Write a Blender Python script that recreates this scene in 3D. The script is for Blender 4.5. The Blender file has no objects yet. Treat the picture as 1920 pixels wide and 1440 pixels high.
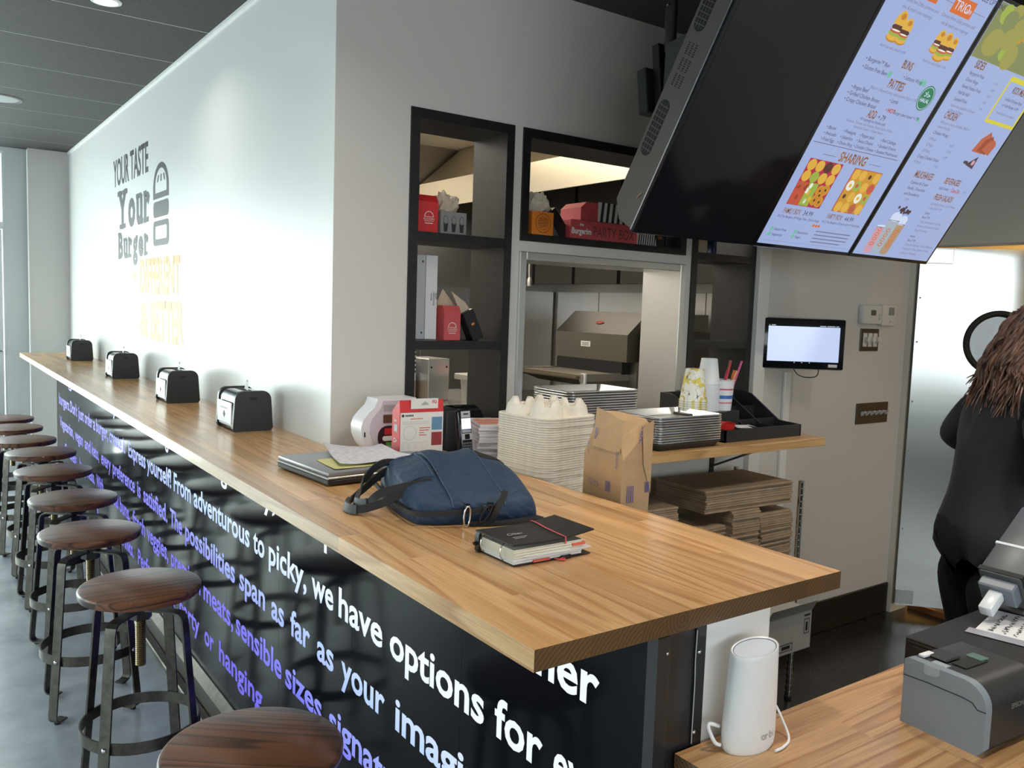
import bpy, bmesh, math, random
from mathutils import Vector, Matrix

RND = random.Random(11)
scene = bpy.context.scene
COL = scene.collection
PI = math.pi

# ------------------------------------------------------------------ camera
cam_d = bpy.data.cameras.new('camera')
cam = bpy.data.objects.new('camera', cam_d)
COL.objects.link(cam)
_r = ((0.81473764, -0.57883517, 0.0339475), (-0.02419074, -0.09242926, -0.99542536), (0.57932495, 0.81018929, -0.08930804))
_right, _down, _fwd = [Vector(a) for a in _r]
_m = Matrix.Identity(4)
for i in range(3):
    _m[i][0] = _right[i]; _m[i][1] = -_down[i]; _m[i][2] = -_fwd[i]
_m.translation = Vector((0, 0, 1.5))
cam.matrix_world = _m
cam_d.sensor_fit = 'HORIZONTAL'; cam_d.sensor_width = 36.0
cam_d.lens = 1588.07 / 1920 * 36.0
cam_d.clip_start = 0.05; cam_d.clip_end = 100
scene.camera = cam

# ------------------------------------------------------------------ world / exposure
w = bpy.data.worlds.new('sky'); scene.world = w; w.use_nodes = True
bg = w.node_tree.nodes['Background']
bg.inputs[0].default_value = (0.80, 0.88, 1.0, 1); bg.inputs[1].default_value = 1.6
vs = scene.view_settings
vs.view_transform = 'Standard'; vs.look = 'None'; vs.gamma = 1.0; vs.exposure = 0.4
try: vs.use_curve_mapping = False
except Exception: pass

def area(name, loc, rot, sx, sy, power, col=(1, 1, 1), spread=None):
    l = bpy.data.lights.new(name, 'AREA'); l.shape = 'RECTANGLE'; l.size = sx; l.size_y = sy
    l.energy = power; l.color = col
    if spread: l.spread = spread
    o = bpy.data.objects.new(name, l); COL.objects.link(o); o.location = loc; o.rotation_euler = rot
    return o
# daylight: bright sky outside the left glazing, the far storefront and the glazing behind the camera
area('sky_outside_left_glazing', (-6.2, 3.7, 3.7), (0, math.radians(-66), 0), 3.4, 9.0, 560, (0.99, 0.985, 0.97))
area('daylight_far_storefront', (-1.35, 7.60, 1.15), (-PI/2, 0, 0), 3.4, 2.0, 165, (1.0, 0.99, 0.96))
area('daylight_front_glazing', (0.2, -3.12, 1.65), (PI/2, 0, 0), 5.0, 1.4, 42, (0.95, 0.98, 1.0))
# kitchen lamps and an added side fill
area('kitchen_ceiling_lamp', (2.1, 4.0, 2.53), (0, 0, 0), 0.6, 1.2, 11, (1.0, 0.86, 0.64))
area('kitchen_side_fill', (1.45, 3.7, 2.53), (0, 0, 0), 0.3, 1.6, 15, (1.0, 0.95, 0.87))  # added fill: lights the left wall so the steel panels reflect brighter
area('hood_lamp', (3.3, 3.9, 2.10), (0, 0, 0), 0.5, 1.2, 2.2, (1.0, 0.94, 0.86))
area('doorway_room_lamp', (5.3, 1.9, 2.50), (0, 0, 0), 0.8, 0.8, 30, (1.0, 0.74, 0.38))

# ------------------------------------------------------------------ mesh helper
class MB:
    def __init__(s): s.v = []; s.f = []; s.m = []
    def add(s, verts, faces, m=0, X=None):
        b = len(s.v)
        if X is not None: verts = [X @ Vector(p) for p in verts]
        s.v += [tuple(p) for p in verts]
        s.f += [tuple(i + b for i in f) for f in faces]; s.m += [m] * len(faces)
        return s
    def box(s, x0, x1, y0, y1, z0, z1, bev=0, m=0, X=None, seg=1):
        if x0 > x1: x0, x1 = x1, x0
        if y0 > y1: y0, y1 = y1, y0
        if z0 > z1: z0, z1 = z1, z0
        if not bev:
            v = [(x0,y0,z0),(x1,y0,z0),(x1,y1,z0),(x0,y1,z0),(x0,y0,z1),(x1,y0,z1),(x1,y1,z1),(x0,y1,z1)]
            f = [(0,3,2,1),(4,5,6,7),(0,1,5,4),(1,2,6,5),(2,3,7,6),(3,0,4,7)]
            return s.add(v, f, m, X)
        bm = bmesh.new(); bmesh.ops.create_cube(bm, size=1)
        for q in bm.verts:
            q.co = ((x0+x1)/2 + q.co.x*(x1-x0), (y0+y1)/2 + q.co.y*(y1-y0), (z0+z1)/2 + q.co.z*(z1-z0))
        bmesh.ops.bevel(bm, geom=list(bm.edges), offset=bev, segments=seg, profile=0.5, affect='EDGES')
        bm.verts.index_update()
        s.add([q.co[:] for q in bm.verts], [[q.index for q in f.verts] for f in bm.faces], m, X)
        bm.free(); return s
    def cyl(s, p0, p1, r0, r1=None, n=16, m=0, caps=True, X=None):
        p0 = Vector(p0); p1 = Vector(p1); r1 = r0 if r1 is None else r1
        d = (p1-p0).normalized(); a = d.orthogonal().normalized(); b = d.cross(a)
        v = []
        for p, r in ((p0, r0), (p1, r1)):
            for i in range(n):
                t = 2*PI*i/n; v.append(p + (a*math.cos(t) + b*math.sin(t))*r)
        f = [(i, (i+1) % n, n+(i+1) % n, n+i) for i in range(n)]
        if caps: f += [tuple(range(n-1, -1, -1)), tuple(range(n, 2*n))]
        return s.add(v, f, m, X)
    def tube(s, pts, r, n=8, closed=False, m=0, X=None):
        pts = [Vector(p) for p in pts]; k = len(pts); rs = r if isinstance(r, (list, tuple)) else [r]*k
        v = []; prev = None
        for i, p in enumerate(pts):
            if closed: t = pts[(i+1) % k] - pts[i-1]
            else: t = pts[min(i+1, k-1)] - pts[max(i-1, 0)]
            t.normalize()
            if prev is None: a = t.orthogonal().normalized()
            else:
                a = prev - t*prev.dot(t)
                a = a.normalized() if a.length > 1e-6 else t.orthogonal().normalized()
            prev = a; b = t.cross(a)
            for j in range(n):
                th = 2*PI*j/n; v.append(p + (a*math.cos(th) + b*math.sin(th))*rs[i])
        f = []
        for i in range(k if closed else k-1):
            i2 = (i+1) % k
            for j in range(n):
                j2 = (j+1) % n; f.append((i*n+j, i*n+j2, i2*n+j2, i2*n+j))
        if not closed: f += [tuple(range(n-1, -1, -1)), tuple(range((k-1)*n, k*n))]
        return s.add(v, f, m, X)
    def strap(s, pts, wdir, width, th, closed=False, m=0, X=None):
        """flat bar swept along pts; wdir = direction of its width (vector or list)"""
        pts = [Vector(p) for p in pts]; k = len(pts); v = []
        for i, p in enumerate(pts):
            if closed: t = pts[(i+1) % k] - pts[i-1]
            else: t = pts[min(i+1, k-1)] - pts[max(i-1, 0)]
            t.normalize(); wd = Vector(wdir[i] if isinstance(wdir, list) else wdir)
            wd = (wd - t*wd.dot(t)).normalized(); nn = t.cross(wd)
            a = wd*width/2; b = nn*th/2
            v += [p-a-b, p+a-b, p+a+b, p-a+b]
        f = []
        for i in range(k if closed else k-1):
            i2 = (i+1) % k
            for j in range(4):
                j2 = (j+1) % 4; f.append((i*4+j, i*4+j2, i2*4+j2, i2*4+j))
        if not closed: f += [(3,2,1,0), tuple(range((k-1)*4, k*4))]
        return s.add(v, f, m, X)
    def lathe(s, prof, n=32, m=0, c=(0, 0, 0), X=None):
        v = []; f = []; k = len(prof)
        for i in range(n):
            t = 2*PI*i/n
            for r, z in prof: v.append((c[0]+r*math.cos(t), c[1]+r*math.sin(t), c[2]+z))
        for i in range(n):
            i2 = (i+1) % n
            for j in range(k-1): f.append((i*k+j, i2*k+j, i2*k+j+1, i*k+j+1))
        return s.add(v, f, m, X)
    def prism(s, poly, axis, a0, a1, m=0, X=None, cap_m=None):
        n = len(poly)
        def mp(u, v_, a): return (a, u, v_) if axis == 'x' else ((u, a, v_) if axis == 'y' else (u, v_, a))
        v = [mp(u, q, a0) for u, q in poly] + [mp(u, q, a1) for u, q in poly]
        s.add(v, [(i, (i+1) % n, n+(i+1) % n, n+i) for i in range(n)], m, X)
        return s.add(v, [tuple(range(n-1, -1, -1)), tuple(range(n, 2*n))], m if cap_m is None else cap_m, X)
    def quad(s, a, b, c, d, m=0, X=None): return s.add([a, b, c, d], [(0, 1, 2, 3)], m, X)
    def flat(s, poly, o, u, v, m=0):
        """flat polygon poly (list of 2d) placed at o with axes u, v"""
        o = Vector(o); u = Vector(u); v = Vector(v)
        return s.add([o+u*a+v*b for a, b in poly], [tuple(range(len(poly)))], m)
    def text(s, t, o, u, v, width=None, height=None, bold=0.0, m=0, align='l', italic=0.0):
        """flat lettering: o = left end of the base line, u = reading direction, v = up; height = size of a capital"""
        vv, ff, wd = glyphs(t, bold)
        if height is None: height = width/wd*CAPH if width else .01
        sy = height/CAPH; sx = width/wd if width else sy
        if align == 'c': o = Vector(o) - Vector(u)*(wd*sx/2)
        if align == 'r': o = Vector(o) - Vector(u)*(wd*sx)
        o = Vector(o); u = Vector(u); v = Vector(v)
        return s.add([o + u*((p[0]+italic*p[1])*sx) + v*(p[1]*sy) for p in vv], ff, m)
    def build(s, name, mats, parent=None, smooth=None, loc=None):
        me = bpy.data.meshes.new(name); me.from_pydata([tuple(p) for p in s.v], [], s.f)
        mats = mats if isinstance(mats, (list, tuple)) else [mats]
        for q in mats: me.materials.append(q)
        if len(mats) > 1:
            for p, i in zip(me.polygons, s.m): p.material_index = i
        if smooth:
            bm = bmesh.new(); bm.from_mesh(me)
            bmesh.ops.remove_doubles(bm, verts=bm.verts, dist=1e-5)
            bmesh.ops.recalc_face_normals(bm, faces=bm.faces); bm.to_mesh(me); bm.free()
            for p in me.polygons: p.use_smooth = True
            me.set_sharp_from_angle(angle=math.radians(smooth if smooth is not True else 40))
        me.update()
        o = bpy.data.objects.new(name, me); COL.objects.link(o)
        if loc: o.location = loc
        if parent: o.parent = parent
        return o

CAPH = 0.70
_gl = {}
def glyphs(t, bold=0.0):
    k = (t, round(bold, 4))
    if k in _gl: return _gl[k]
    c = bpy.data.curves.new('t', 'FONT'); c.body = t; c.size = 1.0; c.resolution_u = 3; c.offset = bold; c.fill_mode = 'FRONT'
    o = bpy.data.objects.new('t', c); me = bpy.data.meshes.new_from_object(o)
    vv = [(q.co.x, q.co.y) for q in me.vertices]; ff = [tuple(p.vertices) for p in me.polygons]
    bpy.data.objects.remove(o); bpy.data.curves.remove(c); bpy.data.meshes.remove(me)
    x0 = min([p[0] for p in vv] or [0]); x1 = max([p[0] for p in vv] or [1])
    _gl[k] = ([(a-x0, b) for a, b in vv], ff, x1-x0)
    return _gl[k]

def split_build(q, mats, parent, rest, regions):
    """build q as one part per picture region (name, u0, u1, v0, v1) and one part for the rest; lettering materials stay in the rest"""
    bins = [MB() for _ in regions]; rb_ = MB()
    for f_, m_ in zip(q.f, q.m):
        cx_ = sum(q.v[i][0] for i in f_)/len(f_); cy_ = sum(q.v[i][1] for i in f_)/len(f_); tgt = rb_
        for (nm_, a, b_, c_, d_), bn in zip(regions, bins):
            if a <= cx_ <= b_ and c_ <= cy_ <= d_: tgt = bn; break
        tgt.add([q.v[i] for i in f_], [tuple(range(len(f_)))], m_)
    for (nm_, *_x), bn in zip(regions, bins):
        if bn.f: bn.build(nm_, mats, parent)
    if rb_.f: rb_.build(rest, mats, parent)

def thing(name, label, cat, loc=(0, 0, 0), rz=0.0, group=None):
    o = bpy.data.objects.new(name, None); COL.objects.link(o); o.empty_display_size = 0.05
    o.location = loc; o.rotation_euler = (0, 0, rz)
    return tag(o, label, cat, group)
def tag(o, label, cat, group=None):
    o['label'] = label; o['category'] = cat
    if group: o['group'] = group
    return o
def struct(o): o['kind'] = 'structure'; return o
def dup(root, loc=None, rz=None, label=None, group=None, parent=None):
    r = root.copy(); COL.objects.link(r)
    if parent is not None: r.parent = parent
    if loc is not None: r.location = loc
    if rz is not None: r.rotation_euler = (0, 0, rz)
    if label: r['label'] = label
    if group: r['group'] = group
    for ch in list(root.children):
        c = ch.copy(); COL.objects.link(c); c.parent = r
        for g in list(ch.children):
            d = g.copy(); COL.objects.link(d); d.parent = c
    return r

# ------------------------------------------------------------------ materials
MAT = {}
def pm(name, col, rough=0.5, metal=0.0, spec=0.5, emit=None, es=0.0, coat=0.0, bump=None, var=None, aniso=0.0, sheen=0.0, trans=0.0, alpha=1.0, sss=0.0):
    """procedural principled material; var=(scale, amount) colour mottling, bump=(scale, strength)"""
    if name in MAT: return MAT[name]
    m = bpy.data.materials.new(name); m.use_nodes = True; nt = m.node_tree; b = nt.nodes['Principled BSDF']
    b.inputs['Base Color'].default_value = (*col, 1); b.inputs['Roughness'].default_value = rough
    b.inputs['Metallic'].default_value = metal; b.inputs['Specular IOR Level'].default_value = spec
    b.inputs['Coat Weight'].default_value = coat; b.inputs['Coat Roughness'].default_value = 0.08
    b.inputs['Anisotropic'].default_value = aniso; b.inputs['Sheen Weight'].default_value = sheen
    b.inputs['Transmission Weight'].default_value = trans; b.inputs['Alpha'].default_value = alpha
    if sss: b.inputs['Subsurface Weight'].default_value = sss; b.inputs['Subsurface Radius'].default_value = (0.01, 0.004, 0.002)
    if emit: b.inputs['Emission Color'].default_value = (*emit, 1); b.inputs['Emission Strength'].default_value = es
    tc = None
    if bump or var: tc = nt.nodes.new('ShaderNodeTexCoord')
    if var:
        n = nt.nodes.new('ShaderNodeTexNoise'); n.inputs['Scale'].default_value = var[0]; n.inputs['Detail'].default_value = 6
        nt.links.new(tc.outputs['Object'], n.inputs['Vector'])
        r = nt.nodes.new('ShaderNodeValToRGB'); a = var[1]
        r.color_ramp.elements[0].position = 0.3; r.color_ramp.elements[1].position = 0.7
        r.color_ramp.elements[0].color = tuple(max(0, c*(1-a)) for c in col) + (1,)
        r.color_ramp.elements[1].color = tuple(min(1, c*(1+a)) for c in col) + (1,)
        nt.links.new(n.outputs['Fac'], r.inputs['Fac']); nt.links.new(r.outputs['Color'], b.inputs['Base Color'])
    if bump:
        n = nt.nodes.new('ShaderNodeTexNoise'); n.inputs['Scale'].default_value = bump[0]; n.inputs['Detail'].default_value = 4
        nt.links.new(tc.outputs['Object'], n.inputs['Vector'])
        bp = nt.nodes.new('ShaderNodeBump'); bp.inputs['Strength'].default_value = bump[1]; bp.inputs['Distance'].default_value = 0.002
        nt.links.new(n.outputs['Fac'], bp.inputs['Height']); nt.links.new(bp.outputs['Normal'], b.inputs['Normal'])
    MAT[name] = m; return m

def wood(name, c_dark, c_mid, c_light, axis=1, rough=0.28, coat=0.3, vary=0.5, ring=26.0, fine=1.0):
    m = bpy.data.materials.new(name); m.use_nodes = True; nt = m.node_tree; N = nt.nodes.new; L = nt.links.new
    b = nt.nodes['Principled BSDF']; b.inputs['Roughness'].default_value = rough
    b.inputs['Coat Weight'].default_value = coat; b.inputs['Coat Roughness'].default_value = 0.12
    tc = N('ShaderNodeTexCoord'); oi = N('ShaderNodeObjectInfo')
    mul = N('ShaderNodeVectorMath'); mul.operation = 'SCALE'; mul.inputs[0].default_value = (3.7, 11.3, 5.1); L(oi.outputs['Random'], mul.inputs['Scale'])
    ad = N('ShaderNodeVectorMath'); ad.operation = 'ADD'; L(tc.outputs['Object'], ad.inputs[0]); L(mul.outputs[0], ad.inputs[1])
    mp = N('ShaderNodeMapping'); sc = [ring]*3; sc[axis] = ring*0.055; mp.inputs['Scale'].default_value = sc; L(ad.outputs[0], mp.inputs['Vector'])
    n1 = N('ShaderNodeTexNoise'); n1.inputs['Scale'].default_value = 0.55; n1.inputs['Detail'].default_value = 1.5; L(mp.outputs[0], n1.inputs['Vector'])
    mm = N('ShaderNodeMath'); mm.operation = 'MULTIPLY'; mm.inputs[1].default_value = 9.0; L(n1.outputs['Fac'], mm.inputs[0])
    fr = N('ShaderNodeMath'); fr.operation = 'FRACT'; L(mm.outputs[0], fr.inputs[0])
    rr = N('ShaderNodeValToRGB'); cr = rr.color_ramp
    cr.elements[0].position = 0.0; cr.elements[0].color = (*c_light, 1); cr.elements[1].position = 1.0; cr.elements[1].color = (*c_light, 1)
    e = cr.elements.new(0.55); e.color = (*c_mid, 1); e = cr.elements.new(0.86); e.color = (*c_dark, 1)
    L(fr.outputs[0], rr.inputs['Fac'])
    mp2 = N('ShaderNodeMapping'); sc = [420*fine]*3; sc[axis] = 9*fine; mp2.inputs['Scale'].default_value = sc; L(ad.outputs[0], mp2.inputs['Vector'])
    n2 = N('ShaderNodeTexNoise'); n2.inputs['Scale'].default_value = 1.0; n2.inputs['Detail'].default_value = 3; L(mp2.outputs[0], n2.inputs['Vector'])
    r2 = N('ShaderNodeMapRange'); r2.inputs[1].default_value = 0.3; r2.inputs[2].default_value = 0.7; r2.inputs[3].default_value = 0.78; r2.inputs[4].default_value = 1.08; L(n2.outputs['Fac'], r2.inputs[0])
    mx = N('ShaderNodeMix'); mx.data_type = 'RGBA'; mx.blend_type = 'MULTIPLY'; mx.inputs[0].default_value = 1.0
    L(rr.outputs['Color'], mx.inputs[6]); L(r2.outputs[0], mx.inputs[7])
    hs = N('ShaderNodeHueSaturation'); L(mx.outputs[2], hs.inputs['Color'])
    vr = N('ShaderNodeMapRange'); vr.inputs[3].default_value = 1-0.45*vary; vr.inputs[4].default_value = 1+0.30*vary; L(oi.outputs['Random'], vr.inputs[0]); L(vr.outputs[0], hs.inputs['Value'])
    # sawn ends: tight growth rings, darker
    ge = N('ShaderNodeNewGeometry'); sp = N('ShaderNodeSeparateXYZ'); L(ge.outputs['Normal'], sp.inputs[0])
    ab = N('ShaderNodeMath'); ab.operation = 'ABSOLUTE'; L(sp.outputs[axis], ab.inputs[0])
    gt = N('ShaderNodeMath'); gt.operation = 'GREATER_THAN'; gt.inputs[1].default_value = 0.8; L(ab.outputs[0], gt.inputs[0])
    ctr = N('ShaderNodeVectorMath'); ctr.operation = 'SCALE'; ctr.inputs[0].default_value = (0.11, 0.11, -0.13); L(oi.outputs['Random'], ctr.inputs['Scale'])
    sb = N('ShaderNodeVectorMath'); sb.operation = 'SUBTRACT'; L(tc.outputs['Object'], sb.inputs[0]); L(ctr.outputs[0], sb.inputs[1])
    flt = N('ShaderNodeVectorMath'); flt.operation = 'MULTIPLY'; fv = [1.0]*3; fv[axis] = 0.0; flt.inputs[1].default_value = fv; L(sb.outputs[0], flt.inputs[0])
    ln = N('ShaderNodeVectorMath'); ln.operation = 'LENGTH'; L(flt.outputs[0], ln.inputs[0])
    m3 = N('ShaderNodeMath'); m3.operation = 'MULTIPLY'; m3.inputs[1].default_value = 150.0; L(ln.outputs['Value'], m3.inputs[0])
    f3 = N('ShaderNodeMath'); f3.operation = 'FRACT'; L(m3.outputs[0], f3.inputs[0])
    r3 = N('ShaderNodeValToRGB'); r3.color_ramp.elements[0].color = tuple(c*0.24 for c in c_mid)+(1,); r3.color_ramp.elements[1].color = tuple(c*0.13 for c in c_dark)+(1,); L(f3.outputs[0], r3.inputs[0])
    h3 = N('ShaderNodeHueSaturation'); L(r3.outputs['Color'], h3.inputs['Color']); L(vr.outputs[0], h3.inputs['Value'])
    me_ = N('ShaderNodeMix'); me_.data_type = 'RGBA'; L(gt.outputs[0], me_.inputs[0]); L(hs.outputs['Color'], me_.inputs[6]); L(h3.outputs['Color'], me_.inputs[7])
    L(me_.outputs[2], b.inputs['Base Color'])
    bp = N('ShaderNodeBump'); bp.inputs['Strength'].default_value = 0.06; bp.inputs['Distance'].default_value = 0.001; L(n2.outputs['Fac'], bp.inputs['Height']); L(bp.outputs['Normal'], b.inputs['Normal'])
    MAT[name] = m; return m

def steel(name, col=(0.62, 0.62, 0.60), rough=0.30, axis=0, streak=0.05):
    m = bpy.data.materials.new(name); m.use_nodes = True; nt = m.node_tree; N = nt.nodes.new; L = nt.links.new
    b = nt.nodes['Principled BSDF']; b.inputs['Base Color'].default_value = (*col, 1); b.inputs['Metallic'].default_value = 1.0
    tc = N('ShaderNodeTexCoord'); mp = N('ShaderNodeMapping'); sc = [90.0]*3; sc[axis] = 1.0; mp.inputs['Scale'].default_value = sc; L(tc.outputs['Object'], mp.inputs['Vector'])
    n = N('ShaderNodeTexNoise'); n.inputs['Scale'].default_value = 1; L(mp.outputs[0], n.inputs['Vector'])
    r = N('ShaderNodeMapRange'); r.inputs[3].default_value = rough-streak/2; r.inputs[4].default_value = rough+streak/2; L(n.outputs['Fac'], r.inputs[0]); L(r.outputs[0], b.inputs['Roughness'])
    n2 = N('ShaderNodeTexNoise'); n2.inputs['Scale'].default_value = 2.2; n2.inputs['Detail'].default_value = 0; L(tc.outputs['Object'], n2.inputs['Vector'])
    bp = N('ShaderNodeBump'); bp.inputs['Strength'].default_value = 0.12; bp.inputs['Distance'].default_value = 0.02; L(n2.outputs['Fac'], bp.inputs['Height']); L(bp.outputs['Normal'], b.inputs['Normal'])
    MAT[name] = m; return m

def emis(name, col, st=1.0):
    if name in MAT: return MAT[name]
    m = bpy.data.materials.new(name); m.use_nodes = True; nt = m.node_tree; b = nt.nodes['Principled BSDF']
    b.inputs['Base Color'].default_value = (0.01, 0.01, 0.012, 1); b.inputs['Roughness'].default_value = 0.15
    b.inputs['Emission Color'].default_value = (*col, 1); b.inputs['Emission Strength'].default_value = st
    MAT[name] = m; return m

def glass(name, tint=(0.9, 0.97, 0.95), gl=0.08):
    m = bpy.data.materials.new(name); m.use_nodes = True; nt = m.node_tree
    for n in list(nt.nodes):
        if n.type == 'BSDF_PRINCIPLED': nt.nodes.remove(n)
    out = [n for n in nt.nodes if n.type == 'OUTPUT_MATERIAL'][0]
    t = nt.nodes.new('ShaderNodeBsdfTransparent'); t.inputs[0].default_value = (*tint, 1)
    g = nt.nodes.new('ShaderNodeBsdfGlossy'); g.inputs['Roughness'].default_value = 0.02
    x = nt.nodes.new('ShaderNodeMixShader'); x.inputs[0].default_value = gl
    nt.links.new(t.outputs[0], x.inputs[1]); nt.links.new(g.outputs[0], x.inputs[2]); nt.links.new(x.outputs[0], out.inputs['Surface'])
    MAT[name] = m; return m

def srgb(r, g, b):
    f = lambda c: (c/255/12.92) if c/255 <= 0.04045 else ((c/255+0.055)/1.055)**2.4
    return (f(r), f(g), f(b))

white_paint = pm('white_paint', (0.78, 0.775, 0.76), 0.32, spec=0.38, bump=(220, 0.05))
gray_paint = pm('greige_paint', (0.66, 0.635, 0.60), 0.45, bump=(220, 0.05))
trim_white = pm('trim_white', (0.82, 0.82, 0.80), 0.4)
ceil_black = pm('ceiling_charcoal', (0.048, 0.047, 0.046), 0.75, var=(90, 0.25))
seam_gray = pm('seam_gray', (0.62, 0.63, 0.63), 0.5)
black_paint = pm('black_paint', (0.012, 0.012, 0.012), 0.35, var=(30, 0.4))
black_plastic = pm('black_plastic', (0.02, 0.021, 0.023), 0.38, bump=(500, 0.04))
black_gloss = pm('black_gloss', (0.008, 0.009, 0.012), 0.09)
chrome = pm('chrome', (0.75, 0.75, 0.75), 0.12, metal=1.0)
gunmetal = pm('gunmetal', (0.115, 0.105, 0.09), 0.40, metal=0.9, var=(40, 0.25))
rubber = pm('rubber', (0.012, 0.012, 0.012), 0.7)
alum = pm('aluminium', (0.74, 0.75, 0.76), 0.27, metal=1.0, bump=(80, 0.05))
SS = steel('stainless', (0.72, 0.72, 0.71), 0.30)
SSd = steel('stainless_dull', (0.50, 0.49, 0.46), 0.36)
kraft = pm('kraft_paper', (0.50, 0.32, 0.17), 0.8, var=(14, 0.10), bump=(60, 0.2))
kraft_dark = pm('kraft_bag_paper', (0.36, 0.26, 0.17), 0.85, var=(20, 0.15), bump=(60, 0.25))
pulp = pm('moulded_pulp', (0.78, 0.72, 0.62), 0.9, var=(60, 0.07), bump=(260, 0.35))
paper = pm('white_paper', (0.82, 0.82, 0.84), 0.7)
red_card = pm('red_card', (0.62, 0.025, 0.03), 0.45)
pink_card = pm('pink_card', (0.60, 0.09, 0.10), 0.5, var=(9, 0.15))
ink = pm('black_ink', (0.02, 0.02, 0.022), 0.6)
bar_wood = wood('bar_butcher_block', srgb(190, 138, 86), srgb(214, 166, 112), srgb(222, 178, 126), axis=1, vary=0.5, ring=17, coat=0.18)
low_wood = wood('counter_butcher_block', srgb(176, 126, 80), srgb(204, 158, 108), srgb(214, 170, 120), axis=0, vary=0.45, ring=17)
ledge_wood = wood('ledge_wood', srgb(180, 136, 84), srgb(200, 158, 104), srgb(208, 168, 116), axis=0, vary=0.1, coat=0.15, rough=0.4)
seat_wood = wood('stool_walnut', srgb(58, 32, 20), srgb(112, 68, 44), srgb(126, 80, 54), axis=0, vary=0.40, ring=22, coat=0.2, rough=0.36)
# ------------------------------------------------------------------ room structure
XL, XW, XR = 0.636, 1.0146, 1.294
YN, YK, YF, YE = 0.8207, 2.338, 6.865, 7.26
ZC, ZH, ZL, ZLED = 1.07, 2.55, 0.857, 1.047
YKB = 2.53
XRW = 4.10

def concrete(name, c0, c1, rough=0.22):
    m = bpy.data.materials.new(name); m.use_nodes = True; nt = m.node_tree; N = nt.nodes.new; L = nt.links.new
    b = nt.nodes['Principled BSDF']
    tc = N('ShaderNodeTexCoord'); n = N('ShaderNodeTexNoise'); n.inputs['Scale'].default_value = 2.6; n.inputs['Detail'].default_value = 8; n.inputs['Roughness'].default_value = 0.65
    L(tc.outputs['Object'], n.inputs['Vector'])
    r = N('ShaderNodeValToRGB'); r.color_ramp.elements[0].position = 0.32; r.color_ramp.elements[1].position = 0.70
    r.color_ramp.elements[0].color = (*c0, 1); r.color_ramp.elements[1].color = (*c1, 1); L(n.outputs['Fac'], r.inputs['Fac']); L(r.outputs['Color'], b.inputs['Base Color'])
    mr = N('ShaderNodeMapRange'); mr.inputs[3].default_value = rough-0.08; mr.inputs[4].default_value = rough+0.12; L(n.outputs['Fac'], mr.inputs[0]); L(mr.outputs[0], b.inputs['Roughness'])
    return m
floor_m = concrete('polished_concrete', srgb(150, 156, 162), srgb(190, 196, 202))
floor_dark = concrete('dark_floor', (0.008, 0.008, 0.009), (0.022, 0.021, 0.020), 0.25)
o = struct(MB().box(-3.5, 0.93, -3.2, 7.42, -0.06, 0).build('floor', floor_m))
struct(MB().box(0.93, XRW+0.15, -3.2, 2.43, -0.06, 0).build('floor_service', floor_dark))
struct(MB().box(1.10, 4.25, 2.43, 5.15, -0.06, 0).build('floor_kitchen', floor_dark))
struct(MB().box(XRW+0.15, 6.2, 0.3, 3.2, -0.06, 0).build('floor_back_room', floor_dark))

# ceiling: one backing slab with charcoal panels and pale seams
ceil = struct(MB().box(-3.5, 6.2, -3.2, 7.42, ZH+0.012, ZH+0.06).build('ceiling', ceil_black))
y = 3.569 - 12*0.552
k = 0
while y < 7.4:
    y0, y1 = max(y, -3.2), min(y+0.552, 7.42)
    pieces = [(-3.5, XW-0.002)] if y0 > 2.2 else ([(-3.5, XRW)] if y1 < 2.338 else [(-3.5, XW-0.002)])
    for xa, xb in pieces:
        MB().box(xa, xb, y0+0.005, y1-0.005, ZH, ZH+0.012).build('ceiling_panel', ceil_black, ceil)
        MB().box(xa, xb, y1-0.005, y1+0.005, ZH+0.001, ZH+0.012).build('ceiling_seam', seam_gray, ceil)
    if y0 < 2.338 < y1:
        MB().box(XW, XRW, y0+0.004, 2.338, ZH, ZH+0.012).build('ceiling_panel', ceil_black, ceil)
    y += 0.552; k += 1
kc = pm('kitchen_ceiling_paint', (0.72, 0.66, 0.54), 0.6)
MB().box(1.10, 4.25, YKB, 5.15, ZH, ZH+0.012).build('ceiling_panel', kc, ceil)
MB().box(XRW+0.15, 6.2, 0.3, 3.2, ZH, ZH+0.012).build('ceiling_panel', kc, ceil)

# white lettered wall, greige service wall with four openings
struct(MB().box(XW, 1.10, YK+0.004, YE, 0, ZH).build('wall_left', white_paint))
wb = MB()
wb.box(XW, 1.26, YK, YK+0.0038, 0, ZH).box(1.1005, 1.26, YK+0.0038, YKB, 0, ZH)
OP = [(1.26, 1.647, [(1.10, 2.10)]), (1.682, 2.482, [(ZLED, 1.692), (1.727, 2.10)]), (2.518, 2.904, [(1.10, 2.10)])]
xx = 1.26
for xa, xb, hs in OP:
    if xa > xx: wb.box(xx, xa, YK, YKB, 0, ZH)
    z = 0
    for ha, hb in hs: wb.box(xa, xb, YK, YKB, z, ha); z = hb
    wb.box(xa, xb, YK, YKB, z, ZH); xx = xb
wb.box(xx, XRW, YK, YKB, 0, ZH)
struct(wb.build('wall_back', gray_paint))
struct(MB().box(2.906, 2.976, YK-0.028, YK, 0, ZH, 0.002).build('trim_1', pm('trim_greige', (0.76, 0.74, 0.70), 0.45)))
struct(MB().box(XW-0.010, XW, YK, YE, ZH-0.012, ZH).build('trim_2', trim_white))
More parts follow.
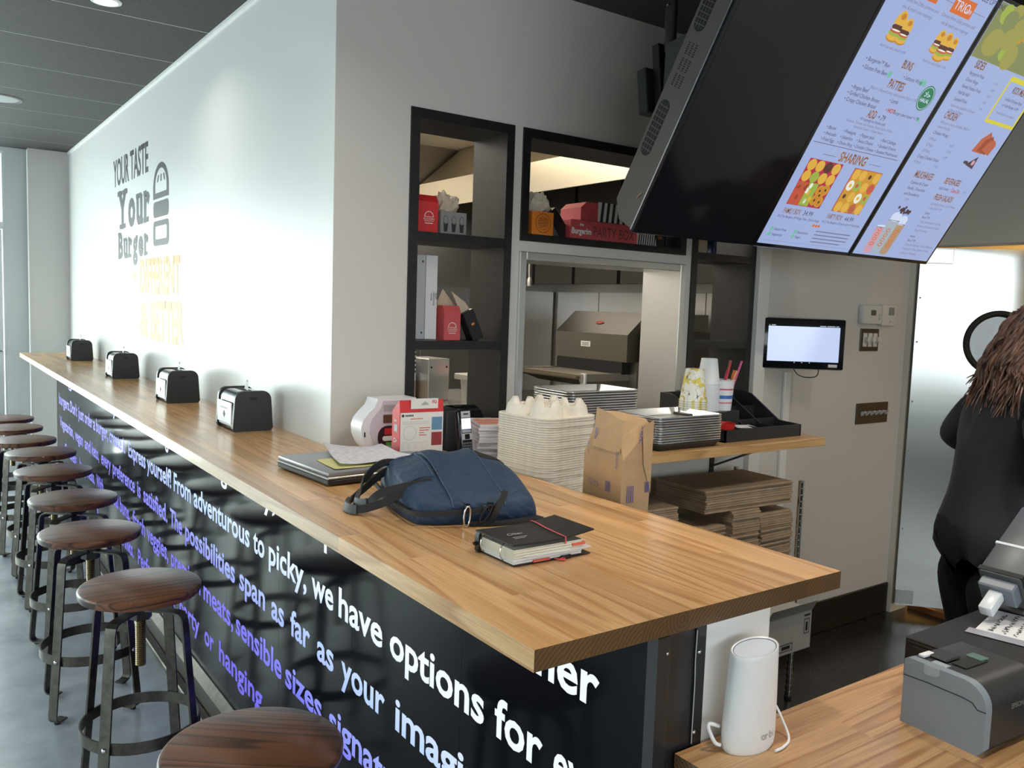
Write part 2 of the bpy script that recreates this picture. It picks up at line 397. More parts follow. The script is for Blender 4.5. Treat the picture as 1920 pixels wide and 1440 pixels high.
# right wall with the doorway to the back room
beige = pm('beige_paint', (0.66, 0.62, 0.54), 0.5, bump=(220, 0.05))
struct(MB().box(XRW, XRW+0.15, 1.40, 2.31, 1.874, ZH).box(XRW, XRW+0.15, -3.2, 1.40, 0, ZH).box(XRW, XRW+0.15, 2.31, YKB, 0, ZH).build('wall_right', beige))
struct(MB().box(XRW+0.15, 6.2, 3.2, 3.3, 0, ZH).box(6.2, 6.3, 0.3, 3.3, 0, ZH).box(XRW+0.15, 6.3, 0.2, 0.3, 0, ZH).box(XRW+0.15, XRW+0.20, 2.54, 3.2, 0, ZH).build('wall_back_room', pm('back_room_paint', (0.70, 0.58, 0.36), 0.6)))
struct(MB().box(1.62, XRW-0.003, YK-0.012, YK, 0, 0.155, 0.003).build('baseboard_back', black_paint))
struct(MB().box(XRW-0.012, XRW, -3.2, 1.39, 0, 0.15, 0.003).build('baseboard_right', black_paint))

# far end wall: painted return, pillar and storefront glazing
far_gray = pm('far_wall_paint', (0.60, 0.57, 0.54), 0.4)
struct(MB().box(0.747, 1.10, YE, YE+0.16, 0, ZH).build('wall_far', far_gray))
struct(MB().box(0.742, 0.747, YE-0.003, YE+0.05, 0, ZH-0.01).build('trim_3', trim_white))
struct(MB().box(0.60, 0.747, 7.35, 7.42, 0, ZH).box(-3.5, 0.60, 7.35, 7.42, 2.52, ZH).box(-3.5, 0.60, 7.35, 7.42, 0, 0.10).build('wall_far_storefront', pm('storefront_paint', (0.56, 0.57, 0.57), 0.4)))
frame_m = pm('window_frame_alu', (0.60, 0.62, 0.62), 0.35, metal=0.3)
pane_m = glass('window_glass')
def window(n, boxes, panes):
    f = MB()
    for b_ in boxes: f.box(*b_)
    fo = struct(f.build('window_%d' % n, frame_m))
    for p in panes: MB().box(*p).build('pane', pane_m, fo)
ys, ye = 7.36, 7.41
bx = [(0.588, 0.60, ys, ye, 0.10, 2.52), (-3.5, 0.588, ys, ye, 1.955, 2.005), (-3.5, 0.588, ys, ye, 2.505, 2.52), (-3.5, -0.5, ys, ye, 0.10, 0.14)]
pn = []
for xa, xb in ((-3.45, -1.95), (-1.9, -0.45)):
    bx.append((xb, xb+0.05, ys, ye, 0.10, 2.52)); pn += [(xa, xb, 7.382, 7.388, 0.14, 1.955), (xa, xb, 7.382, 7.388, 2.005, 2.505)]
pn.append((-0.40, 0.588, 7.382, 7.388, 2.005, 2.505))
window(1, bx, pn)
dr = struct(MB().box(-0.40, 0.58, 7.37, 7.40, 0.10, 0.22).box(-0.40, 0.58, 7.37, 7.40, 1.86, 1.95).box(-0.40, -0.32, 7.37, 7.40, 0.22, 1.86).box(0.50, 0.58, 7.37, 7.40, 0.22, 1.86).build('door_1', frame_m))
MB().box(-0.32, 0.50, 7.382, 7.388, 0.22, 1.86).build('pane', pane_m, dr)
MB().tube([(0.57, 7.37, 1.05), (0.57, 7.32, 1.05), (0.30, 7.32, 1.05), (0.30, 7.37, 1.05)], 0.012).build('door_handle', chrome, dr)

# left glazed wall and glazed wall behind the camera (out of frame, they let the daylight in)
struct(MB().box(-3.6, -3.5, -3.2, 7.42, 0, 0.18).box(-3.6, -3.5, -3.2, 7.42, 2.22, ZH).box(-3.6, -3.5, -3.2, 0.1, 0.18, 2.22).box(-3.6, -3.5, 7.1, 7.42, 0.18, 2.22).build('wall_window', white_paint))
bx = []; pn = []
for i in range(6):
    ya = 0.1 + i*7.0/5
    if i < 6: bx.append((-3.58, -3.52, ya-0.025, ya+0.025, 0.18, 2.22))
    if i < 5: pn.append((-3.553, -3.547, ya+0.025, ya+1.4-0.025, 0.18, 2.22))
window(2, bx, pn)
struct(MB().box(-3.6, -2.3, -3.3, -3.2, 0, ZH).box(2.7, XRW+0.15, -3.3, -3.2, 0, ZH).box(-2.3, 2.7, -3.3, -3.2, 0, 0.92).box(-2.3, 2.7, -3.3, -3.2, 2.35, ZH).build('wall_front', white_paint))
bx = []; pn = []
for i in range(4):
    xa = -2.3 + i*5.0/3
    bx.append((xa-0.025, xa+0.025, -3.28, -3.22, 0.92, 2.35))
    if i < 3: pn.append((xa+0.025, xa+5.0/3-0.025, -3.253, -3.247, 0.92, 2.35))
window(3, bx, pn)

# ceiling fittings
sp = thing('ceiling_speaker', 'round grey speaker set flush in the dark panelled ceiling', 'speaker', (0.425, 5.53, ZH))
MB().lathe([(0, -0.004), (0.105, -0.004), (0.108, -0.001), (0.108, 0.0)], 40).build('grille', pm('speaker_grille', (0.34, 0.36, 0.36), 0.6, bump=(900, 0.4)), sp, smooth=30)
MB().lathe([(0.110, 0.0), (0.110, -0.007), (0.122, -0.005), (0.124, 0.0)], 40).build('trim_ring', pm('speaker_ring', (0.22, 0.22, 0.22), 0.5), sp, smooth=30)
def downlight(x, y, power, label):
    d = thing('downlight', label, 'ceiling light', (x, y, ZH), 0, 'recessed ceiling downlights')
    MB().lathe([(0.040, -0.001), (0.040, -0.006), (0.052, -0.004), (0.053, 0)], 32).build('trim_ring', trim_white, d, smooth=30)
    MB().lathe([(0, -0.002), (0.040, -0.002)], 32).build('lens', emis('lamp_warm', (1.0, 0.88, 0.68), 5), d)
    l = bpy.data.lights.new('downlight_lamp', 'AREA'); l.shape = 'DISK'; l.size = 0.09; l.energy = power; l.color = (1, 0.92, 0.80); l.spread = 2.4
    lo = bpy.data.objects.new('downlight_lamp', l); COL.objects.link(lo); lo.location = (x, y, ZH-0.012)
downlight(0.608, 3.44, 1.6, 'lit recessed downlight in the dark ceiling near the white wall')
downlight(0.608, 1.70, 3, 'added fill downlight above the near half of the bar, out of view')  # unseen downlight added to brighten the bar
for x_, y_, lb in ((1.15, 0.55, 'added fill downlight above the bar end, out of view'), (1.75, 1.25, 'added fill downlight above the service aisle, out of view'), (2.6, 0.75, 'added fill downlight above the order counter, out of view'), (3.5, 0.75, 'added fill downlight before the back room doorway, out of view')):
    downlight(x_, y_, 4.2, lb)  # unseen, added to brighten the counter tops, papers and person

# ------------------------------------------------------------------ bar top of glued staves
_sm = {}
def stave(mat, wx, ly, th, axis, bev=0.0008):
    k = (mat.name, round(wx, 4), round(ly, 3), th, axis)
    if k not in _sm:
        q = MB()
        if axis == 1: q.box(-wx/2, wx/2, -ly/2, ly/2, -th, 0)
        else: q.box(-ly/2, ly/2, -wx/2, wx/2, -th, 0)
        me = bpy.data.meshes.new('wood_stave'); me.from_pydata(q.v, [], q.f); me.materials.append(mat); _sm[k] = me
    return _sm[k]
def put_stave(parent, me, loc):
    o = bpy.data.objects.new('wood_stave', me); COL.objects.link(o); o.parent = parent; o.location = loc
TH = 0.030
bt = thing('butcher_block_counter', 'long butcher block bar top running along the white wall', 'bar top', (0, 0, 0))
def rows(parent, mat, xa, xb, n, ya, yb, ztop, th, axis, lmin, lmax):
    w_ = (xb-xa)/n
    for i in range(n):
        c = xa + (i+0.5)*w_; y = ya; first = True
        while y < yb-1e-6:
            L_ = round(RND.uniform(lmin, lmax)/0.06)*0.06
            if first: L_ = round(RND.uniform(0.35*lmin, lmax)/0.06)*0.06; first = False
            if yb-y-L_ < 0.18: L_ = yb-y
            L_ = min(L_, yb-y)
            me = stave(mat, w_, L_, th, axis)
            put_stave(parent, me, (c, y+L_/2, ztop) if axis == 1 else (y+L_/2, c, ztop)); y += L_
rows(bt, bar_wood, XL, XW-0.001, 8, YN, YF, ZC, TH, 1, 0.42, 0.96)
rows(bt, bar_wood, XW-0.001, XR, 6, YN, YK-0.001, ZC, TH, 1, 0.36, 0.84)

# bar base: body, black end panel with trim and screws, white end panel
bb = thing('knee_wall', 'bar base under the butcher block top with black and white end panels', 'bar base', (0, 0, 0))
MB().box(0.885, 1.0, 0.84, 6.80, 0, ZC-TH-0.001).build('body', black_paint, bb)
blk_panel = pm('black_laminate', (0.02, 0.02, 0.022), 0.22)
MB().box(0.8835, 0.962, 0.826, 0.84, 0, ZC-TH-0.001).build('end_panel', blk_panel, bb)
MB().box(0.8836, 0.886, 0.8235, 0.826, 0, ZC-TH-0.002).build('corner_trim', gunmetal, bb)
MB().box(0.941, 0.962, 0.8235, 0.826, 0, ZC-TH-0.002).build('edge_strip', blk_panel, bb)
MB().tube([(0.9405, 0.8225, 1.035), (0.9395, 0.8225, 0.99), (0.941, 0.8225, 0.95), (0.9402, 0.8225, 0.86)], 0.0009, 6).build('wire', pm('wire_grey', (0.5, 0.5, 0.5), 0.4), bb)
for x, z in ((0.8795, 1.012), (0.948, 1.000), (0.946, 0.876)):
    MB().lathe([(0, 0.002), (0.0025, 0.0016), (0.0035, 0)], 12, X=Matrix.Translation((x, 0.8232, z)) @ Matrix.Rotation(PI/2, 4, 'X')).build('screw', chrome, bb, smooth=50)
MB().box(0.9625, 1.114, 0.826, 2.33, 0, ZC-TH-0.001).build('white_panel', trim_white, bb)

# ------------------------------------------------------------------ illuminated lettered display below the bar
XS = 0.86
ld = thing('led_display', 'long black lit display below the bar with glowing white and violet lettering', 'display', (0, 0, 0))
scr = pm('led_panel_black', (0.005, 0.006, 0.009), 0.10, spec=0.09)
nseg = 12
for i in range(nseg):
    ya = YN+0.022 + (6.80-YN-0.022)*i/nseg; yb = YN+0.022 + (6.80-YN-0.022)*(i+1)/nseg
    MB().box(XS, XS+0.022, ya+0.0004, yb-0.0004, 0.13, ZC-TH-0.003).build('display_panel', scr, ld)
MB().box(XS-0.001, XS+0.0230, YN+0.001, YN+0.022, 0.0, ZC-TH-0.002).build('side_frame', pm('frame_black', (0.022, 0.023, 0.026), 0.3), ld)
MB().box(XS-0.001, XS+0.022, 6.80, 6.812, 0.0, ZC-TH-0.003).build('side_frame', black_paint, ld)
MB().prism([(XS-0.004, 0.13), (XS-0.03, 0.105), (XS-0.03, 0.10), (XS, 0.10), (XS, 0.13)], 'y', YN+0.01, 6.80).build('lower_rail', gunmetal, ld)
MB().box(XS-0.02, XS+0.02, YN+0.01, 6.80, 0.0, 0.10).build('kick_plate', pm('kick_brown', (0.045, 0.036, 0.028), 0.35), ld)
MB().box(XS-0.055, XS-0.02, YN+0.01, 6.80, 0.0, 0.022, 0.004).build('floor_rail', gunmetal, ld)

led = bpy.data.materials.new('led_lettering'); led.use_nodes = True
nt = led.node_tree; b = nt.nodes['Principled BSDF']; b.inputs['Base Color'].default_value = (0.02, 0.02, 0.02, 1)
tc = nt.nodes.new('ShaderNodeTexCoord'); sx = nt.nodes.new('ShaderNodeSeparateXYZ'); nt.links.new(tc.outputs['Object'], sx.inputs[0])
a1 = nt.nodes.new('ShaderNodeMath'); a1.operation = 'MULTIPLY_ADD'; a1.inputs[1].default_value = -0.16; a1.inputs[2].default_value = 0.0; nt.links.new(sx.outputs['Y'], a1.inputs[0])
a2 = nt.nodes.new('ShaderNodeMath'); a2.operation = 'MULTIPLY_ADD'; a2.inputs[1].default_value = 1.30; nt.links.new(sx.outputs['Z'], a2.inputs[0]); nt.links.new(a1.outputs[0], a2.inputs[2])
rp = nt.nodes.new('ShaderNodeValToRGB'); cr = rp.color_ramp
cr.elements[0].position = 0.0; cr.elements[0].color = (*srgb(104, 92, 226), 1); cr.elements[1].position = 0.72; cr.elements[1].color = (*srgb(238, 246, 255), 1)
e = cr.elements.new(0.18); e.color = (*srgb(116, 112, 240), 1); e = cr.elements.new(0.48); e.color = (*srgb(182, 208, 255), 1)
nt.links.new(a2.outputs[0], rp.inputs[0]); nt.links.new(rp.outputs[0], b.inputs['Emission Color']); b.inputs['Emission Strength'].default_value = 0.78

# every word: text, where it begins and ends along the bar (metres)
WORDS = {
 0.883: [('burgers', 6.670, 5.769), ('the', 5.711, 5.468), ('choice', 5.415, 4.973), ('is', 4.928, 4.825), ('yours', 4.768, 4.400), ('to', 4.351, 4.234), ('create', 4.177, 3.872), ('burgers', 3.814, 3.477), ('made', 3.428, 3.215), ('the', 3.172, 3.036), ('right', 2.972, 2.707), ('way,', 2.627, 2.368), ('one', 2.321, 2.201), ('step', 2.162, 1.952), ('around', 1.873, 1.572), ('the', 1.502, 1.354), ('corner', 1.269, 0.942)],
 0.720: [('burgers.', 6.711, 6.226), ("Don't", 6.203, 5.922), ('just', 5.881, 5.673), ('order', 5.645, 5.380), ('a', 5.358, 5.286), ('burger,', 5.260, 4.905), ('create', 4.868, 4.557), ('it.', 4.525, 4.467), ('Express', 4.392, 4.028), ('yourself!', 3.997, 3.570), ('From', 3.528, 3.274), ('adventurous', 3.233, 2.593), ('to', 2.558, 2.456), ('picky,', 2.418, 2.123), ('we', 2.088, 1.946), ('have', 1.914, 1.673), ('options', 1.637, 1.256), ('for', 1.221, 1.077), ('every', 1.046, 0.855)],
 0.562: [('Vegetarian,', 6.687, 6.072), ('vegan', 6.018, 5.713), ('and', 5.655, 5.451), ('keto,', 5.407, 5.178), ('every', 5.113, 4.839), ('preference', 4.788, 4.254), ('is', 4.200, 4.129), ('satisfied.', 4.074, 3.633), ('The', 3.589, 3.401), ('possibilities', 3.354, 2.738), ('span', 2.691, 2.447), ('as', 2.392, 2.288), ('far', 2.238, 2.095), ('as', 2.046, 1.939), ('your', 1.892, 1.656), ('imagination', 1.604, 0.963)],
 0.400: [('Goodness.', 6.464, 5.946), ('happiness.', 5.843, 5.320), ('With', 5.269, 5.058), ('real', 4.831, 4.648), ('buns,', 4.608, 4.365), ('fresh', 4.305, 4.046), ('veggies,', 4.003, 3.617), ('premium', 3.573, 3.142), ('meats,', 3.101, 2.753), ('sensible', 2.724, 2.303), ('sizes', 2.273, 2.010), ('signature', 1.962, 1.478)],
 0.238: [('and', 5.507, 5.228), ('drinks.', 4.600, 4.286), ('Perfect', 4.193, 3.843), ('for', 3.775, 3.627), ('a', 3.574, 3.514), ('party', 3.439, 3.156), ('or', 3.088, 2.973), ('hanging', 2.909, 2.464), ('out', 2.379, 2.214), ('together', 2.127, 1.698)],
}
for zb, ws in WORDS.items():
    for t, ya, yb in ws:
        MB().text(t, (XS-0.0006, ya, zb), (0, -1, 0), (0, 0, 1), width=ya-yb, height=0.0735, bold=0.022).build('lettering', led, ld)
# ------------------------------------------------------------------ wall lettering
wl = thing('wall_lettering', 'dark and orange painted slogan with a burger emblem on the white wall', 'wall lettering', (XW, 4.8, 1.7))
wl_dark = pm('letter_aubergine', (0.030, 0.024, 0.031), 0.45, spec=0.35, var=(40, 0.3))
wl_or = pm('letter_orange', (0.76, 0.33, 0.04), 0.45, spec=0.4)
XT = -0.0008
def Lp(y, z): return (XT, y-4.8, z-1.7)
U_, V_ = (0, -1, 0), (0, 0, 1)
MB().text('YOUR TASTE', Lp(5.55, 2.132), U_, V_, width=0.89, height=0.150, bold=0.02).build('lettering', wl_dark, wl)
SER = {'Y': [(0, 1, .42), (.58, 1, .42), (.22, .06, .56)], 'o': [], 'u': [(0, .74, .34), (.5, .74, .3), (.72, .06, .3)], 'r': [(0, .74, .4), (0, .06, .75)],
       'B': [(0, 1, .4), (0, .06, .4)], 'g': [(.65, .74, .35)], 'e': []}
def slab(word, ya, yb, z, cap):
    ws = [glyphs(c, 0.045)[2] for c in word]; gap = 0.11; tot = sum(ws) + gap*(len(word)-1); s_ = (ya-yb)/tot; y = ya; q = MB()
    for c, w_ in zip(word, ws):
        q.text(c, Lp(y, z), U_, V_, width=w_*s_, height=cap, bold=0.045)
        for a, h, wd in SER.get(c, []):
            y0 = y-(a-0.05)*w_*s_; y1 = y-(a+wd+0.05)*w_*s_; z1 = z+h*cap+0.004; z0 = z1-0.13*cap
            q.quad(*[(p[0]-0.0004, p[1], p[2]) for p in (Lp(y0, z0), Lp(y1, z0), Lp(y1, z1), Lp(y0, z1))])
        y -= (w_+gap)*s_
    q.build('lettering', wl_dark, wl)
slab('Your', 5.42, 4.63, 1.887, 0.20); slab('Burger', 5.42, 4.665, 1.715, 0.138)
MB().text('+', Lp(5.04, 1.565), U_, V_, width=0.10, height=0.08, bold=0.03).build('lettering', wl_or, wl)
MB().text('DIFFERENT', Lp(4.86, 1.518), U_, V_, width=0.82, height=0.168, bold=0.035).build('lettering', wl_or, wl)
MB().text('&', Lp(4.86, 1.29), U_, V_, width=0.19, height=0.18, bold=0.02).build('lettering', wl_or, wl)
MB().text('BETTER', Lp(4.62, 1.284), U_, V_, width=0.64, height=0.188, bold=0.035).build('lettering', wl_or, wl)
# burger emblem: bun outline with sesame strokes, patty, lower bun with an open slot
def ring(q, outer, inner):
    n = len(outer); q.add([Lp(*p) for p in outer]+[Lp(*p) for p in inner], [(i, (i+1) % n, n+(i+1) % n, n+i) for i in range(n)])
def dome(y0, y1, z0, z1, n=18):
    c = (y0+y1)/2; r = (y0-y1)/2
    return [(y0, z0), (y1, z0)] + [(c - r*math.cos(PI*i/n), z0+(z1-z0)*(0.28+0.72*math.sin(PI*i/n))) for i in range(n+1)]
q = MB(); ring(q, dome(4.555, 4.245, 1.975, 2.145), [(a, b) for a, b in dome(4.515, 4.285, 2.003, 2.118)])
for dy, tl in ((0.07, 0.02), (0.0, 0.0), (-0.07, -0.02)):
    q.quad(Lp(4.405+dy, 2.055), Lp(4.385+dy, 2.055), Lp(4.382+dy-tl, 2.088), Lp(4.402+dy-tl, 2.088))
q.build('bun', wl_dark, wl)
def rrect(y0, y1, z0, z1, r, n=5):
    pts = []
    for cy, cz, a0 in ((y1+r, z0+r, PI), (y0-r, z0+r, 1.5*PI), (y0-r, z1-r, 0), (y1+r, z1-r, 0.5*PI)):
        for i in range(n+1):
            a = a0 + (PI/2)*i/n; pts.append((cy+r*math.cos(a), cz+r*math.sin(a)))
    return pts
q = MB(); p_ = [Lp(a, b) for a, b in rrect(4.552, 4.248, 1.885, 1.962, 0.026)]; q.add(p_, [tuple(range(len(p_)))]); q.build('patty', wl_dark, wl)
q = MB(); ring(q, rrect(4.555, 4.245, 1.747, 1.868, 0.028), rrect(4.515, 4.285, 1.778, 1.842, 0.012)); q.build('lower_bun', wl_dark, wl)

# ------------------------------------------------------------------ bar stools
def make_stool():
    t = thing('bar_stool', 'x', 'bar stool')
    H = 0.648
    MB().lathe([(0, H-0.030), (0.155, H-0.030), (0.166, H-0.026), (0.169, H-0.020), (0.170, H-0.007), (0.167, H-0.002), (0.161, H), (0, H)], 56).build('seat', seat_wood, t, smooth=35)
    MB().lathe([(0, 0.594), (0.05, 0.594), (0.05, 0.617), (0, 0.617)], 24).box(-0.09, 0.09, -0.012, 0.012, 0.612, 0.6178).box(-0.012, 0.012, -0.09, 0.09, 0.612, 0.6178).build('seat_plate', black_paint, t, smooth=35)
    prof = []; z = 0.40
    while z < 0.596: prof += [(0.0125, z), (0.0150, z+0.003), (0.0125, z+0.006)]; z += 0.006
    MB().lathe([(0, 0.40)]+prof+[(0, 0.597)], 18).build('screw_spindle', pm('brass_steel', (0.30, 0.24, 0.14), 0.35, metal=1), t, smooth=60)
    MB().lathe([(0.0155, 0.545), (0.032, 0.545), (0.032, 0.585), (0.0155, 0.585)], 6).build('hub_nut', black_paint, t)
    for k in range(4):
        a = PI/4 + k*PI/2; c, s = math.cos(a), math.sin(a)
        pts = [(0.020, 0.574), (0.08, 0.574), (0.112, 0.574), (0.128, 0.571), (0.138, 0.562), (0.1425, 0.547), (0.150, 0.46), (0.172, 0.23), (0.192, 0.040), (0.1915, 0.024), (0.184, 0.014), (0.172, 0.011), (0.142, 0.011)]
        wd = (-s, c, 0)
        lg = MB().strap([(r*c, r*s, z) for r, z in pts], wd, 0.033, 0.006).build('leg', gunmetal, t, smooth=25)
        MB().lathe([(0, 0), (0.009, 0), (0.010, 0.003), (0.010, 0.008), (0, 0.008)], 12, c=(0.172*c, 0.172*s, 0)).build('rubber_foot', rubber, lg, smooth=40)
        X = Matrix.Translation((0.1755*c, 0.1755*s, 0.2235)) @ Matrix.Rotation(a, 4, 'Z') @ Matrix.Rotation(PI/2, 4, 'Y')
        MB().lathe([(0.0075, 0), (0.007, 0.003), (0.004, 0.0052), (0, 0.0058)], 12, X=X).build('rivet', chrome, lg, smooth=60)
    n = 48
    MB().strap([(0.1655*math.cos(2*PI*i/n), 0.1655*math.sin(2*PI*i/n), 0.2235) for i in range(n)], (0, 0, 1), 0.034, 0.005, closed=True).build('foot_ring', gunmetal, t, smooth=25)
    return t
ST = [(0.518, 1.535, 'nearest bar stool, its grained round seat cut by the bottom of the picture'),
      (0.543, 2.618, 'second bar stool from the camera, whole round dark wood seat with metal legs'),
      (0.520, 3.320, 'third bar stool from the camera, dark round seat on four flat metal legs'),
      (0.550, 3.910, 'fourth bar stool from the camera in the row along the display'),
      (0.558, 4.566, 'fifth bar stool from the camera, middle of the row along the display'),
      (0.567, 5.120, 'sixth bar stool from the camera, fourth from the far wall'),
      (0.530, 5.590, 'third bar stool from the far wall, seat cut by the left picture edge'),
      (0.520, 6.120, 'second bar stool from the far wall, seat cut by the left picture edge'),
      (0.520, 6.590, 'farthest bar stool in the row, closest to the far wall')]
st0 = make_stool()
for i, (x, y, lb) in enumerate(ST):
    o = st0 if i == 0 else dup(st0)
    o.location = (x, y, 0); o.rotation_euler = (0, 0, [0.5, 0.0, -0.06, 0.10, 0.03, -0.08, 0.05, 0.12, 0][i])
    o['label'] = lb; o['group'] = 'bar stools along the display'
    if i == 0: o.rotation_euler.z = math.radians(-38)

# ------------------------------------------------------------------ napkin dispensers
silver_face = pm('advert_card', (0.80, 0.82, 0.84), 0.25)
def holder_profile(hw, h, inset=0.0):
    a, b = hw-inset, h-inset; pts = [(-a+0.006, inset), (-a, 0.010+inset)]
    for i in range(7):
        t = PI - (PI/2)*i/6; pts.append((-a+0.006+0.028 + 0.028*math.cos(t), b-0.030+0.030*math.sin(t)))
    for i in range(7):
        t = PI/2 - (PI/2)*i/6; pts.append((a-0.006-0.028 + 0.028*math.cos(t), b-0.030+0.030*math.sin(t)))
    pts += [(a, 0.010+inset), (a-0.006, inset)]
    return pts
def make_holder():
    t = thing('napkin_dispenser', 'x', 'napkin dispenser')
    hw, h, dp = 0.066, 0.132, 0.19
    gl = pm('holder_gloss', (0.03, 0.032, 0.036), 0.16)
    MB().prism(holder_profile(hw, h), 'y', 0, 0.016).build('side_cap', black_plastic, t, smooth=30)
    MB().prism(holder_profile(hw, h), 'y', dp-0.016, dp).build('side_cap', black_plastic, t, smooth=30)
    MB().prism(holder_profile(hw, h, 0.004), 'y', 0.016, dp-0.016).build('body', gl, t, smooth=30)
    q = MB().box(-hw+0.0005, -hw+0.004, 0.022, dp-0.022, 0.022, 0.092, m=0)
    for k_ in range(7): q.flat([(0, 0), (0.006, 0), (0.006, 0.005), (0, 0.005)], (-hw+0.0003, dp-0.055-0.011*k_, 0.068), (0, -1, 0), (0, 0, 1), m=1)
    q.flat([(0, 0), (0.012, 0.014), (0, 0.028), (-0.012, 0.014)], (-hw+0.0003, dp/2, 0.036), (0, -1, 0), (0, 0, 1), m=1)
    q.build('advert_panel', [silver_face, ink], t)
    MB().box(hw-0.004, hw-0.0005, 0.022, dp-0.022, 0.022, 0.092).build('advert_panel', silver_face, t)
    MB().box(-0.012, 0.012, -0.0012, 0, 0.104, 0.112, 0.0005).build('latch', black_gloss, t)
    MB().box(-0.010, 0.010, 0.03, dp-0.03, h-0.0045, h-0.0022).build('slot', rubber, t)
    q = MB(); n = 8
    for i in range(n):
        x0 = -0.02+0.04*i/n; x1 = -0.02+0.04*(i+1)/n
        f = lambda x: 0.006*math.sin(x*130)
        q.quad((f(x0)*0.5, 0.075+x0*1.4, h-0.006), (f(x1)*0.5, 0.075+x1*1.4, h-0.006), (f(x1)+0.006, 0.08+x1, h+0.020+0.010*math.cos(x1*70)), (f(x0)+0.006, 0.08+x0, h+0.020+0.010*math.cos(x0*70)))
    q.build('napkin', paper, t, smooth=60)
    return t
h0 = make_holder()
HN = [(0.911, 2.719, 'black napkin dispenser nearest the laptop on the bar top'), (0.903, 3.552, 'second black napkin dispenser from the laptop on the bar top'),
      (0.907, 4.683, 'third black napkin dispenser from the laptop on the bar top'), (0.901, 5.990, 'farthest black napkin dispenser, near the far wall end of the bar')]
for i, (x, y, lb) in enumerate(HN):
    o = h0 if i == 0 else dup(h0)
    o.location = (x, y, ZC); o['label'] = lb; o['group'] = 'napkin dispensers along the bar'

# ------------------------------------------------------------------ laptop with papers
lp = thing('laptop', 'closed grey laptop with silver edge lying on the bar top beside the blue bag', 'laptop', (0.787, 1.822, ZC), math.radians(4.5))
MB().box(0, 0.34, 0, 0.275, 0.003, 0.0165, 0.003).build('base', black_plastic, lp, smooth=30)
MB().box(-0.001, 0.341, -0.001, 0.276, 0.0165, 0.0225, 0.002).build('silver_edge', pm('laptop_silver', (0.55, 0.55, 0.54), 0.35, metal=0.8), lp, smooth=30)
MB().box(0.001, 0.339, 0.001, 0.274, 0.0225, 0.033, 0.004, seg=2).build('lid', pm('laptop_lid', (0.30, 0.30, 0.31), 0.35, metal=0.4), lp, smooth=30)
MB().box(0.155, 0.185, -0.0025, 0, 0.017, 0.022).build('latch', black_plastic, lp)
for x, y in ((0.02, 0.02), (0.32, 0.02), (0.02, 0.25), (0.32, 0.25)): MB().cyl((x, y, 0), (x, y, 0.003), 0.008).build('rubber_foot', rubber, lp)
def sheet(name, mat, pts, n=8, amp=0.004, parent=None, seed=1, th=0.0006):
    """slightly curled sheet over the quad pts (counter clockwise, four 3d corners)"""
    r = random.Random(seed); ph = [r.uniform(0, 6) for _ in range(4)]; q = MB(); A, B, C_, D = [Vector(p) for p in pts]
    for lay in (0, 1):
        v = []
        for i in range(n+1):
            for j in range(n+1):
                a, b = i/n, j/n
                p = (A*(1-a)+B*a)*(1-b) + (D*(1-a)+C_*a)*b
                z = amp*(0.5+0.5*math.sin(ph[0]+a*4.2)*math.cos(ph[1]+b*3.1)) + amp*1.2*(abs(a-0.5)*2)**3*abs(math.sin(ph[2]+b*2))
                v.append((p.x, p.y, p.z+z-lay*th))
        f = [(i*(n+1)+j, (i+1)*(n+1)+j, (i+1)*(n+1)+j+1, i*(n+1)+j+1) for i in range(n) for j in range(n)]
        q.add(v, f if lay == 0 else [tuple(reversed(t)) for t in f])
    return q.build(name, mat, parent, smooth=60)
scrib = bpy.data.materials.new('printed_sheet'); scrib.use_nodes = True
nt = scrib.node_tree; b = nt.nodes['Principled BSDF']; b.inputs['Roughness'].default_value = 0.75
tc = nt.nodes.new('ShaderNodeTexCoord'); mp = nt.nodes.new('ShaderNodeMapping'); mp.inputs['Scale'].default_value = (60, 260, 1); nt.links.new(tc.outputs['Object'], mp.inputs[0])
n_ = nt.nodes.new('ShaderNodeTexNoise'); n_.inputs['Scale'].default_value = 1.0; n_.inputs['Detail'].default_value = 2; nt.links.new(mp.outputs[0], n_.inputs[0])
r_ = nt.nodes.new('ShaderNodeValToRGB'); r_.color_ramp.elements[0].position = 0.40; r_.color_ramp.elements[0].color = (0.80, 0.80, 0.87, 1); r_.color_ramp.elements[1].position = 0.66; r_.color_ramp.elements[1].color = (0.52, 0.53, 0.60, 1)
nt.links.new(n_.outputs[0], r_.inputs[0]); nt.links.new(r_.outputs[0], b.inputs[0])
zt = ZC+0.0338
tag(sheet('paper_sheet', pm('yellow_paper', (0.72, 0.68, 0.30), 0.7), [(0.815, 1.848, zt), (1.02, 1.868, zt), (1.015, 2.02, zt), (0.825, 1.985, zt)], amp=0.0015, seed=5), 'pale yellow sheet under a white printed sheet on the laptop', 'paper')
tag(sheet('paper_sheet', scrib, [(0.838, 1.872, zt+0.0035), (1.042, 1.866, zt+0.0035), (1.055, 2.085, zt+0.0035), (0.905, 2.135, zt+0.0035)], amp=0.007, seed=3), 'white printed sheet curling on top of the laptop', 'paper')

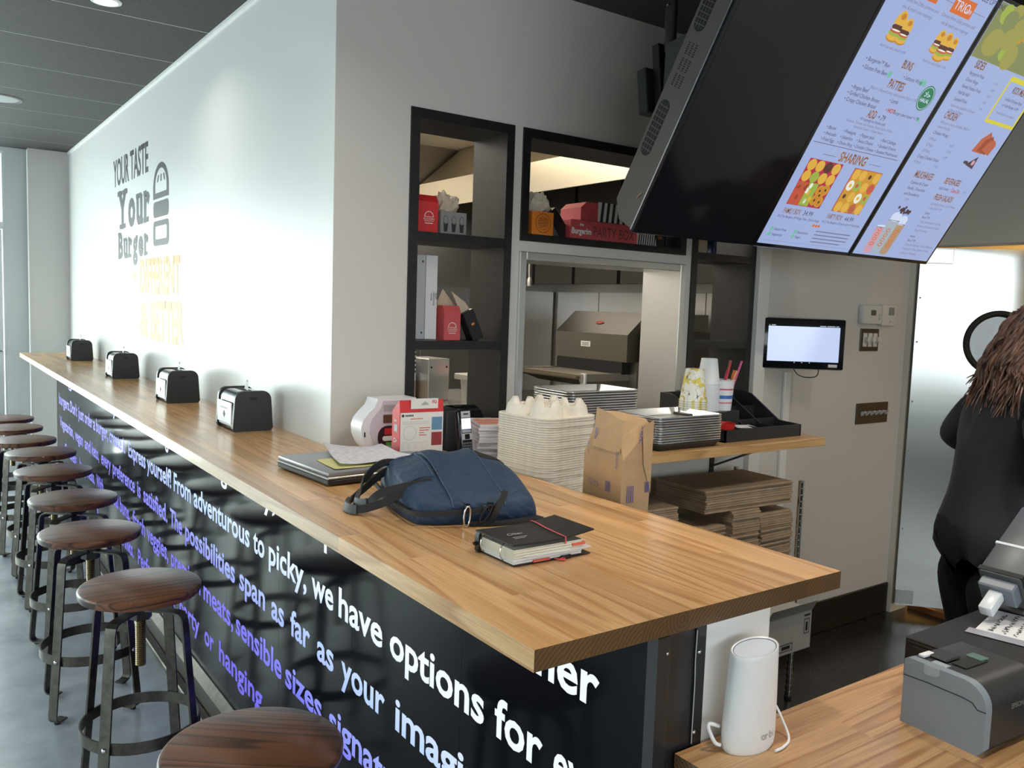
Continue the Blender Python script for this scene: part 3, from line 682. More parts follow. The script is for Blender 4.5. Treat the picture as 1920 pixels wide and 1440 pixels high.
# ------------------------------------------------------------------ white appliance, red carton, till printer, phone at the wall
dv = thing('white_appliance', 'white rounded appliance with dark button panel standing by the grey wall', 'appliance', (1.152, 2.215, ZC))
pts = []
for z, hw in ((0, 0.070), (0.010, 0.083), (0.030, 0.100), (0.055, 0.111), (0.080, 0.113), (0.100, 0.106), (0.120, 0.088), (0.135, 0.071), (0.150, 0.064), (0.158, 0.062)): pts.append((-hw, z))
prof = pts + [(-a, z) for a, z in reversed(pts)]
MB().prism(prof, 'y', -0.035, 0.035).build('body', pm('appliance_white', (0.86, 0.85, 0.87), 0.3), dv, smooth=35)
MB().prism([(a*0.80+0.004, z*0.9+0.010) for a, z in prof], 'y', -0.0375, -0.035).build('front_face', pm('appliance_lilac', (0.70, 0.63, 0.72), 0.4), dv, smooth=35)
MB().box(-0.045, 0.04, -0.0385, -0.0375, 0.122, 0.140, 0.0004).build('label_window', pm('grey_window', (0.45, 0.45, 0.47), 0.3), dv)
MB().box(-0.046, 0.03, -0.0395, -0.0375, 0.088, 0.112, 0.0008).build('small_display', pm('brown_display', (0.14, 0.08, 0.05), 0.2), dv)
MB().prism(rrect(0.05, -0.062, 0.014, 0.080, 0.03), 'y', -0.0395, -0.0375).build('button_panel', pm('panel_plum', (0.045, 0.02, 0.03), 0.3), dv)
MB().box(-0.042, -0.015, -0.0415, -0.0395, 0.054, 0.072, 0.0006).build('button', pm('button_red', (0.6, 0.03, 0.04), 0.35), dv)
MB().prism(rrect(0.02, -0.048, 0.036, 0.050, 0.0068), 'y', -0.0415, -0.0395).build('button', trim_white, dv)
MB().box(-0.036, -0.012, -0.0415, -0.0395, 0.018, 0.032, 0.0006).build('button', pm('button_green', (0.08, 0.35, 0.06), 0.35), dv)
MB().box(-0.1035, -0.1000, -0.0365, -0.0335, 0.050, 0.064).build('port', ink, dv)

rb = thing('red_carton', 'red and white printed carton with hang tab standing behind the blue bag', 'carton', (1.140, 2.035, ZC), math.radians(-3))
card_w = pm('carton_white', (0.74, 0.73, 0.71), 0.5)
bpz = [(-0.024, 0), (0.024, 0), (0.024, 0.140), (-0.020, 0.172), (-0.024, 0.140)]
MB().prism(bpz, 'x', -0.066, 0.066).build('box', red_card, rb)
q = MB().box(-0.064, 0.0655, -0.0252, -0.0242, 0.002, 0.138, m=0)
yf = -0.0255
def fl(q, x0, x1, z0, z1, m): q.quad((x0, yf, z0), (x1, yf, z0), (x1, yf, z1), (x0, yf, z1), m)
fl(q, 0.030, 0.062, 0.088, 0.124, 1); fl(q, 0.030, 0.062, 0.045, 0.082, 2)
for k_ in range(6): fl(q, -0.050+k_*0.0042, -0.047+k_*0.0042, 0.1275, 0.1325, 5)
q.flat([(0.004*math.cos(2*PI*i/14), 0.004*math.sin(2*PI*i/14)) for i in range(14)], (-0.057, yf, 0.130), (1, 0, 0), (0, 0, 1), m=5)
for k_ in range(9): fl(q, -0.034+k_*0.0042, -0.031+k_*0.0042, 0.1195, 0.1222, 4)
for i in range(3): fl(q, -0.058, 0.022, 0.113-i*0.0035, 0.1138-i*0.0035, 3)
n = 24
for k in range(n):
    a0, a1 = 2*PI*k/n, 2*PI*(k+1)/n
    q.quad((-0.036+0.0185*math.cos(a0), yf, 0.083+0.0185*math.sin(a0)), (-0.036+0.0185*math.cos(a1), yf, 0.083+0.0185*math.sin(a1)), (-0.036+0.0195*math.cos(a1), yf, 0.083+0.0195*math.sin(a1)), (-0.036+0.0195*math.cos(a0), yf, 0.083+0.0195*math.sin(a0)), 3)
for i, w_ in enumerate((0.034, 0.030, 0.015, 0.022)): fl(q, -0.008, -0.008+w_, 0.094-i*0.0065, 0.0962-i*0.0065, 4)
for i in range(4):
    x0 = -0.057+i*0.020
    for a, b_, c_, d_ in ((x0, x0+0.016, 0.038, 0.0386), (x0, x0+0.016, 0.056, 0.0566), (x0, x0+0.0006, 0.038, 0.0566), (x0+0.0154, x0+0.016, 0.038, 0.0566)): fl(q, a, b_, c_, d_, 3)
for i in range(4): fl(q, -0.058, 0.026, 0.032-i*0.003, 0.0327-i*0.003, 3)
xb = 0.036
for i in range(9):
    w_ = (0.0012, 0.002, 0.0008)[i % 3]; fl(q, xb, xb+w_, 0.006, 0.026, 5); xb += w_+0.0013
q.build('front_print', [card_w, pm('print_blue', (0.12, 0.26, 0.42), 0.5), pm('print_maroon', (0.28, 0.03, 0.04), 0.5), pm('print_grey', (0.45, 0.45, 0.44), 0.6), pm('print_red', (0.6, 0.08, 0.06), 0.6), ink], rb)
q = MB().box(-0.034, 0.048, -0.0258, -0.0246, 0.148, 0.176, m=0)
q.flat([(-0.012, 0), (0.012, 0), (0.010, 0.004), (0, 0.010), (-0.010, 0.004)], (0.008, -0.0261, 0.158), (1, 0, 0), (0, 0, 1), m=1)
q.text('EQ', (0.030, -0.0261, 0.163), (1, 0, 0), (0, 0, 1), height=0.008, width=0.014, bold=0.03, m=2)
q.build('hang_tab', [card_w, pm('tab_grey', (0.4, 0.4, 0.4), 0.5), pm('print_red2', (0.6, 0.04, 0.04), 0.5)], rb)
q = MB()
q.box(-0.0668, -0.0662, -0.012, 0.010, 0.085, 0.105, m=0).text('5m', (-0.0669, 0.010, 0.112), (0, -1, 0), (0, 0, 1), height=0.009, m=1, bold=.02).text('C+', (-0.0669, 0.012, 0.055), (0, -1, 0), (0, 0, 1), height=0.012, m=1, bold=.03)
q.box(-0.0668, -0.0662, -0.016, 0.008, 0.012, 0.030, m=1)
q.build('side_print', [pm('plug_grey', (0.45, 0.42, 0.46), 0.4), paper], rb)

tp = thing('till_printer', 'black till printer behind the red carton and the cordless phone', 'printer', (1.368, 2.235, 0.9755), 0)
MB().box(-0.055, 0.005, -0.065, 0.065, 0, 0.212, 0.008, seg=2).build('body', black_plastic, tp, smooth=35)
pr = [(-0.065, 0), (0.065, 0), (0.065, 0.187), (0.045, 0.212), (0.0, 0.218), (-0.035, 0.207), (-0.06, 0.182)]
MB().prism(pr, 'x', 0.006, 0.085).build('paper_cover', black_gloss, tp, smooth=30)
MB().box(0.02, 0.065, -0.068, -0.064, 0.165, 0.169).build('paper_slot', alum, tp)

ph = thing('cordless_phone', 'black and silver cordless phone handset upright in its charging cradle', 'phone', (1.258, 1.965, ZC), math.radians(6))
MB().box(-0.032, 0.032, -0.03, 0.04, 0, 0.022, 0.006, seg=2).build('cradle', black_plastic, ph, smooth=35)
X = Matrix.Translation((0, 0.004, 0.018)) @ Matrix.Rotation(math.radians(-9), 4, 'X')
MB().box(-0.022, 0.022, -0.011, 0.012, 0, 0.128, 0.008, X=X, seg=3).build('handset', black_gloss, ph, smooth=35)
hs_s = pm('phone_silver', (0.62, 0.66, 0.70), 0.3, metal=0.5)
MB().box(-0.016, 0.016, -0.0125, -0.0108, 0.104, 0.122, 0.0006, X=X).build('earpiece', hs_s, ph)
MB().box(-0.008, 0.008, -0.0132, -0.0124, 0.112, 0.116, X=X).build('earpiece_slot', ink, ph)
MB().box(-0.016, 0.016, -0.0125, -0.0108, 0.072, 0.102, 0.0004, X=X).build('screen', emis('phone_screen', (0.85, 0.90, 1.0), 0.9), ph)
MB().box(-0.015, 0.015, -0.0122, -0.0108, 0.062, 0.070, 0.0004, X=X).build('screen_band', pm('phone_band', (0.3, 0.36, 0.42), 0.3), ph)
MB().box(-0.018, 0.018, -0.0125, -0.0108, 0.042, 0.060, 0.0012, X=X).build('control_pad', hs_s, ph)
MB().box(-0.008, 0.008, -0.0140, -0.0124, 0.044, 0.058, 0.0015, X=X).build('navigation_key', black_gloss, ph)
for r in range(4):
    for c_ in range(3):
        MB().box(-0.016+c_*0.0112, -0.0065+c_*0.0112, -0.0130, -0.0108, 0.030-r*0.0072, 0.0352-r*0.0072, 0.0005, X=X).build('key', pm('key_grey', (0.10, 0.11, 0.13), 0.3), ph)

# ------------------------------------------------------------------ blue bag
bg_m = bpy.data.materials.new('navy_nylon'); bg_m.use_nodes = True
nt = bg_m.node_tree; b = nt.nodes['Principled BSDF']; b.inputs['Roughness'].default_value = 0.62; b.inputs['Sheen Weight'].default_value = 0.05
tc = nt.nodes.new('ShaderNodeTexCoord'); n1 = nt.nodes.new('ShaderNodeTexNoise'); n1.inputs['Scale'].default_value = 14; n1.inputs['Detail'].default_value = 3; nt.links.new(tc.outputs['Object'], n1.inputs[0])
r_ = nt.nodes.new('ShaderNodeValToRGB'); r_.color_ramp.elements[0].color = (0.006, 0.022, 0.056, 1); r_.color_ramp.elements[1].color = (0.012, 0.046, 0.110, 1); nt.links.new(n1.outputs[0], r_.inputs[0]); nt.links.new(r_.outputs[0], b.inputs[0])
n2 = nt.nodes.new('ShaderNodeTexNoise'); n2.inputs['Scale'].default_value = 26; n2.inputs['Detail'].default_value = 2; n2.inputs['Distortion'].default_value = 1.6; nt.links.new(tc.outputs['Object'], n2.inputs[0])
w2 = nt.nodes.new('ShaderNodeTexWave'); w2.inputs['Scale'].default_value = 700; nt.links.new(tc.outputs['Object'], w2.inputs[0])
b1 = nt.nodes.new('ShaderNodeBump'); b1.inputs['Strength'].default_value = 0.55; b1.inputs['Distance'].default_value = 0.012; nt.links.new(n2.outputs[0], b1.inputs['Height'])
b2 = nt.nodes.new('ShaderNodeBump'); b2.inputs['Strength'].default_value = 0.15; b2.inputs['Distance'].default_value = 0.0006; nt.links.new(w2.outputs['Fac'], b2.inputs['Height']); nt.links.new(b1.outputs[0], b2.inputs['Normal']); nt.links.new(b2.outputs[0], b.inputs['Normal'])
bag = thing('laptop_bag', 'navy blue fabric laptop bag with black handles lying on the bar top', 'bag', (0.962, 1.545, ZC), math.radians(-13))
BU, BV, BH = 0.145, 0.172, 0.098    # half width (x), half length (y), height
def bagz(a, b):      # top surface height over the normalised footprint
    e = (max(0, 1-abs(a)**16)*max(0, 1-abs(b)**18))**0.30
    t = (b+1)/2; s = math.sin(min(1, t/0.66)*PI/2)**1.3 if t < 0.66 else 1-0.45*((t-0.66)/0.34)**2
    ta = 1 - 0.45*max(0, -a)**2.2 - 0.55*max(0, a)**4
    h = e*(0.046*(1-0.25*max(0, a)**6) + 0.056*s*ta)
    w_ = e*min(1, 2.2*(1-abs(a)))
    h += w_*(0.0030*math.sin(a*6+1.3*b)*math.cos(b*4-a*2) + 0.0022*math.sin(10*a-5*b) + 0.0075*max(0, a-0.35)*math.sin(11*b+5*a) + 0.005*max(0, -a-0.45)*math.sin(9*b+2))
    return h
def bagp(a, b, lift=0.0):
    rr_ = 1-0.06*max(0, abs(a)*abs(b))**2*2
    return (a*BU*rr_, b*BV*rr_, max(0.004, bagz(a, b))+lift)
n = 40; v = []; f = []
for i in range(n+1):
    for j in range(n+1):
        a = -1+2*i/n; b_ = -1+2*j/n
        a = math.copysign(1-(1-abs(a))**1.9, a); b_ = math.copysign(1-(1-abs(b_))**1.9, b_)
        v.append(bagp(a, b_))
for i in range(n):
    for j in range(n): f.append((i*(n+1)+j, (i+1)*(n+1)+j, (i+1)*(n+1)+j+1, i*(n+1)+j+1))
q = MB().add(v, f)
per = [i*(n+1) for i in range(n+1)] + [n*(n+1)+j for j in range(1, n+1)] + [i*(n+1)+n for i in range(n-1, -1, -1)] + [j for j in range(n-1, 0, -1)]
q.add([(v[i][0]*0.97, v[i][1]*0.97, 0.0) for i in per] + [v[i] for i in per], [(k, (k+1) % len(per), len(per)+(k+1) % len(per), len(per)+k) for k in range(len(per))] + [tuple(range(len(per)-1, -1, -1))])
q.build('body', bg_m, bag, smooth=60)
def bagpatch(name, a0, a1, b0, b1, lift, mat, n=20):
    q = MB(); v = []
    for i in range(n+1):
        for j in range(n+1): v.append(bagp(a0+(a1-a0)*i/n, b0+(b1-b0)*j/n, lift))
    q.add(v, [(i*(n+1)+j, (i+1)*(n+1)+j, (i+1)*(n+1)+j+1, i*(n+1)+j+1) for i in range(n) for j in range(n)])
    pr_ = [i*(n+1) for i in range(n+1)] + [n*(n+1)+j for j in range(1, n+1)] + [i*(n+1)+n for i in range(n-1, -1, -1)] + [j for j in range(n-1, 0, -1)]
    q.add([v[i] for i in pr_]+[(v[i][0], v[i][1], v[i][2]-lift-0.002) for i in pr_], [(k, (k+1) % len(pr_), len(pr_)+(k+1) % len(pr_), len(pr_)+k) for k in range(len(pr_))])
    return q.build(name, mat, bag, smooth=60)
bagpatch('trolley_sleeve', -0.42, 0.36, -0.985, 0.93, 0.0035, bg_m)
seam_m = pm('seam_navy', (0.06, 0.10, 0.16), 0.6)
for a in (-0.42, 0.36):
    MB().tube([bagp(a, -0.985+1.9*i/24, 0.0045) for i in range(25)], 0.0011, 6).build('piping', seam_m, bag, smooth=60)
bagpatch('handle_pocket', -0.93, -0.50, -0.40, 0.46, 0.003, bg_m, 12)
MB().tube([bagp(-0.50, -0.40+0.86*i/10, 0.004) for i in range(11)]+[bagp(-0.50-0.4*i/8, 0.46, 0.004) for i in range(1, 9)], 0.0012, 6).build('piping', seam_m, bag, smooth=60)
bagpatch('black_mesh_pocket', 0.40, 0.86, 0.15, 0.94, 0.002, pm('mesh_black', (0.008, 0.008, 0.009), 0.7), 12)
strap_m = pm('strap_black', (0.014, 0.014, 0.016), 0.6, bump=(700, 0.2)); grip_m = pm('grip_grey', (0.05, 0.052, 0.055), 0.55)
zp = [(-0.150, 0.12, 0.030), (-0.152, 0.0, 0.027), (-0.150, -0.10, 0.025), (-0.132, -0.160, 0.025), (-0.08, -0.178, 0.027), (0.0, -0.181, 0.030)]
def smooth_path(p, n=6):
    p = [Vector(x) for x in p]; out = []
    for i in range(len(p)-1):
        p0, p1, p2, p3 = p[max(i-1, 0)], p[i], p[i+1], p[min(i+2, len(p)-1)]
        for k in range(n):
            t = k/n; out.append(0.5*((2*p1)+(-p0+p2)*t+(2*p0-5*p1+4*p2-p3)*t*t+(-p0+3*p1-3*p2+p3)*t**3))
    out.append(p[-1]); return out
MB().strap(smooth_path(zp), (0, 0, 1), 0.009, 0.005).build('zip', strap_m, bag, smooth=40)
for dz, off, sp_ in ((0.0, 0.0, 0.0), (0.022, 0.012, 0.02)):
    hp = smooth_path([(-0.095+off, 0.085, 0.075), (-0.140, 0.080, 0.060+dz), (-0.185, 0.065, 0.030+dz), (-0.222+sp_, 0.035, 0.012+dz*0.6), (-0.236+sp_, -0.005, 0.010+dz*0.4), (-0.222+sp_, -0.045, 0.012+dz*0.6), (-0.180, -0.062, 0.025+dz), (-0.135, -0.075, 0.050+dz*0.5), (-0.090+off, -0.080, 0.070)])
    hd = MB().strap(hp, (0.25, 0, 1), 0.016, 0.0035).build('handle', strap_m, bag, smooth=40)
    MB().strap([p + Vector((-0.0015, 0, 0.0)) for p in hp[18:31]], (0.25, 0, 1), 0.018, 0.008).build('grip', grip_m, hd, smooth=40)
# zip pulls
for px_, py_, tilt in ((-0.038, -0.186, 0.0), (0.010, -0.187, 0.5)):
    zt_ = MB().box(px_-0.006, px_+0.006, py_-0.006, py_+0.004, 0.028, 0.046, 0.002).build('zip_slider', black_gloss, bag, smooth=35)
    X = Matrix.Translation((px_, py_-0.007, 0.042)) @ Matrix.Rotation(tilt+0.08, 4, 'Y')
    n = 20
    MB().tube([X @ Vector((0.0065*math.cos(2*PI*i/n), 0, -0.020+0.020*math.sin(2*PI*i/n))) for i in range(n)], 0.002, 8, closed=True).build('zip_pull', chrome if tilt == 0 else strap_m, zt_, smooth=60)
MB().strap(smooth_path([(0.012, -0.188, 0.010), (0.022, -0.190, 0.030), (0.036, -0.188, 0.052), (0.043, -0.184, 0.066)]), (0.8, 0, 0.6), 0.013, 0.007).build('zip_tab', strap_m, bag, smooth=40)
MB().strap(smooth_path([(-0.03, -0.178, 0.004), (0.02, -0.188, 0.003), (0.08, -0.180, 0.003), (0.13, -0.160, 0.003)]), (0, 1, 0), 0.025, 0.004).build('shoulder_strap', strap_m, bag, smooth=40)

# ------------------------------------------------------------------ ring organiser
ob = thing('organiser', 'black ring organiser with pink elastic and cream pages, lying near the bar end', 'organiser', (0.812, 1.112, ZC), 0)
cov = pm('organiser_cover', (0.014, 0.013, 0.012), 0.42, bump=(400, 0.15))
MB().box(0.0, 0.168, 0, 0.112, 0.0, 0.0025, 0.001).build('back_cover', cov, ob)
for i in range(1): pass
MB().prism([(0, 0.0), (0, 0.034), (-0.003, 0.037), (-0.006, 0.030), (-0.006, 0.004), (-0.003, 0)], 'y', 0.100, 0.112).build('spine', cov, ob, smooth=40)
q = MB(); pg = pm('cream_pages', (0.78, 0.74, 0.62), 0.8); pgw = pm('white_pages', (0.82, 0.81, 0.79), 0.8)
r9 = random.Random(4)
for i in range(11):
    z0 = 0.0032+i*0.0023; ov = r9.uniform(-0.004, 0.004); q.box(0.0005, 0.150+ov, 0.003-0.0012*(i % 2), 0.108, z0, z0+0.0019, m=(1 if i < 4 else 0))
q.build('pages', [pg, pgw], ob)
MB().box(0.040, 0.075, -0.0015, 0.010, 0.0030, 0.0066).box(0.125, 0.153, -0.001, 0.012, 0.0195, 0.0240).build('index_tab', pm('tab_coral', (0.75, 0.14, 0.08), 0.6), ob)
sheet('loose_page', pgw, [(0.02, -0.004, 0.0125), (0.163, -0.008, 0.0135), (0.166, 0.09, 0.0135), (0.02, 0.1, 0.0125)], amp=0.002, parent=ob, seed=9)
n = 14; top = []
for i in range(n+1):
    a = i/n; top.append((-0.004+0.177*a, 0.0355-0.0015*math.sin(a*PI)+0.0065*max(0, a-0.6)/0.4))
prof = top + [(x, z+0.0028) for x, z in reversed(top)]
MB().prism(prof, 'y', 0.0, 0.113).build('front_cover', cov, ob, smooth=30)
MB().strap([(0.108, 0.0-0.0012, 0.026), (0.108, -0.0012, 0.0385), (0.108, 0.02, 0.0392), (0.112, 0.06, 0.0395), (0.118, 0.10, 0.0402), (0.119, 0.1142, 0.040), (0.119, 0.1142, 0.002)], (1, 0, 0), 0.003, 0.0008).build('elastic', pm('elastic_pink', (0.62, 0.10, 0.13), 0.6), ob)
q = MB(); q.text('Ober', (0.022, 0.050, 0.0390), (0.92, 0.0, 0.001), (0, 1, 0), height=0.012, italic=0.3).quad((0.022, 0.036, 0.0388), (0.052, 0.036, 0.0388), (0.052, 0.0385, 0.0388), (0.022, 0.0385, 0.0388)).quad((0.022, 0.029, 0.0388), (0.044, 0.029, 0.0388), (0.044, 0.031, 0.0388), (0.022, 0.031, 0.0388))
q.build('lettering', pm('print_silver', (0.42, 0.42, 0.42), 0.4), ob)
for y in (0.030, 0.090):
    n = 16; MB().tube([(0.001+0.009*math.cos(2*PI*i/n), y, 0.019+0.014*math.sin(2*PI*i/n)) for i in range(n)], 0.0013, 6, closed=True).build('ring', chrome, ob, smooth=60)
MB().lathe([(0, 0), (0.0032, 0), (0.0032, 0.006), (0, 0.006)], 12, X=Matrix.Translation((-0.006, 0.106, 0.016)) @ Matrix.Rotation(-PI/2, 4, 'Y')).build('snap', black_gloss, ob, smooth=40)
lpt = smooth_path([(0.085, 0.0, 0.004), (0.090, -0.008, 0.003), (0.097, -0.013, 0.0025), (0.101, -0.009, 0.003), (0.096, -0.006, 0.0035), (0.092, -0.010, 0.003)])
MB().tube(lpt, 0.0013, 6).build('loop_cord', pm('cord_coral', (0.75, 0.08, 0.06), 0.5), ob, smooth=60)
MB().box(0.100, 0.122, -0.016, -0.004, 0.0, 0.006, 0.002, X=Matrix.Rotation(0.1, 4, 'Z')).build('pen_loop', cov, ob, smooth=35)
# ------------------------------------------------------------------ back ledge on brackets
XE = 2.862; YLF = 1.92
lg = thing('wall_ledge', 'pale wooden ledge on black brackets under the pass window', 'shelf', (0, 0, 0))
for i in range(2):
    ya = YLF + i*(YK-YLF)/2; MB().box(1.62, XE, ya+0.0003, ya+(YK-YLF)/2-0.0003, ZLED-0.032, ZLED, 0.0012).build('plank', ledge_wood, lg)
def bracket(x):
    MB().box(x-0.012, x+0.012, YK-0.006, YK, ZLED-0.20, ZLED-0.032).box(x-0.012, x+0.012, YLF+0.06, YK-0.006, ZLED-0.038, ZLED-0.0322).strap([(x, YLF+0.12, ZLED-0.04), (x, YK-0.006, ZLED-0.17)], (1, 0, 0), 0.022, 0.006).build('bracket', black_paint, lg)
bracket(1.95); bracket(2.70)

# low work shelf just behind the bar
wk = thing('work_shelf', 'narrow shelf behind the bar carrying carriers, menus and napkin pack', 'shelf', (0, 0, 0))
MB().box(XR+0.012, 1.56, 1.36, YK-0.015, 0.955, 0.975, 0.001).build('board', pm('laminate_grey', (0.35, 0.34, 0.33), 0.5), wk)
MB().box(XR+0.012, XR+0.03, 1.40, 1.44, 0, 0.955).box(XR+0.012, XR+0.03, 2.2, 2.24, 0, 0.955).build('post', black_paint, wk)
ZWK = 0.975

# moulded pulp drink carriers, one object each
def make_carrier():
    t = MB(); n = 7; r = 0.042; hw = 0.104
    def rr(h, r_, z):
        o_ = []
        for cx, cy, a0 in ((h-r_, -h+r_, -PI/2), (h-r_, h-r_, 0), (-h+r_, h-r_, PI/2), (-h+r_, -h+r_, PI)):
            for i in range(n+1):
                a = a0+(PI/2)*i/n; o_.append((cx+r_*math.cos(a), cy+r_*math.sin(a), z))
        return o_
    L0 = rr(hw, r, 0.0); L1 = rr(hw, r, 0.0042); L2 = rr(hw-0.004, r-0.004, 0.0050); L3 = rr(hw-0.012, r-0.010, 0.0046); k = len(L0)
    for A, B in ((L0, L1), (L1, L2), (L2, L3)): t.add(A+B, [(i, (i+1) % k, k+(i+1) % k, k+i) for i in range(k)])
    t.add(L3, [tuple(range(k))]); t.add(L0, [tuple(range(k-1, -1, -1))])
    return t
car_me = make_carrier().build('cup_carrier', pulp)
tag(car_me, 'cream moulded pulp cup carrier in the tall stack behind the bar', 'cup carrier', 'stacked pulp cup carriers')
CX, CY = 1.402, 1.795; NCAR = 40; dzc = (1.222-ZWK)/NCAR
for i in range(NCAR-1):
    o = car_me if i == 0 else car_me.copy()
    if i: COL.objects.link(o)
    o.location = (CX+RND.uniform(-0.0012, 0.0012), CY+RND.uniform(-0.0012, 0.0012), ZWK+i*dzc); o.rotation_euler = (0, 0, math.radians(8)+RND.uniform(-0.015, 0.015)); o.scale = (1, 1, 1.18)
t = thing('cup_carrier', 'topmost cream pulp cup carrier with four raised cup sockets', 'cup carrier', (CX, CY, ZWK+(NCAR-1)*dzc), math.radians(8), 'stacked pulp cup carriers')
make_carrier().build('tray', pulp, t, smooth=35)
def socket(cx, cy, s):
    q = MB(); n = 24
    for r0, r1, z0, z1 in ((0.046, 0.040, 0.004, 0.030), (0.040, 0.031, 0.030, 0.046)):
        v = []
        for i in range(n):
            a = 2*PI*i/n
            nt_ = 0.5+0.5*math.cos(4*a+PI)      # notched rim
            zz1 = z1 - (0.016*(nt_ > 0.72) if z1 > 0.04 else 0)
            v += [(cx+r0*math.cos(a), cy+r0*math.sin(a), z0), (cx+r1*math.cos(a), cy+r1*math.sin(a), zz1)]
        q.add(v, [(2*i, 2*((i+1) % n), 2*((i+1) % n)+1, 2*i+1) for i in range(n)])
    v = [];
    for i in range(n):
        a = 2*PI*i/n; nt_ = 0.5+0.5*math.cos(4*a+PI); zz = 0.046-0.016*(nt_ > 0.72)
        v += [(cx+0.031*math.cos(a), cy+0.031*math.sin(a), zz), (cx+0.024*math.cos(a), cy+0.024*math.sin(a), zz-0.001), (cx+0.020*math.cos(a), cy+0.020*math.sin(a), 0.020)]
    q.add(v, [(3*i, 3*((i+1) % n), 3*((i+1) % n)+1, 3*i+1) for i in range(n)] + [(3*i+1, 3*((i+1) % n)+1, 3*((i+1) % n)+2, 3*i+2) for i in range(n)] + [tuple(3*i+2 for i in range(n))])
    q.build('cup_socket', pulp, t, smooth=50)
for sx_ in (-1, 1):
    for sy_ in (-1, 1): socket(sx_*0.047, sy_*0.047, 1)

# menus in two piles
mo = pm('menu_orange', (0.72, 0.27, 0.10), 0.45, var=(50, 0.5)); ml = pm('menu_pages', (0.72, 0.70, 0.74), 0.7)
def make_menu():
    t = thing('folded_menu', 'x', 'menu')
    MB().box(-0.055, 0.055, -0.075, 0.075, 0, 0.0075, 0.001).build('pages', ml, t)
    q = MB().box(-0.0545, 0.0545, -0.0745, 0.0745, 0.0076, 0.0084)
    q.build('cover', ml, t)
    q = MB()
    for i in range(5): q.quad((-0.053, -0.066+i*0.025, 0.0086), (0.053, -0.058+i*0.025, 0.0086), (0.053, -0.040+i*0.025, 0.0086), (-0.053, -0.048+i*0.025, 0.0086), i % 2)
    q.build('cover_print', [mo, pm('print_red3', (0.6, 0.06, 0.03), 0.5)], t)
    return t
m0 = make_menu()
for i in range(22):
    o = m0 if i == 0 else dup(m0)
    a = i % 22; o.location = (1.385+RND.uniform(-.003, .003), 2.03+RND.uniform(-.003, .003), ZWK+a*0.0088); o.rotation_euler = (0, 0, math.radians(-22)+RND.uniform(-.06, .06))
    o['label'] = 'folded orange and white menu in the pile between the phone and the cup carriers' if i < 21 else 'topmost folded menu with striped orange cover in the pile beside the carriers'
    o['group'] = 'pile of folded menus'

# kraft napkin pack behind the bar
kb = thing('napkin_pack', 'torn open brown paper napkin pack with blue print behind the bar', 'napkin pack', (1.362, 1.475, ZWK), 0)
q = MB(); x0, x1, y0, y1 = -0.034, 0.050, -0.066, 0.070
def lvl(z, i, tx=0.0):
    return [(x0+i, y0+i*0.6, z), (x1-i, y0+i*0.6, z+tx), (x1-i, y1-i*0.6, z+tx*0.5), (x0+i, y1-i*0.6, z)]
LV = [[(x0, y0, 0), (x1, y0, 0), (x1, y1, 0), (x0, y1, 0)], [(x0-0.003, y0, 0.10), (x1+0.002, y0-0.002, 0.10), (x1, y1, 0.10), (x0, y1+0.002, 0.10)],
      [(x0-0.001, y0-0.001, 0.185), (x1+0.003, y0, 0.19), (x1+0.002, y1, 0.19), (x0+0.0, y1+0.001, 0.185)],
      [(x0+0.004, y0+0.02, 0.235), (x1+0.004, y0+0.004, 0.262), (x1-0.002, y1-0.02, 0.255), (x0+0.012, y1-0.006, 0.225)],
      [(x0+0.018, y0+0.030, 0.272), (x1-0.004, y0+0.016, 0.277), (x1-0.010, y1-0.035, 0.284), (x0+0.022, y1-0.028, 0.288)]]
for A, B in zip(LV, LV[1:]): q.add(A+B, [(i, (i+1) % 4, 4+(i+1) % 4, 4+i) for i in range(4)])
q.add(LV[-1], [(0, 1, 2, 3)])
q.build('bag', kraft, kb)
sheet('torn_flap', kraft, [(x1+0.004, y0-0.003, 0.10), (x1+0.006, y0-0.003, 0.275), (x1-0.030, y0-0.004, 0.255), (x1-0.022, y0-0.003, 0.17)], n=6, amp=0.002, parent=kb, seed=2)
sheet('torn_flap', kraft, [(x0-0.002, y0+0.01, 0.20), (x0+0.012, y0+0.015, 0.272), (x0+0.016, y1-0.02, 0.290), (x0-0.004, y1-0.03, 0.20)], n=6, amp=0.003, parent=kb, seed=6)
bl = pm('print_violet_blue', (0.10, 0.10, 0.34), 0.6); xf = x0-0.0036
def pt(): return MB()
MB().text('Xpressnap', (xf, 0.0-0.045, 0.205), (0, 0, -1), (0, -1, 0), height=0.007).build('print', bl, kb)
MB().text('Xpressnap', (xf, 0.055, 0.215), (0, 0, -1), (0, -1, 0), height=0.005).build('print', bl, kb)
MB().text('TORK', (xf+0.003, 0.030, 0.220), (0, -0.2, 1), (0, 1, 0.2), height=0.008, bold=.02).build('print', bl, kb)
q = MB()
for i in range(6): q.quad((xf, -0.012+i*-0.003, 0.105), (xf, -0.0135+i*-0.003, 0.105), (xf, -0.0135+i*-0.003, 0.130), (xf, -0.012+i*-0.003, 0.130))
q.build('print', bl, kb)
n = 14
for cyy, czz in ((0.040, 0.120), (0.020, 0.116)):
    q = MB()
    for k_ in range(n):
        a0, a1 = 2*PI*k_/n, 2*PI*(k_+0.7)/n
        q.quad((xf, cyy+0.0055*math.cos(a0), czz+0.0055*math.sin(a0)), (xf, cyy+0.0055*math.cos(a1), czz+0.0055*math.sin(a1)), (xf, cyy+0.0075*math.cos(a1), czz+0.0075*math.sin(a1)), (xf, cyy+0.0075*math.cos(a0), czz+0.0075*math.sin(a0)))
    q.build('print', bl, kb)
yfr = y0-0.0035
MB().text('TORK', (0.022, yfr, 0.225), (0.1, 0, 1), (-1, 0, 0.1), height=0.010, bold=.02).text('Advanced', (0.012, yfr, 0.222), (0.1, 0, 1), (-1, 0, 0.1), height=0.004).build('print', bl, kb)
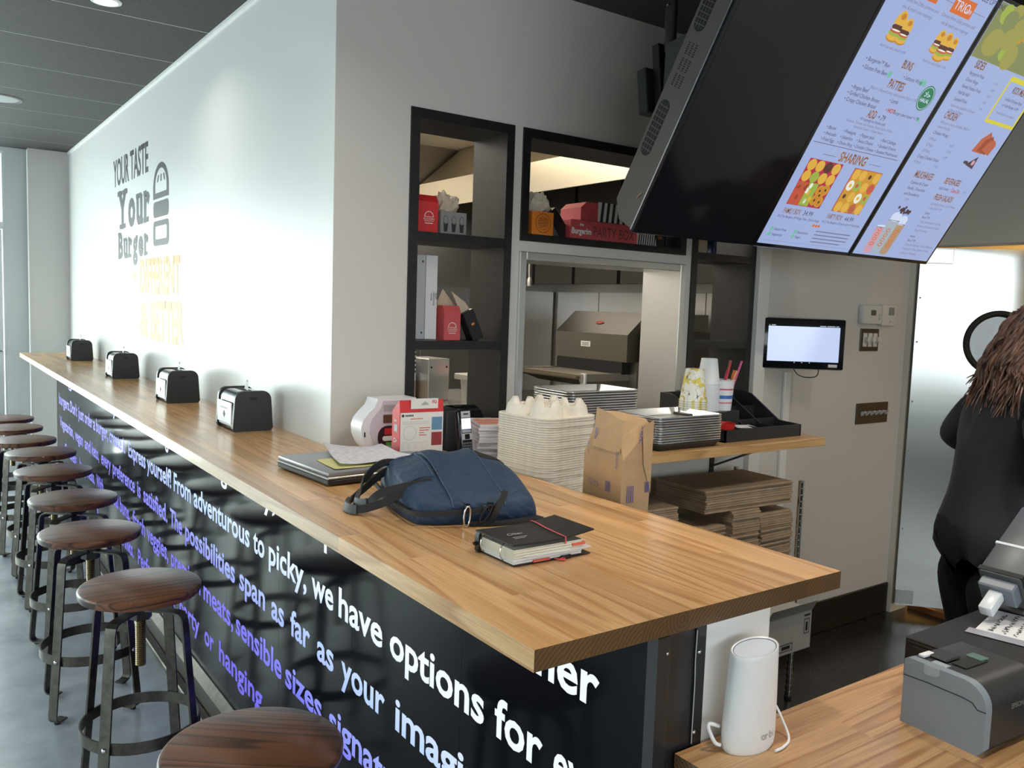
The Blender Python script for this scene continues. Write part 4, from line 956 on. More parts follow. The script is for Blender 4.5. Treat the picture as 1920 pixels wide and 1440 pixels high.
q = MB()
for i in range(5): q.quad((0.036+i*0.003, yfr, 0.105), (0.0375+i*0.003, yfr, 0.105), (0.0375+i*0.003, yfr, 0.130), (0.036+i*0.003, yfr, 0.130))
q.build('print', bl, kb); q = MB()
for i in range(4): q.quad((-0.02+i*0.006, yfr, 0.085), (-0.018+i*0.006, yfr, 0.085), (-0.018+i*0.006, yfr, 0.125), (-0.02+i*0.006, yfr, 0.125))
q.build('print', bl, kb)

# ------------------------------------------------------------------ sheet pans, one object each
def make_pan(mat):
    q = MB(); n = 4
    def rr(hx, hy, r_, z):
        o_ = []
        for cx, cy, a0 in ((hx-r_, -hy+r_, -PI/2), (hx-r_, hy-r_, 0), (-hx+r_, hy-r_, PI/2), (-hx+r_, -hy+r_, PI)):
            for i in range(n+1):
                a = a0+(PI/2)*i/n; o_.append((cx+r_*math.cos(a), cy+r_*math.sin(a), z))
        return o_
    HX, HY = 0.158, 0.112
    Ls = [rr(HX-0.016, HY-0.016, 0.014, 0.0), rr(HX-0.006, HY-0.006, 0.020, 0.020), rr(HX-0.002, HY-0.002, 0.022, 0.0180), rr(HX, HY, 0.023, 0.0205), rr(HX-0.001, HY-0.001, 0.022, 0.0235), rr(HX-0.005, HY-0.005, 0.020, 0.0240), rr(HX-0.0165, HY-0.0165, 0.013, 0.0015)]
    k = len(Ls[0])
    for A, B in zip(Ls, Ls[1:]): q.add(A+B, [(i, (i+1) % k, k+(i+1) % k, k+i) for i in range(k)])
    q.add(Ls[0], [tuple(range(k-1, -1, -1))]); q.add(Ls[-1], [tuple(range(k))])
    return q.build('sheet_pan', mat, smooth=35)
pn0 = make_pan(alum)
tray_blk = make_pan(black_plastic); tray_blk.location = (2.140, 2.052, ZLED); tag(tray_blk, 'black tray at the bottom of the pan stack on the ledge', 'tray')
def stack(x, y, z, n, dz, lab, top, grp, first):
    for i in range(n):
        o = pn0 if (i == 0 and first) else pn0.copy()
        if not (i == 0 and first): COL.objects.link(o)
        o.location = (x+RND.uniform(-.0012, .0012), y+RND.uniform(-.0012, .0012), z+i*dz); o.rotation_euler = (0, 0, RND.uniform(-.008, .008))
        tag(o, top if i == n-1 else lab, 'sheet pan', grp)
stack(2.140, 2.052, ZLED+0.006, 11, 0.0083, 'aluminium sheet pan in the lower stack in front on the ledge', 'topmost sheet pan of the lower stack in front on the ledge', 'front stack of sheet pans', True)
stack(1.945, 2.27, ZLED, 19, 0.0088, 'aluminium sheet pan in the tall stack in the pass window', 'topmost sheet pan of the tall stack in the pass window', 'tall stack of sheet pans', False)

# ------------------------------------------------------------------ condiment organiser with cups
og = thing('condiment_organiser', 'black stepped plastic condiment organiser standing on the ledge by the wall', 'organiser', (2.36, 1.985, ZLED), 0)
W_, D_ = 0.435, 0.33
MB().box(0, W_, 0, D_, 0, 0.006).box(0, W_, 0, 0.006, 0.006, 0.045).build('tray', black_plastic, og)
side = [(0, 0.0), (D_, 0.0), (D_, 0.150), (D_-0.05, 0.150), (D_-0.09, 0.140), (0.10, 0.050), (0.0, 0.045)]
for x in (0, W_-0.006): MB().prism(side, 'x', x, x+0.006).build('side_panel', black_plastic, og)
for x in (0.105, 0.21, 0.315): MB().prism([(0.006, 0.006), (D_-0.006, 0.006), (D_-0.006, 0.135), (D_-0.09, 0.128), (0.10, 0.044), (0.006, 0.040)], 'x', x, x+0.004).build('divider', black_plastic, og)
MB().box(0.006, W_-0.006, 0.12, 0.125, 0.006, 0.058).box(0.006, W_-0.006, 0.22, 0.225, 0.006, 0.095).box(0.006, W_-0.006, D_-0.006, D_, 0.006, 0.150).build('step_wall', black_plastic, og)
def make_cup(mat, r0, r1, h, name='paper_cup'):
    return MB().lathe([(0, h), (r1-0.002, h), (r1, h-0.002), (r0, 0.003), (r0+0.0025, 0.0025), (r0+0.0025, 0), (r0-0.001, 0)], 28).build(name, mat, smooth=40)
cup_w = pm('cup_white', (0.80, 0.82, 0.85), 0.4)
cupp = bpy.data.materials.new('cup_printed'); cupp.use_nodes = True
nt = cupp.node_tree; b = nt.nodes['Principled BSDF']; b.inputs['Roughness'].default_value = 0.45
tc = nt.nodes.new('ShaderNodeTexCoord'); n1 = nt.nodes.new('ShaderNodeTexNoise'); n1.inputs['Scale'].default_value = 26; n1.inputs['Detail'].default_value = 0; n1.inputs['Distortion'].default_value = 1.5; nt.links.new(tc.outputs['Object'], n1.inputs[0])
r1 = nt.nodes.new('ShaderNodeValToRGB'); r1.color_ramp.interpolation = 'CONSTANT'; r1.color_ramp.elements[0].color = (0.80, 0.79, 0.72, 1); r1.color_ramp.elements[1].position = 0.56; r1.color_ramp.elements[1].color = (0.72, 0.60, 0.10, 1)
nt.links.new(n1.outputs[0], r1.inputs[0])
n2 = nt.nodes.new('ShaderNodeTexNoise'); n2.inputs['Scale'].default_value = 18; n2.inputs['Detail'].default_value = 0; n2.inputs['Distortion'].default_value = 2.5; nt.links.new(tc.outputs['Object'], n2.inputs[0])
r2 = nt.nodes.new('ShaderNodeValToRGB'); r2.color_ramp.interpolation = 'CONSTANT'; r2.color_ramp.elements[0].color = (0, 0, 0, 1)
e = r2.color_ramp.elements.new(0.485); e.color = (1, 1, 1, 1); e = r2.color_ramp.elements.new(0.505); e.color = (0, 0, 0, 1); nt.links.new(n2.outputs[0], r2.inputs[0])
mx = nt.nodes.new('ShaderNodeMix'); mx.data_type = 'RGBA'; nt.links.new(r2.outputs[0], mx.inputs[0]); nt.links.new(r1.outputs[0], mx.inputs[6]); mx.inputs[7].default_value = (0.06, 0.06, 0.14, 1); nt.links.new(mx.outputs[2], b.inputs[0])
c0 = make_cup(cupp, 0.050, 0.033, 0.118)
for i in range(5):
    o = c0 if i == 0 else c0.copy()
    if i: COL.objects.link(o)
    o.location = (2.338, 2.125, ZLED+0.104+i*0.0085); tag(o, 'paper cup with yellow and black squiggle print, upside down in the nested stack', 'cup', 'nested printed cups')
c0 = make_cup(cup_w, 0.042, 0.030, 0.095, 'plastic_cup')
for i in range(17):
    o = c0 if i == 0 else c0.copy()
    if i: COL.objects.link(o)
    o.location = (2.425, 2.135, ZLED+0.098+i*0.0062); tag(o, 'plain white cup in the tall nested stack beside the printed cups', 'cup', 'nested white cups')
# the two stacks rest on blocks of the organiser's rear step
MB().box(-0.095, 0.11, 0.09, 0.20, 0.0, 0.097, 0.002).build('rear_step', black_plastic, og)
sj = thing('straw_tub', 'white printed tub with blue and red band holding wrapped straws', 'tub', (2.505, 2.135, ZLED+0.096), 0)
MB().lathe([(0, 0), (0.036, 0), (0.044, 0.112), (0.046, 0.114), (0.043, 0.116), (0.042, 0.112), (0.034, 0.004), (0, 0.004)], 28).build('tub', cup_w, sj, smooth=40)
MB().lathe([(0.0385, 0.045), (0.0402, 0.064), (0.0400, 0.045)], 28).build('blue_band', pm('band_blue', (0.05, 0.16, 0.50), 0.5), sj, smooth=40)
for z in (0.028, 0.078): MB().lathe([(0.0355+z*0.075, z), (0.0360+z*0.078, z+0.005), (0.0365+z*0.07, z)], 28).build('red_band', pm('band_red', (0.55, 0.05, 0.12), 0.5), sj, smooth=40)
MB().box(0.12, 0.205, 0.11, 0.21, 0.0, 0.096, 0.002, X=Matrix.Translation((0.0, 0.0, 0))).build('rear_step', black_plastic, og)
scol = [('straw_orange', (0.80, 0.28, 0.08)), ('straw_green', (0.20, 0.55, 0.22)), ('straw_pink', (0.60, 0.06, 0.22)), ('straw_red', (0.6, 0.04, 0.05)), ('straw_orange2', (0.8, 0.33, 0.12)), ('straw_pink2', (0.66, 0.10, 0.30))]
for i, (nm, c_) in enumerate(scol):
    a = i*1.05; b0 = (2.505+0.014*math.cos(a), 2.135+0.014*math.sin(a), ZLED+0.101); b1 = (2.505+0.030+0.02*math.cos(a)+0.006*i, 2.125+0.02*math.sin(a), ZLED+0.096+0.150+0.018*((i*2) % 4))
    tag(MB().tube([b0, b1], 0.0042, 8).build('straw', pm(nm, c_, 0.35), smooth=40), ['orange straw in the tub', 'green straw in the tub, the tallest', 'magenta straw in the tub', 'red straw in the tub', 'second paler orange straw in the tub', 'pink straw in the tub'][i]+' beside the white cups', 'straw', 'straws in the tub')
MB().box(0.215, 0.30, 0.13, 0.21, 0.006, 0.05).build('divider', black_plastic, og)
tag(MB().lathe([(0, 0), (0.034, 0), (0.042, 0.055), (0.043, 0.058), (0.040, 0.058), (0.032, 0.004), (0, 0.004)], 28, c=(2.405, 2.035, ZLED+0.007)).build('red_cup', pm('red_plastic', (0.55, 0.02, 0.02), 0.35), smooth=40), 'small red plastic cup in the black condiment organiser', 'cup')
pk = pm('packet_white', (0.75, 0.75, 0.78), 0.5, var=(80, 0.2))
for i in range(9):
    X = Matrix.Translation((2.52+0.018*(i % 4)+0.006*(i//4), 2.03+0.012*(i//3), ZLED+0.008+0.004*i)) @ Matrix.Rotation(0.5*math.sin(i*2.1), 4, 'Z') @ Matrix.Rotation(0.25*math.cos(i*1.7), 4, 'X')
    tag(MB().box(-0.028, 0.028, -0.018, 0.018, 0, 0.003, 0.001, X=X).build('sauce_packet', pk), 'small white condiment packet heaped in the black organiser', 'packet', 'condiment packets')

# ------------------------------------------------------------------ wire rack with kraft bags and cardboard box below the ledge
rk = thing('wire_rack', 'chrome wire rack under the ledge holding bundles of kraft bags', 'rack', (0, 0, 0))
rx0, rx1, ry0, ry1 = 1.75, 2.80, 1.97, 2.29
for x in (rx0, rx1):
    for y in (ry0, ry1):
        q = MB().cyl((x, y, 0.01), (x, y, 0.875), 0.0115, n=14)
        for k_ in range(34): q.cyl((x, y, 0.03+k_*0.0254), (x, y, 0.032+k_*0.0254), 0.0125, n=14)
        po = q.build('post', chrome, rk, smooth=40); MB().cyl((x, y, 0), (x, y, 0.01), 0.014, n=14).build('foot', rubber, po, smooth=40)
for zs in (0.565, 0.24):
    q = MB()
    for y in (ry0, ry1): q.cyl((rx0, y, zs), (rx1, y, zs), 0.004, n=8).cyl((rx0, y, zs-0.025), (rx1, y, zs-0.025), 0.004, n=8)
    for x in (rx0, rx1): q.cyl((x, ry0, zs), (x, ry1, zs), 0.004, n=8).cyl((x, ry0, zs-0.025), (x, ry1, zs-0.025), 0.004, n=8)
    for k_ in range(40): x = rx0+(rx1-rx0)*k_/39; q.cyl((x, ry0, zs+0.002), (x, ry1, zs+0.002), 0.0018, n=6)
    zz = [(rx0+(rx1-rx0)*k_/36, ry0, zs-0.023+0.021*(k_ % 2)) for k_ in range(37)]; q.tube(zz, 0.0018, 6)
    q.build('wire_shelf', chrome, rk, smooth=40)
def bundle(x, y, z, sx_, sy_, h, rz, seed, lab):
    t = thing('kraft_bag_bundle', lab, 'paper bags', (x, y, z), rz, 'bundles of kraft bags on the rack')
    r = random.Random(seed); n = max(3, int(h/0.008))
    for i in range(n):
        a = r.uniform(-.004, .004); b_ = r.uniform(-.004, .004); z0 = h*i/n
        MB().box(-sx_/2+a, sx_/2+a, -sy_/2+b_, sy_/2+b_, z0, z0+h/n-0.0008, 0.0012, X=Matrix.Rotation(r.uniform(-.012, .012), 4, 'Z')).build('paper_bag', kraft_dark, t)
zr = 0.5695
bundle(1.99, 2.12, zr, 0.27, 0.24, 0.13, 0.03, 1, 'kraft bag bundle at the bottom left of the rack')
bundle(2.01, 2.11, zr+0.131, 0.28, 0.23, 0.14, -0.06, 2, 'kraft bag bundle on top of the left pile, beside the napkin pack')
bundle(2.29, 2.11, zr, 0.24, 0.24, 0.085, 0.02, 3, 'low kraft bag bundle in the middle of the rack')
bundle(2.28, 2.11, zr+0.086, 0.24, 0.23, 0.085, 0.06, 4, 'second kraft bag bundle in the middle pile of the rack')
bundle(2.50, 2.09, zr, 0.15, 0.22, 0.11, 0.0, 5, 'kraft bag bundle low in the pile left of the chrome post')
bundle(2.50, 2.09, zr+0.111, 0.15, 0.22, 0.11, -0.03, 6, 'kraft bag bundle in the second layer left of the chrome post')
bundle(2.685, 2.10, zr, 0.19, 0.23, 0.075, 0.01, 7, 'lowest kraft bag bundle beside the front chrome post')
bundle(2.685, 2.10, zr+0.076, 0.19, 0.23, 0.055, 0.02, 8, 'second kraft bag bundle beside the front chrome post')
bundle(2.68, 2.10, zr+0.132, 0.19, 0.23, 0.06, -0.02, 9, 'third kraft bag bundle beside the front chrome post')
bundle(2.53, 2.12, zr+0.222, 0.47, 0.26, 0.085, -0.04, 10, 'wide kraft bag bundle lying on top of the right piles')
cb = thing('cardboard_box', 'white cardboard box with black label under the bar on the lower rack shelf', 'box', (2.66, 2.03, 0.2445), 0)
cbm = pm('white_cardboard', (0.50, 0.49, 0.47), 0.7)
MB().box(-0.14, 0.13, -0.15, 0.15, 0, 0.15).build('carton', cbm, cb)
MB().prism([(-0.15, 0.15), (-0.152, 0.15), (-0.175, 0.192), (-0.173, 0.192)], 'x', -0.14, 0.13).build('flap', cbm, cb)
MB().prism([(0.15, 0.15), (0.152, 0.15), (0.175, 0.192), (0.173, 0.192)], 'x', -0.14, 0.13).build('flap', cbm, cb)
for grp_ in (((-0.06, 0.02, 0.012, 0.015), (-0.06, 0.02, 0.038, 0.041), (-0.06, -0.057, 0.012, 0.041), (0.017, 0.02, 0.012, 0.041), (-0.045, 0.005, 0.020, 0.033)), ((0.085, 0.118, 0.06, 0.063), (0.085, 0.118, 0.115, 0.118), (0.085, 0.088, 0.06, 0.118), (0.115, 0.118, 0.06, 0.118), (0.095, 0.108, 0.07, 0.105), (0.083, 0.12, 0.128, 0.136))):
    q = MB()
    for a, b_, c_, d_ in grp_: q.quad((a, -0.1506, c_), (b_, -0.1506, c_), (b_, -0.1506, d_), (a, -0.1506, d_))
    q.build('label_print', ink, cb)

# ------------------------------------------------------------------ service wall: black shelf niches, pass frame
def niche(name, label, xa, xb, za, zb, shelves, back=None):
    t = thing(name, label, 'shelf unit', ((xa+xb)/2, YK, za), 0)
    cx = (xa+xb)/2; fw = 0.031; h = zb-za; x0, x1 = xa-cx, xb-cx; d0, d1 = -0.006, YKB-YK+0.004
    MB().box(x0+0.0005, x0+fw, d0, d1, 0.0005, h-0.0005).build('side_panel', black_paint, t)
    MB().box(x1-fw, x1-0.0005, d0, d1, 0.0005, h-0.0005).build('side_panel', black_paint, t)
    MB().box(x0+fw, x1-fw, d0, d1, h-fw, h-0.0005).build('top_panel', black_paint, t)
    MB().box(x0+fw, x1-fw, d0, d1, 0.0005, 0.025).build('bottom_panel', black_paint, t)
    for z in shelves: MB().box(x0+fw, x1-fw, d0+0.002, d1, z-za-0.028, z-za).build('shelf_board', black_paint, t)
    return t
niche('shelf_niche', 'tall black open shelf niche beside the red carton in the grey wall', 1.26, 1.647, 1.10, 2.10, (1.728, 1.388))
niche('shelf_niche', 'wide low black open niche above the stainless pass window', 1.682, 2.482, 1.727, 2.10, ())
niche('shelf_niche', 'tall black open shelf niche between the pass window and the wall tablet', 2.518, 2.904, 1.10, 2.10, (1.745, 1.392))
pf = thing('pass_window_frame', 'brushed stainless frame lining the kitchen pass window', 'window frame', (2.082, YK, ZLED), 0)
def pbox(nm, *a): MB().box(*a, 0.002).build(nm, SS, pf, smooth=30)
pbox('jamb', -0.3995, -0.372, -0.010, 0.20, 0.001, 0.6445); pbox('jamb', 0.372, 0.3995, -0.010, 0.20, 0.001, 0.6445)
pbox('head', -0.372, 0.372, -0.010, 0.20, 0.617, 0.6445); pbox('sill', -0.372, 0.372, 0.001, 0.20, -0.0, 0.012)

# things on the shelves
def crumple(name, mat, c, r, h, seed, parent=None):
    rr_ = random.Random(seed); bm = bmesh.new(); bmesh.ops.create_icosphere(bm, subdivisions=3, radius=1)
    for v_ in bm.verts:
        k_ = 1+rr_.uniform(-.22, .22); v_.co = (v_.co.x*r*k_, v_.co.y*r*0.8*k_, (v_.co.z+1)*h/2*k_)
    q = MB(); bm.verts.index_update(); q.add([(v_.co.x+c[0], v_.co.y+c[1], v_.co.z+c[2]) for v_ in bm.verts], [[v_.index for v_ in f_.verts] for f_ in bm.faces]); bm.free()
    return q.build(name, mat, parent)
def emblem(q, x, y, z, s, m):
    """outlined burger mark with lettering row"""
    n = 12
    for i in range(n):
        a0, a1 = PI*i/n, PI*(i+1)/n
        q.quad((x+s*math.cos(a0), y, z+s*math.sin(a0)), (x+s*math.cos(a1), y, z+s*math.sin(a1)), (x+0.86*s*math.cos(a1), y, z+0.86*s*math.sin(a1)), (x+0.86*s*math.cos(a0), y, z+0.86*s*math.sin(a0)), m)
    q.quad((x-s, y, z-0.10*s), (x+s, y, z-0.10*s), (x+s, y, z), (x-s, y, z), m)
    q.text('FLAVORS', (x, y, z-0.62*s), (1, 0, 0), (0, 0, 1), width=2.3*s, height=0.36*s, m=m, align='c')
    q.quad((x-s, y, z-0.86*s), (x+s, y, z-0.86*s), (x+s, y, z-0.78*s), (x-s, y, z-0.78*s), m)
    q.quad((x-0.8*s, y, z-1.3*s), (x+0.8*s, y, z-1.3*s), (x+0.85*s, y, z-1.15*s), (x-0.85*s, y, z-1.15*s), m)
def carton(name, lab, x, y, z, w_, d_, h, mat, group=None, logo=None):
    t = thing(name, lab, 'carton', (x, y, z), 0, group)
    MB().box(-w_/2, w_/2, -d_/2, d_/2, 0, h*0.82).prism([(-d_/2, h*0.82), (d_/2, h*0.82), (d_/2*0.4, h), (-d_/2*0.6, h)], 'x', -w_/2, w_/2).build('box', mat, t)
    if logo: q = MB(); logo(q, -d_/2-0.0006); q.build('print', logo_m, t)
    return t
logo_m = pm('print_cream', (0.75, 0.70, 0.64), 0.5)
carton('carton', 'red carton with burger outline on the upper left shelf', 1.338, 2.405, 1.729, 0.090, 0.07, 0.118, red_card, logo=lambda q, y: emblem(q, 0.012, y, 0.050, 0.017, 0))
gb = thing('cup_box', 'grey printed box with crumpled paper on the upper left shelf', 'box', (1.440, 2.42, 1.729), 0)
q = MB().box(-0.047, 0.050, -0.05, 0.05, 0, 0.072, m=0)
for i in range(3):
    x = -0.028+i*0.030; y = -0.0506
    q.flat([(0.009*math.cos(2*PI*k_/16), 0.014*math.sin(2*PI*k_/16)) for k_ in range(16)], (x, y, 0.045), (1, 0, 0), (0, 0, 1), m=1)
    q.flat([(0.0076*math.cos(2*PI*k_/16), 0.0125*math.sin(2*PI*k_/16)) for k_ in range(16)], (x, y-0.0003, 0.045), (1, 0, 0), (0, 0, 1), m=0)
    q.flat([(-0.009, 0.015), (0.009, 0.015), (0.006, -0.012), (-0.006, -0.012)], (x, y, 0.020), (1, 0, 0), (0, 0, 1), m=1)
q.build('box', [pm('grey_card', (0.24, 0.24, 0.23), 0.6), ink], gb)
crumple('paper', pm('greaseproof', (0.60, 0.50, 0.38), 0.6), (0.0, 0.0, 0.060), 0.042, 0.075, 3, gb)
bn = thing('binder', 'white ring binder with handwritten spine on the middle left shelf', 'binder', (1.355, 2.41, 1.389), 0)
MB().box(-0.062, 0.048, -0.010, 0.09, 0, 0.272, 0.002).build('cover', pm('binder_grey', (0.50, 0.51, 0.54), 0.3), bn, smooth=30)
MB().box(0.004, 0.047, -0.0145, -0.0102, 0.001, 0.271, 0.001).build('spine', pm('binder_white', (0.72, 0.73, 0.75), 0.3), bn)
q = MB()
for i, s_ in enumerate(('Food', 'OPERATIONS', 'Guide')): q.text(s_, (0.040-i*0.0085, -0.0150, 0.150+(-0.0 if i != 1 else 0.004)), (0, 0, -1), (1, 0, 0), height=0.006, width=(0.018, 0.044, 0.024)[i], m=0, bold=.01)
for z in (0.022, 0.250): q.flat([(0.003*math.cos(2*PI*k_/10), 0.004*math.sin(2*PI*k_/10)) for k_ in range(10)], (-0.006, -0.0106, z), (1, 0, 0), (0, 0, 1))
q.build('handwriting', ink, bn)
carton('carton', 'pink red carton with burger outline on the middle left shelf', 1.447, 2.40, 1.389, 0.062, 0.06, 0.112, pink_card, logo=lambda q, y: emblem(q, 0.0, y, 0.042, 0.016, 0))
gsb = pm('glassine', (0.55, 0.46, 0.34), 0.55)
sb_ = thing('snack_bag', 'small printed box with upright brown paper bag behind the pink carton', 'bag', (1.507, 2.44, 1.389), 0)
MB().box(-0.02, 0.02, -0.03, 0.03, 0, 0.062).build('box', pm('dark_card', (0.10, 0.08, 0.07), 0.6), sb_)
MB().prism([(-0.075, 0.05), (0.0, 0.05), (0.004, 0.09), (-0.062, 0.165), (-0.082, 0.12)], 'y', -0.01, -0.004).build('paper', gsb, sb_)
fb = thing('fry_carton', 'black fry carton leaning against the right side of the middle shelf', 'carton', (1.553, 2.40, 1.3895), 0)
X = Matrix.Translation((0.0, 0, 0.001)) @ Matrix.Rotation(math.radians(-26), 4, 'Y')
MB().box(-0.022, 0.022, -0.03, 0.03, 0.0, 0.105, 0.002, X=X).build('carton', black_paint, fb)
MB().prism([(-0.018, 0.10), (0.018, 0.10), (0.012, 0.13), (-0.022, 0.185)], 'y', -0.012, -0.008, X=X).build('paper', gsb, fb)
MB().box(-0.006, 0.006, -0.0308, -0.030, 0.055, 0.062, X=X).build('print', pm('print_orange', (0.7, 0.25, 0.05), 0.5), fb)
# upper pass niche
orb = thing('orange_box', 'small orange box with round stamp in the niche above the pass window', 'box', (1.775, 2.372, 1.7525), 0)
MB().box(-0.045, 0.045, -0.04, 0.05, 0, 0.078, 0.001).build('box', pm('orange_card', (0.72, 0.21, 0.02), 0.5), orb)
q = MB(); n = 28
for r0, r1 in ((0.031, 0.033), (0.021, 0.0225)):
    for i in range(n):
        a0, a1 = 2*PI*i/n, 2*PI*(i+1)/n
        q.quad((r0*math.cos(a0), -0.0408, 0.039+r0*math.sin(a0)), (r0*math.cos(a1), -0.0408, 0.039+r0*math.sin(a1)), (r1*math.cos(a1), -0.0408, 0.039+r1*math.sin(a1)), (r1*math.cos(a0), -0.0408, 0.039+r1*math.sin(a0)))
for i in range(6):
    z = 0.024+i*0.0055; wv = 0.020*math.cos((z-0.039)/0.021*1.3); q.quad((-wv, -0.0408, z), (wv, -0.0408, z+0.004), (wv, -0.0408, z+0.006), (-wv, -0.0408, z+0.002))
q.build('stamp', pm('print_brown', (0.16, 0.07, 0.03), 0.6), orb)
crumple('paper', pm('greaseproof2', (0.72, 0.64, 0.52), 0.6), (0.012, 0.02, 0.070), 0.045, 0.075, 8, orb)
tb = thing('fry_carton', 'black fry carton with white paper tilted beside the orange box', 'carton', (1.868, 2.40, 1.7525), 0)
X = Matrix.Translation((0.045, 0, 0.001)) @ Matrix.Rotation(math.radians(-40), 4, 'Y')
MB().box(-0.024, 0.024, -0.03, 0.03, 0.0, 0.115, 0.002, X=X).build('carton', black_paint, tb)
MB().prism([(-0.018, 0.10), (0.018, 0.10), (0.016, 0.13), (-0.006, 0.160)], 'y', -0.010, 0.010, X=X).build('paper', pm('greaseproof2', (0.7, 0.6, 0.5), 0.6), tb)
stripe_w, stripe_k = pm('stripe_white', (0.72, 0.72, 0.74), 0.5), ink
pb = thing('party_box', 'pink red party box with printed lettering in the niche above the pass window', 'box', (2.06, 2.372, 1.7525), 0)
q = MB().box(-0.155, 0.165, -0.03, 0.10, 0, 0.066, 0.001, m=0)
q.text('PARTY BOX', (-0.050, -0.0308, 0.012), (1, 0, 0), (0, 0, 1), width=0.20, height=0.036, m=1).text('Burgerim', (-0.150, -0.0308, 0.018), (1, 0, 0), (0, 0, 1), width=0.09, height=0.020, m=2, bold=.03).text('the', (-0.115, -0.0308, 0.046), (1, 0, 0), (0, 0, 1), height=0.010, m=2, bold=.03)
q.build('box', [pink_card, pm('print_plum', (0.13, 0.05, 0.06), 0.6), paper], pb)
pb2 = thing('party_box', 'open striped lid box stacked on the pink party box', 'box', (2.085, 2.385, 1.8195), 0)
MB().prism([(-0.130, 0.0), (-0.130, 0.045), (-0.105, 0.066), (-0.05, 0.066), (-0.05, 0.0)], 'y', -0.035, 0.08).box(-0.05, 0.14, -0.03, 0.08, 0, 0.060).build('box', pink_card, pb2)
q = MB(); q.box(-0.05, 0.142, -0.0362, -0.0356, 0.001, 0.070, m=0)
for i in range(7): x = -0.040+i*0.027; q.quad((x, -0.0366, 0.001), (x+0.013, -0.0366, 0.001), (x+0.020, -0.0366, 0.070), (x+0.007, -0.0366, 0.070), 1)
q.build('stripes', [stripe_w, stripe_k], pb2)
sb2 = thing('striped_bag', 'black and white striped paper bag lying in the niche beside the party box', 'bag', (2.285, 2.39, 1.7525), 0)
q = MB().prism([(-0.05, 0), (0.05, 0), (0.04, 0.045), (-0.03, 0.055)], 'y', -0.04, 0.06, m=0)
for i in range(8): x = -0.046+i*0.0115; q.quad((x, -0.0406, 0.001), (x+0.005, -0.0406, 0.001), (x+0.009, -0.0406, 0.042), (x+0.004, -0.0406, 0.042), 1)
q.build('bag', [stripe_w, stripe_k], sb2)
for i in range(2):
    bb2 = thing('black_carton', ['black carton with small orange print at the right end of the upper niche', 'plain black carton in the right corner of the upper niche'][i], 'carton', (2.362+i*0.062, 2.40, 1.7525), 0)
    MB().box(-0.026, 0.026, -0.04, 0.04, 0, 0.06, 0.002).build('box', black_paint, bb2)
    if i == 0:
        q = MB(); q.text('CIO', (-0.012, -0.0408, 0.03), (1, 0, 0), (0, 0, 1), height=0.010, bold=.02); q.build('print', pm('print_orange', (0.7, 0.25, 0.05), 0.5), bb2)
# right niche: red and cream box, dark jar, utensils
rb2 = thing('food_box', 'red and cream food box on the top shelf of the right niche', 'box', (2.605, 2.43, 1.746), 0)
MB().box(-0.05, 0.06, -0.04, 0.05, 0, 0.07, 0.001).build('box', pm('cream_card', (0.55, 0.45, 0.33), 0.6), rb2); MB().box(-0.0505, -0.02, -0.0408, 0.05, 0.001, 0.0705).build('red_end', red_card, rb2)
jar = thing('blue_jar', 'dark blue jar on the top shelf of the right niche', 'jar', (2.72, 2.44, 1.746), 0)
MB().lathe([(0, 0), (0.036, 0), (0.038, 0.01), (0.038, 0.08), (0.032, 0.09), (0, 0.09)], 24).build('body', pm('jar_blue', (0.01, 0.02, 0.08), 0.25), jar, smooth=40); MB().lathe([(0.033, 0.09), (0.034, 0.105), (0, 0.105)], 24).build('lid', black_paint, jar, smooth=40)
# ------------------------------------------------------------------ kitchen beyond the openings
wkb = struct(MB().box(1.10, 3.95, 5.0, 5.12, 0, ZH).box(3.95, 4.07, YKB, 5.12, 0, ZH).build('wall_kitchen', SSd))
for i in range(5):
    xa = 1.12+i*0.56; MB().box(xa+0.002, xa+0.556, 4.988, 5.0, 0.9, 1.63, 0.001).build('steel_panel', SS, wkb)
for i in range(5):
    ya = 2.54+i*0.49; MB().box(3.938, 3.95, ya+0.002, ya+0.486, 0.9, 1.63, 0.001).build('steel_panel', SS, wkb)
hd = thing('extractor_hood', 'long stainless extractor hood seen through the wall openings', 'extractor hood', (0, 0, 0))
hood_m = steel('hood_steel', (0.62, 0.56, 0.46), 0.34)
MB().prism([(2.75, 2.12), (2.75, 2.283), (3.05, ZH-0.004), (3.05+0.01, ZH-0.004), (2.765, 2.28), (2.765, 2.12)], 'y', 2.80, 4.95).build('front_panel', hood_m, hd)
dkf = pm('hood_dark', (0.03, 0.026, 0.022), 0.55)
MB().box(2.765, 3.93, 2.80, 4.95, 2.27, 2.283).build('inner_roof', dkf, hd)
MB().box(2.75, 3.93, 2.79, 2.80, 2.12, 2.283).build('end_panel', hood_m, hd); MB().box(2.75, 3.93, 4.95, 4.96, 2.12, 2.283).build('end_panel', hood_m, hd)
for i in range(5): MB().box(3.35, 3.40, 2.86+i*0.41, 3.24+i*0.41, 1.66, 2.26, X=None).build('filter', dkf, hd)
MB().tube([(2.95, 3.99, 2.268), (2.95, 3.99, 1.72), (2.95, 3.985, 1.66)], 0.008, 8).build('nozzle_pipe', SSd, hd, smooth=50)
MB().lathe([(0, 0), (0.016, 0), (0.016, 0.035), (0.009, 0.05), (0, 0.05)], 14, c=(2.95, 3.985, 1.63)).build('nozzle', SSd, hd, smooth=40)

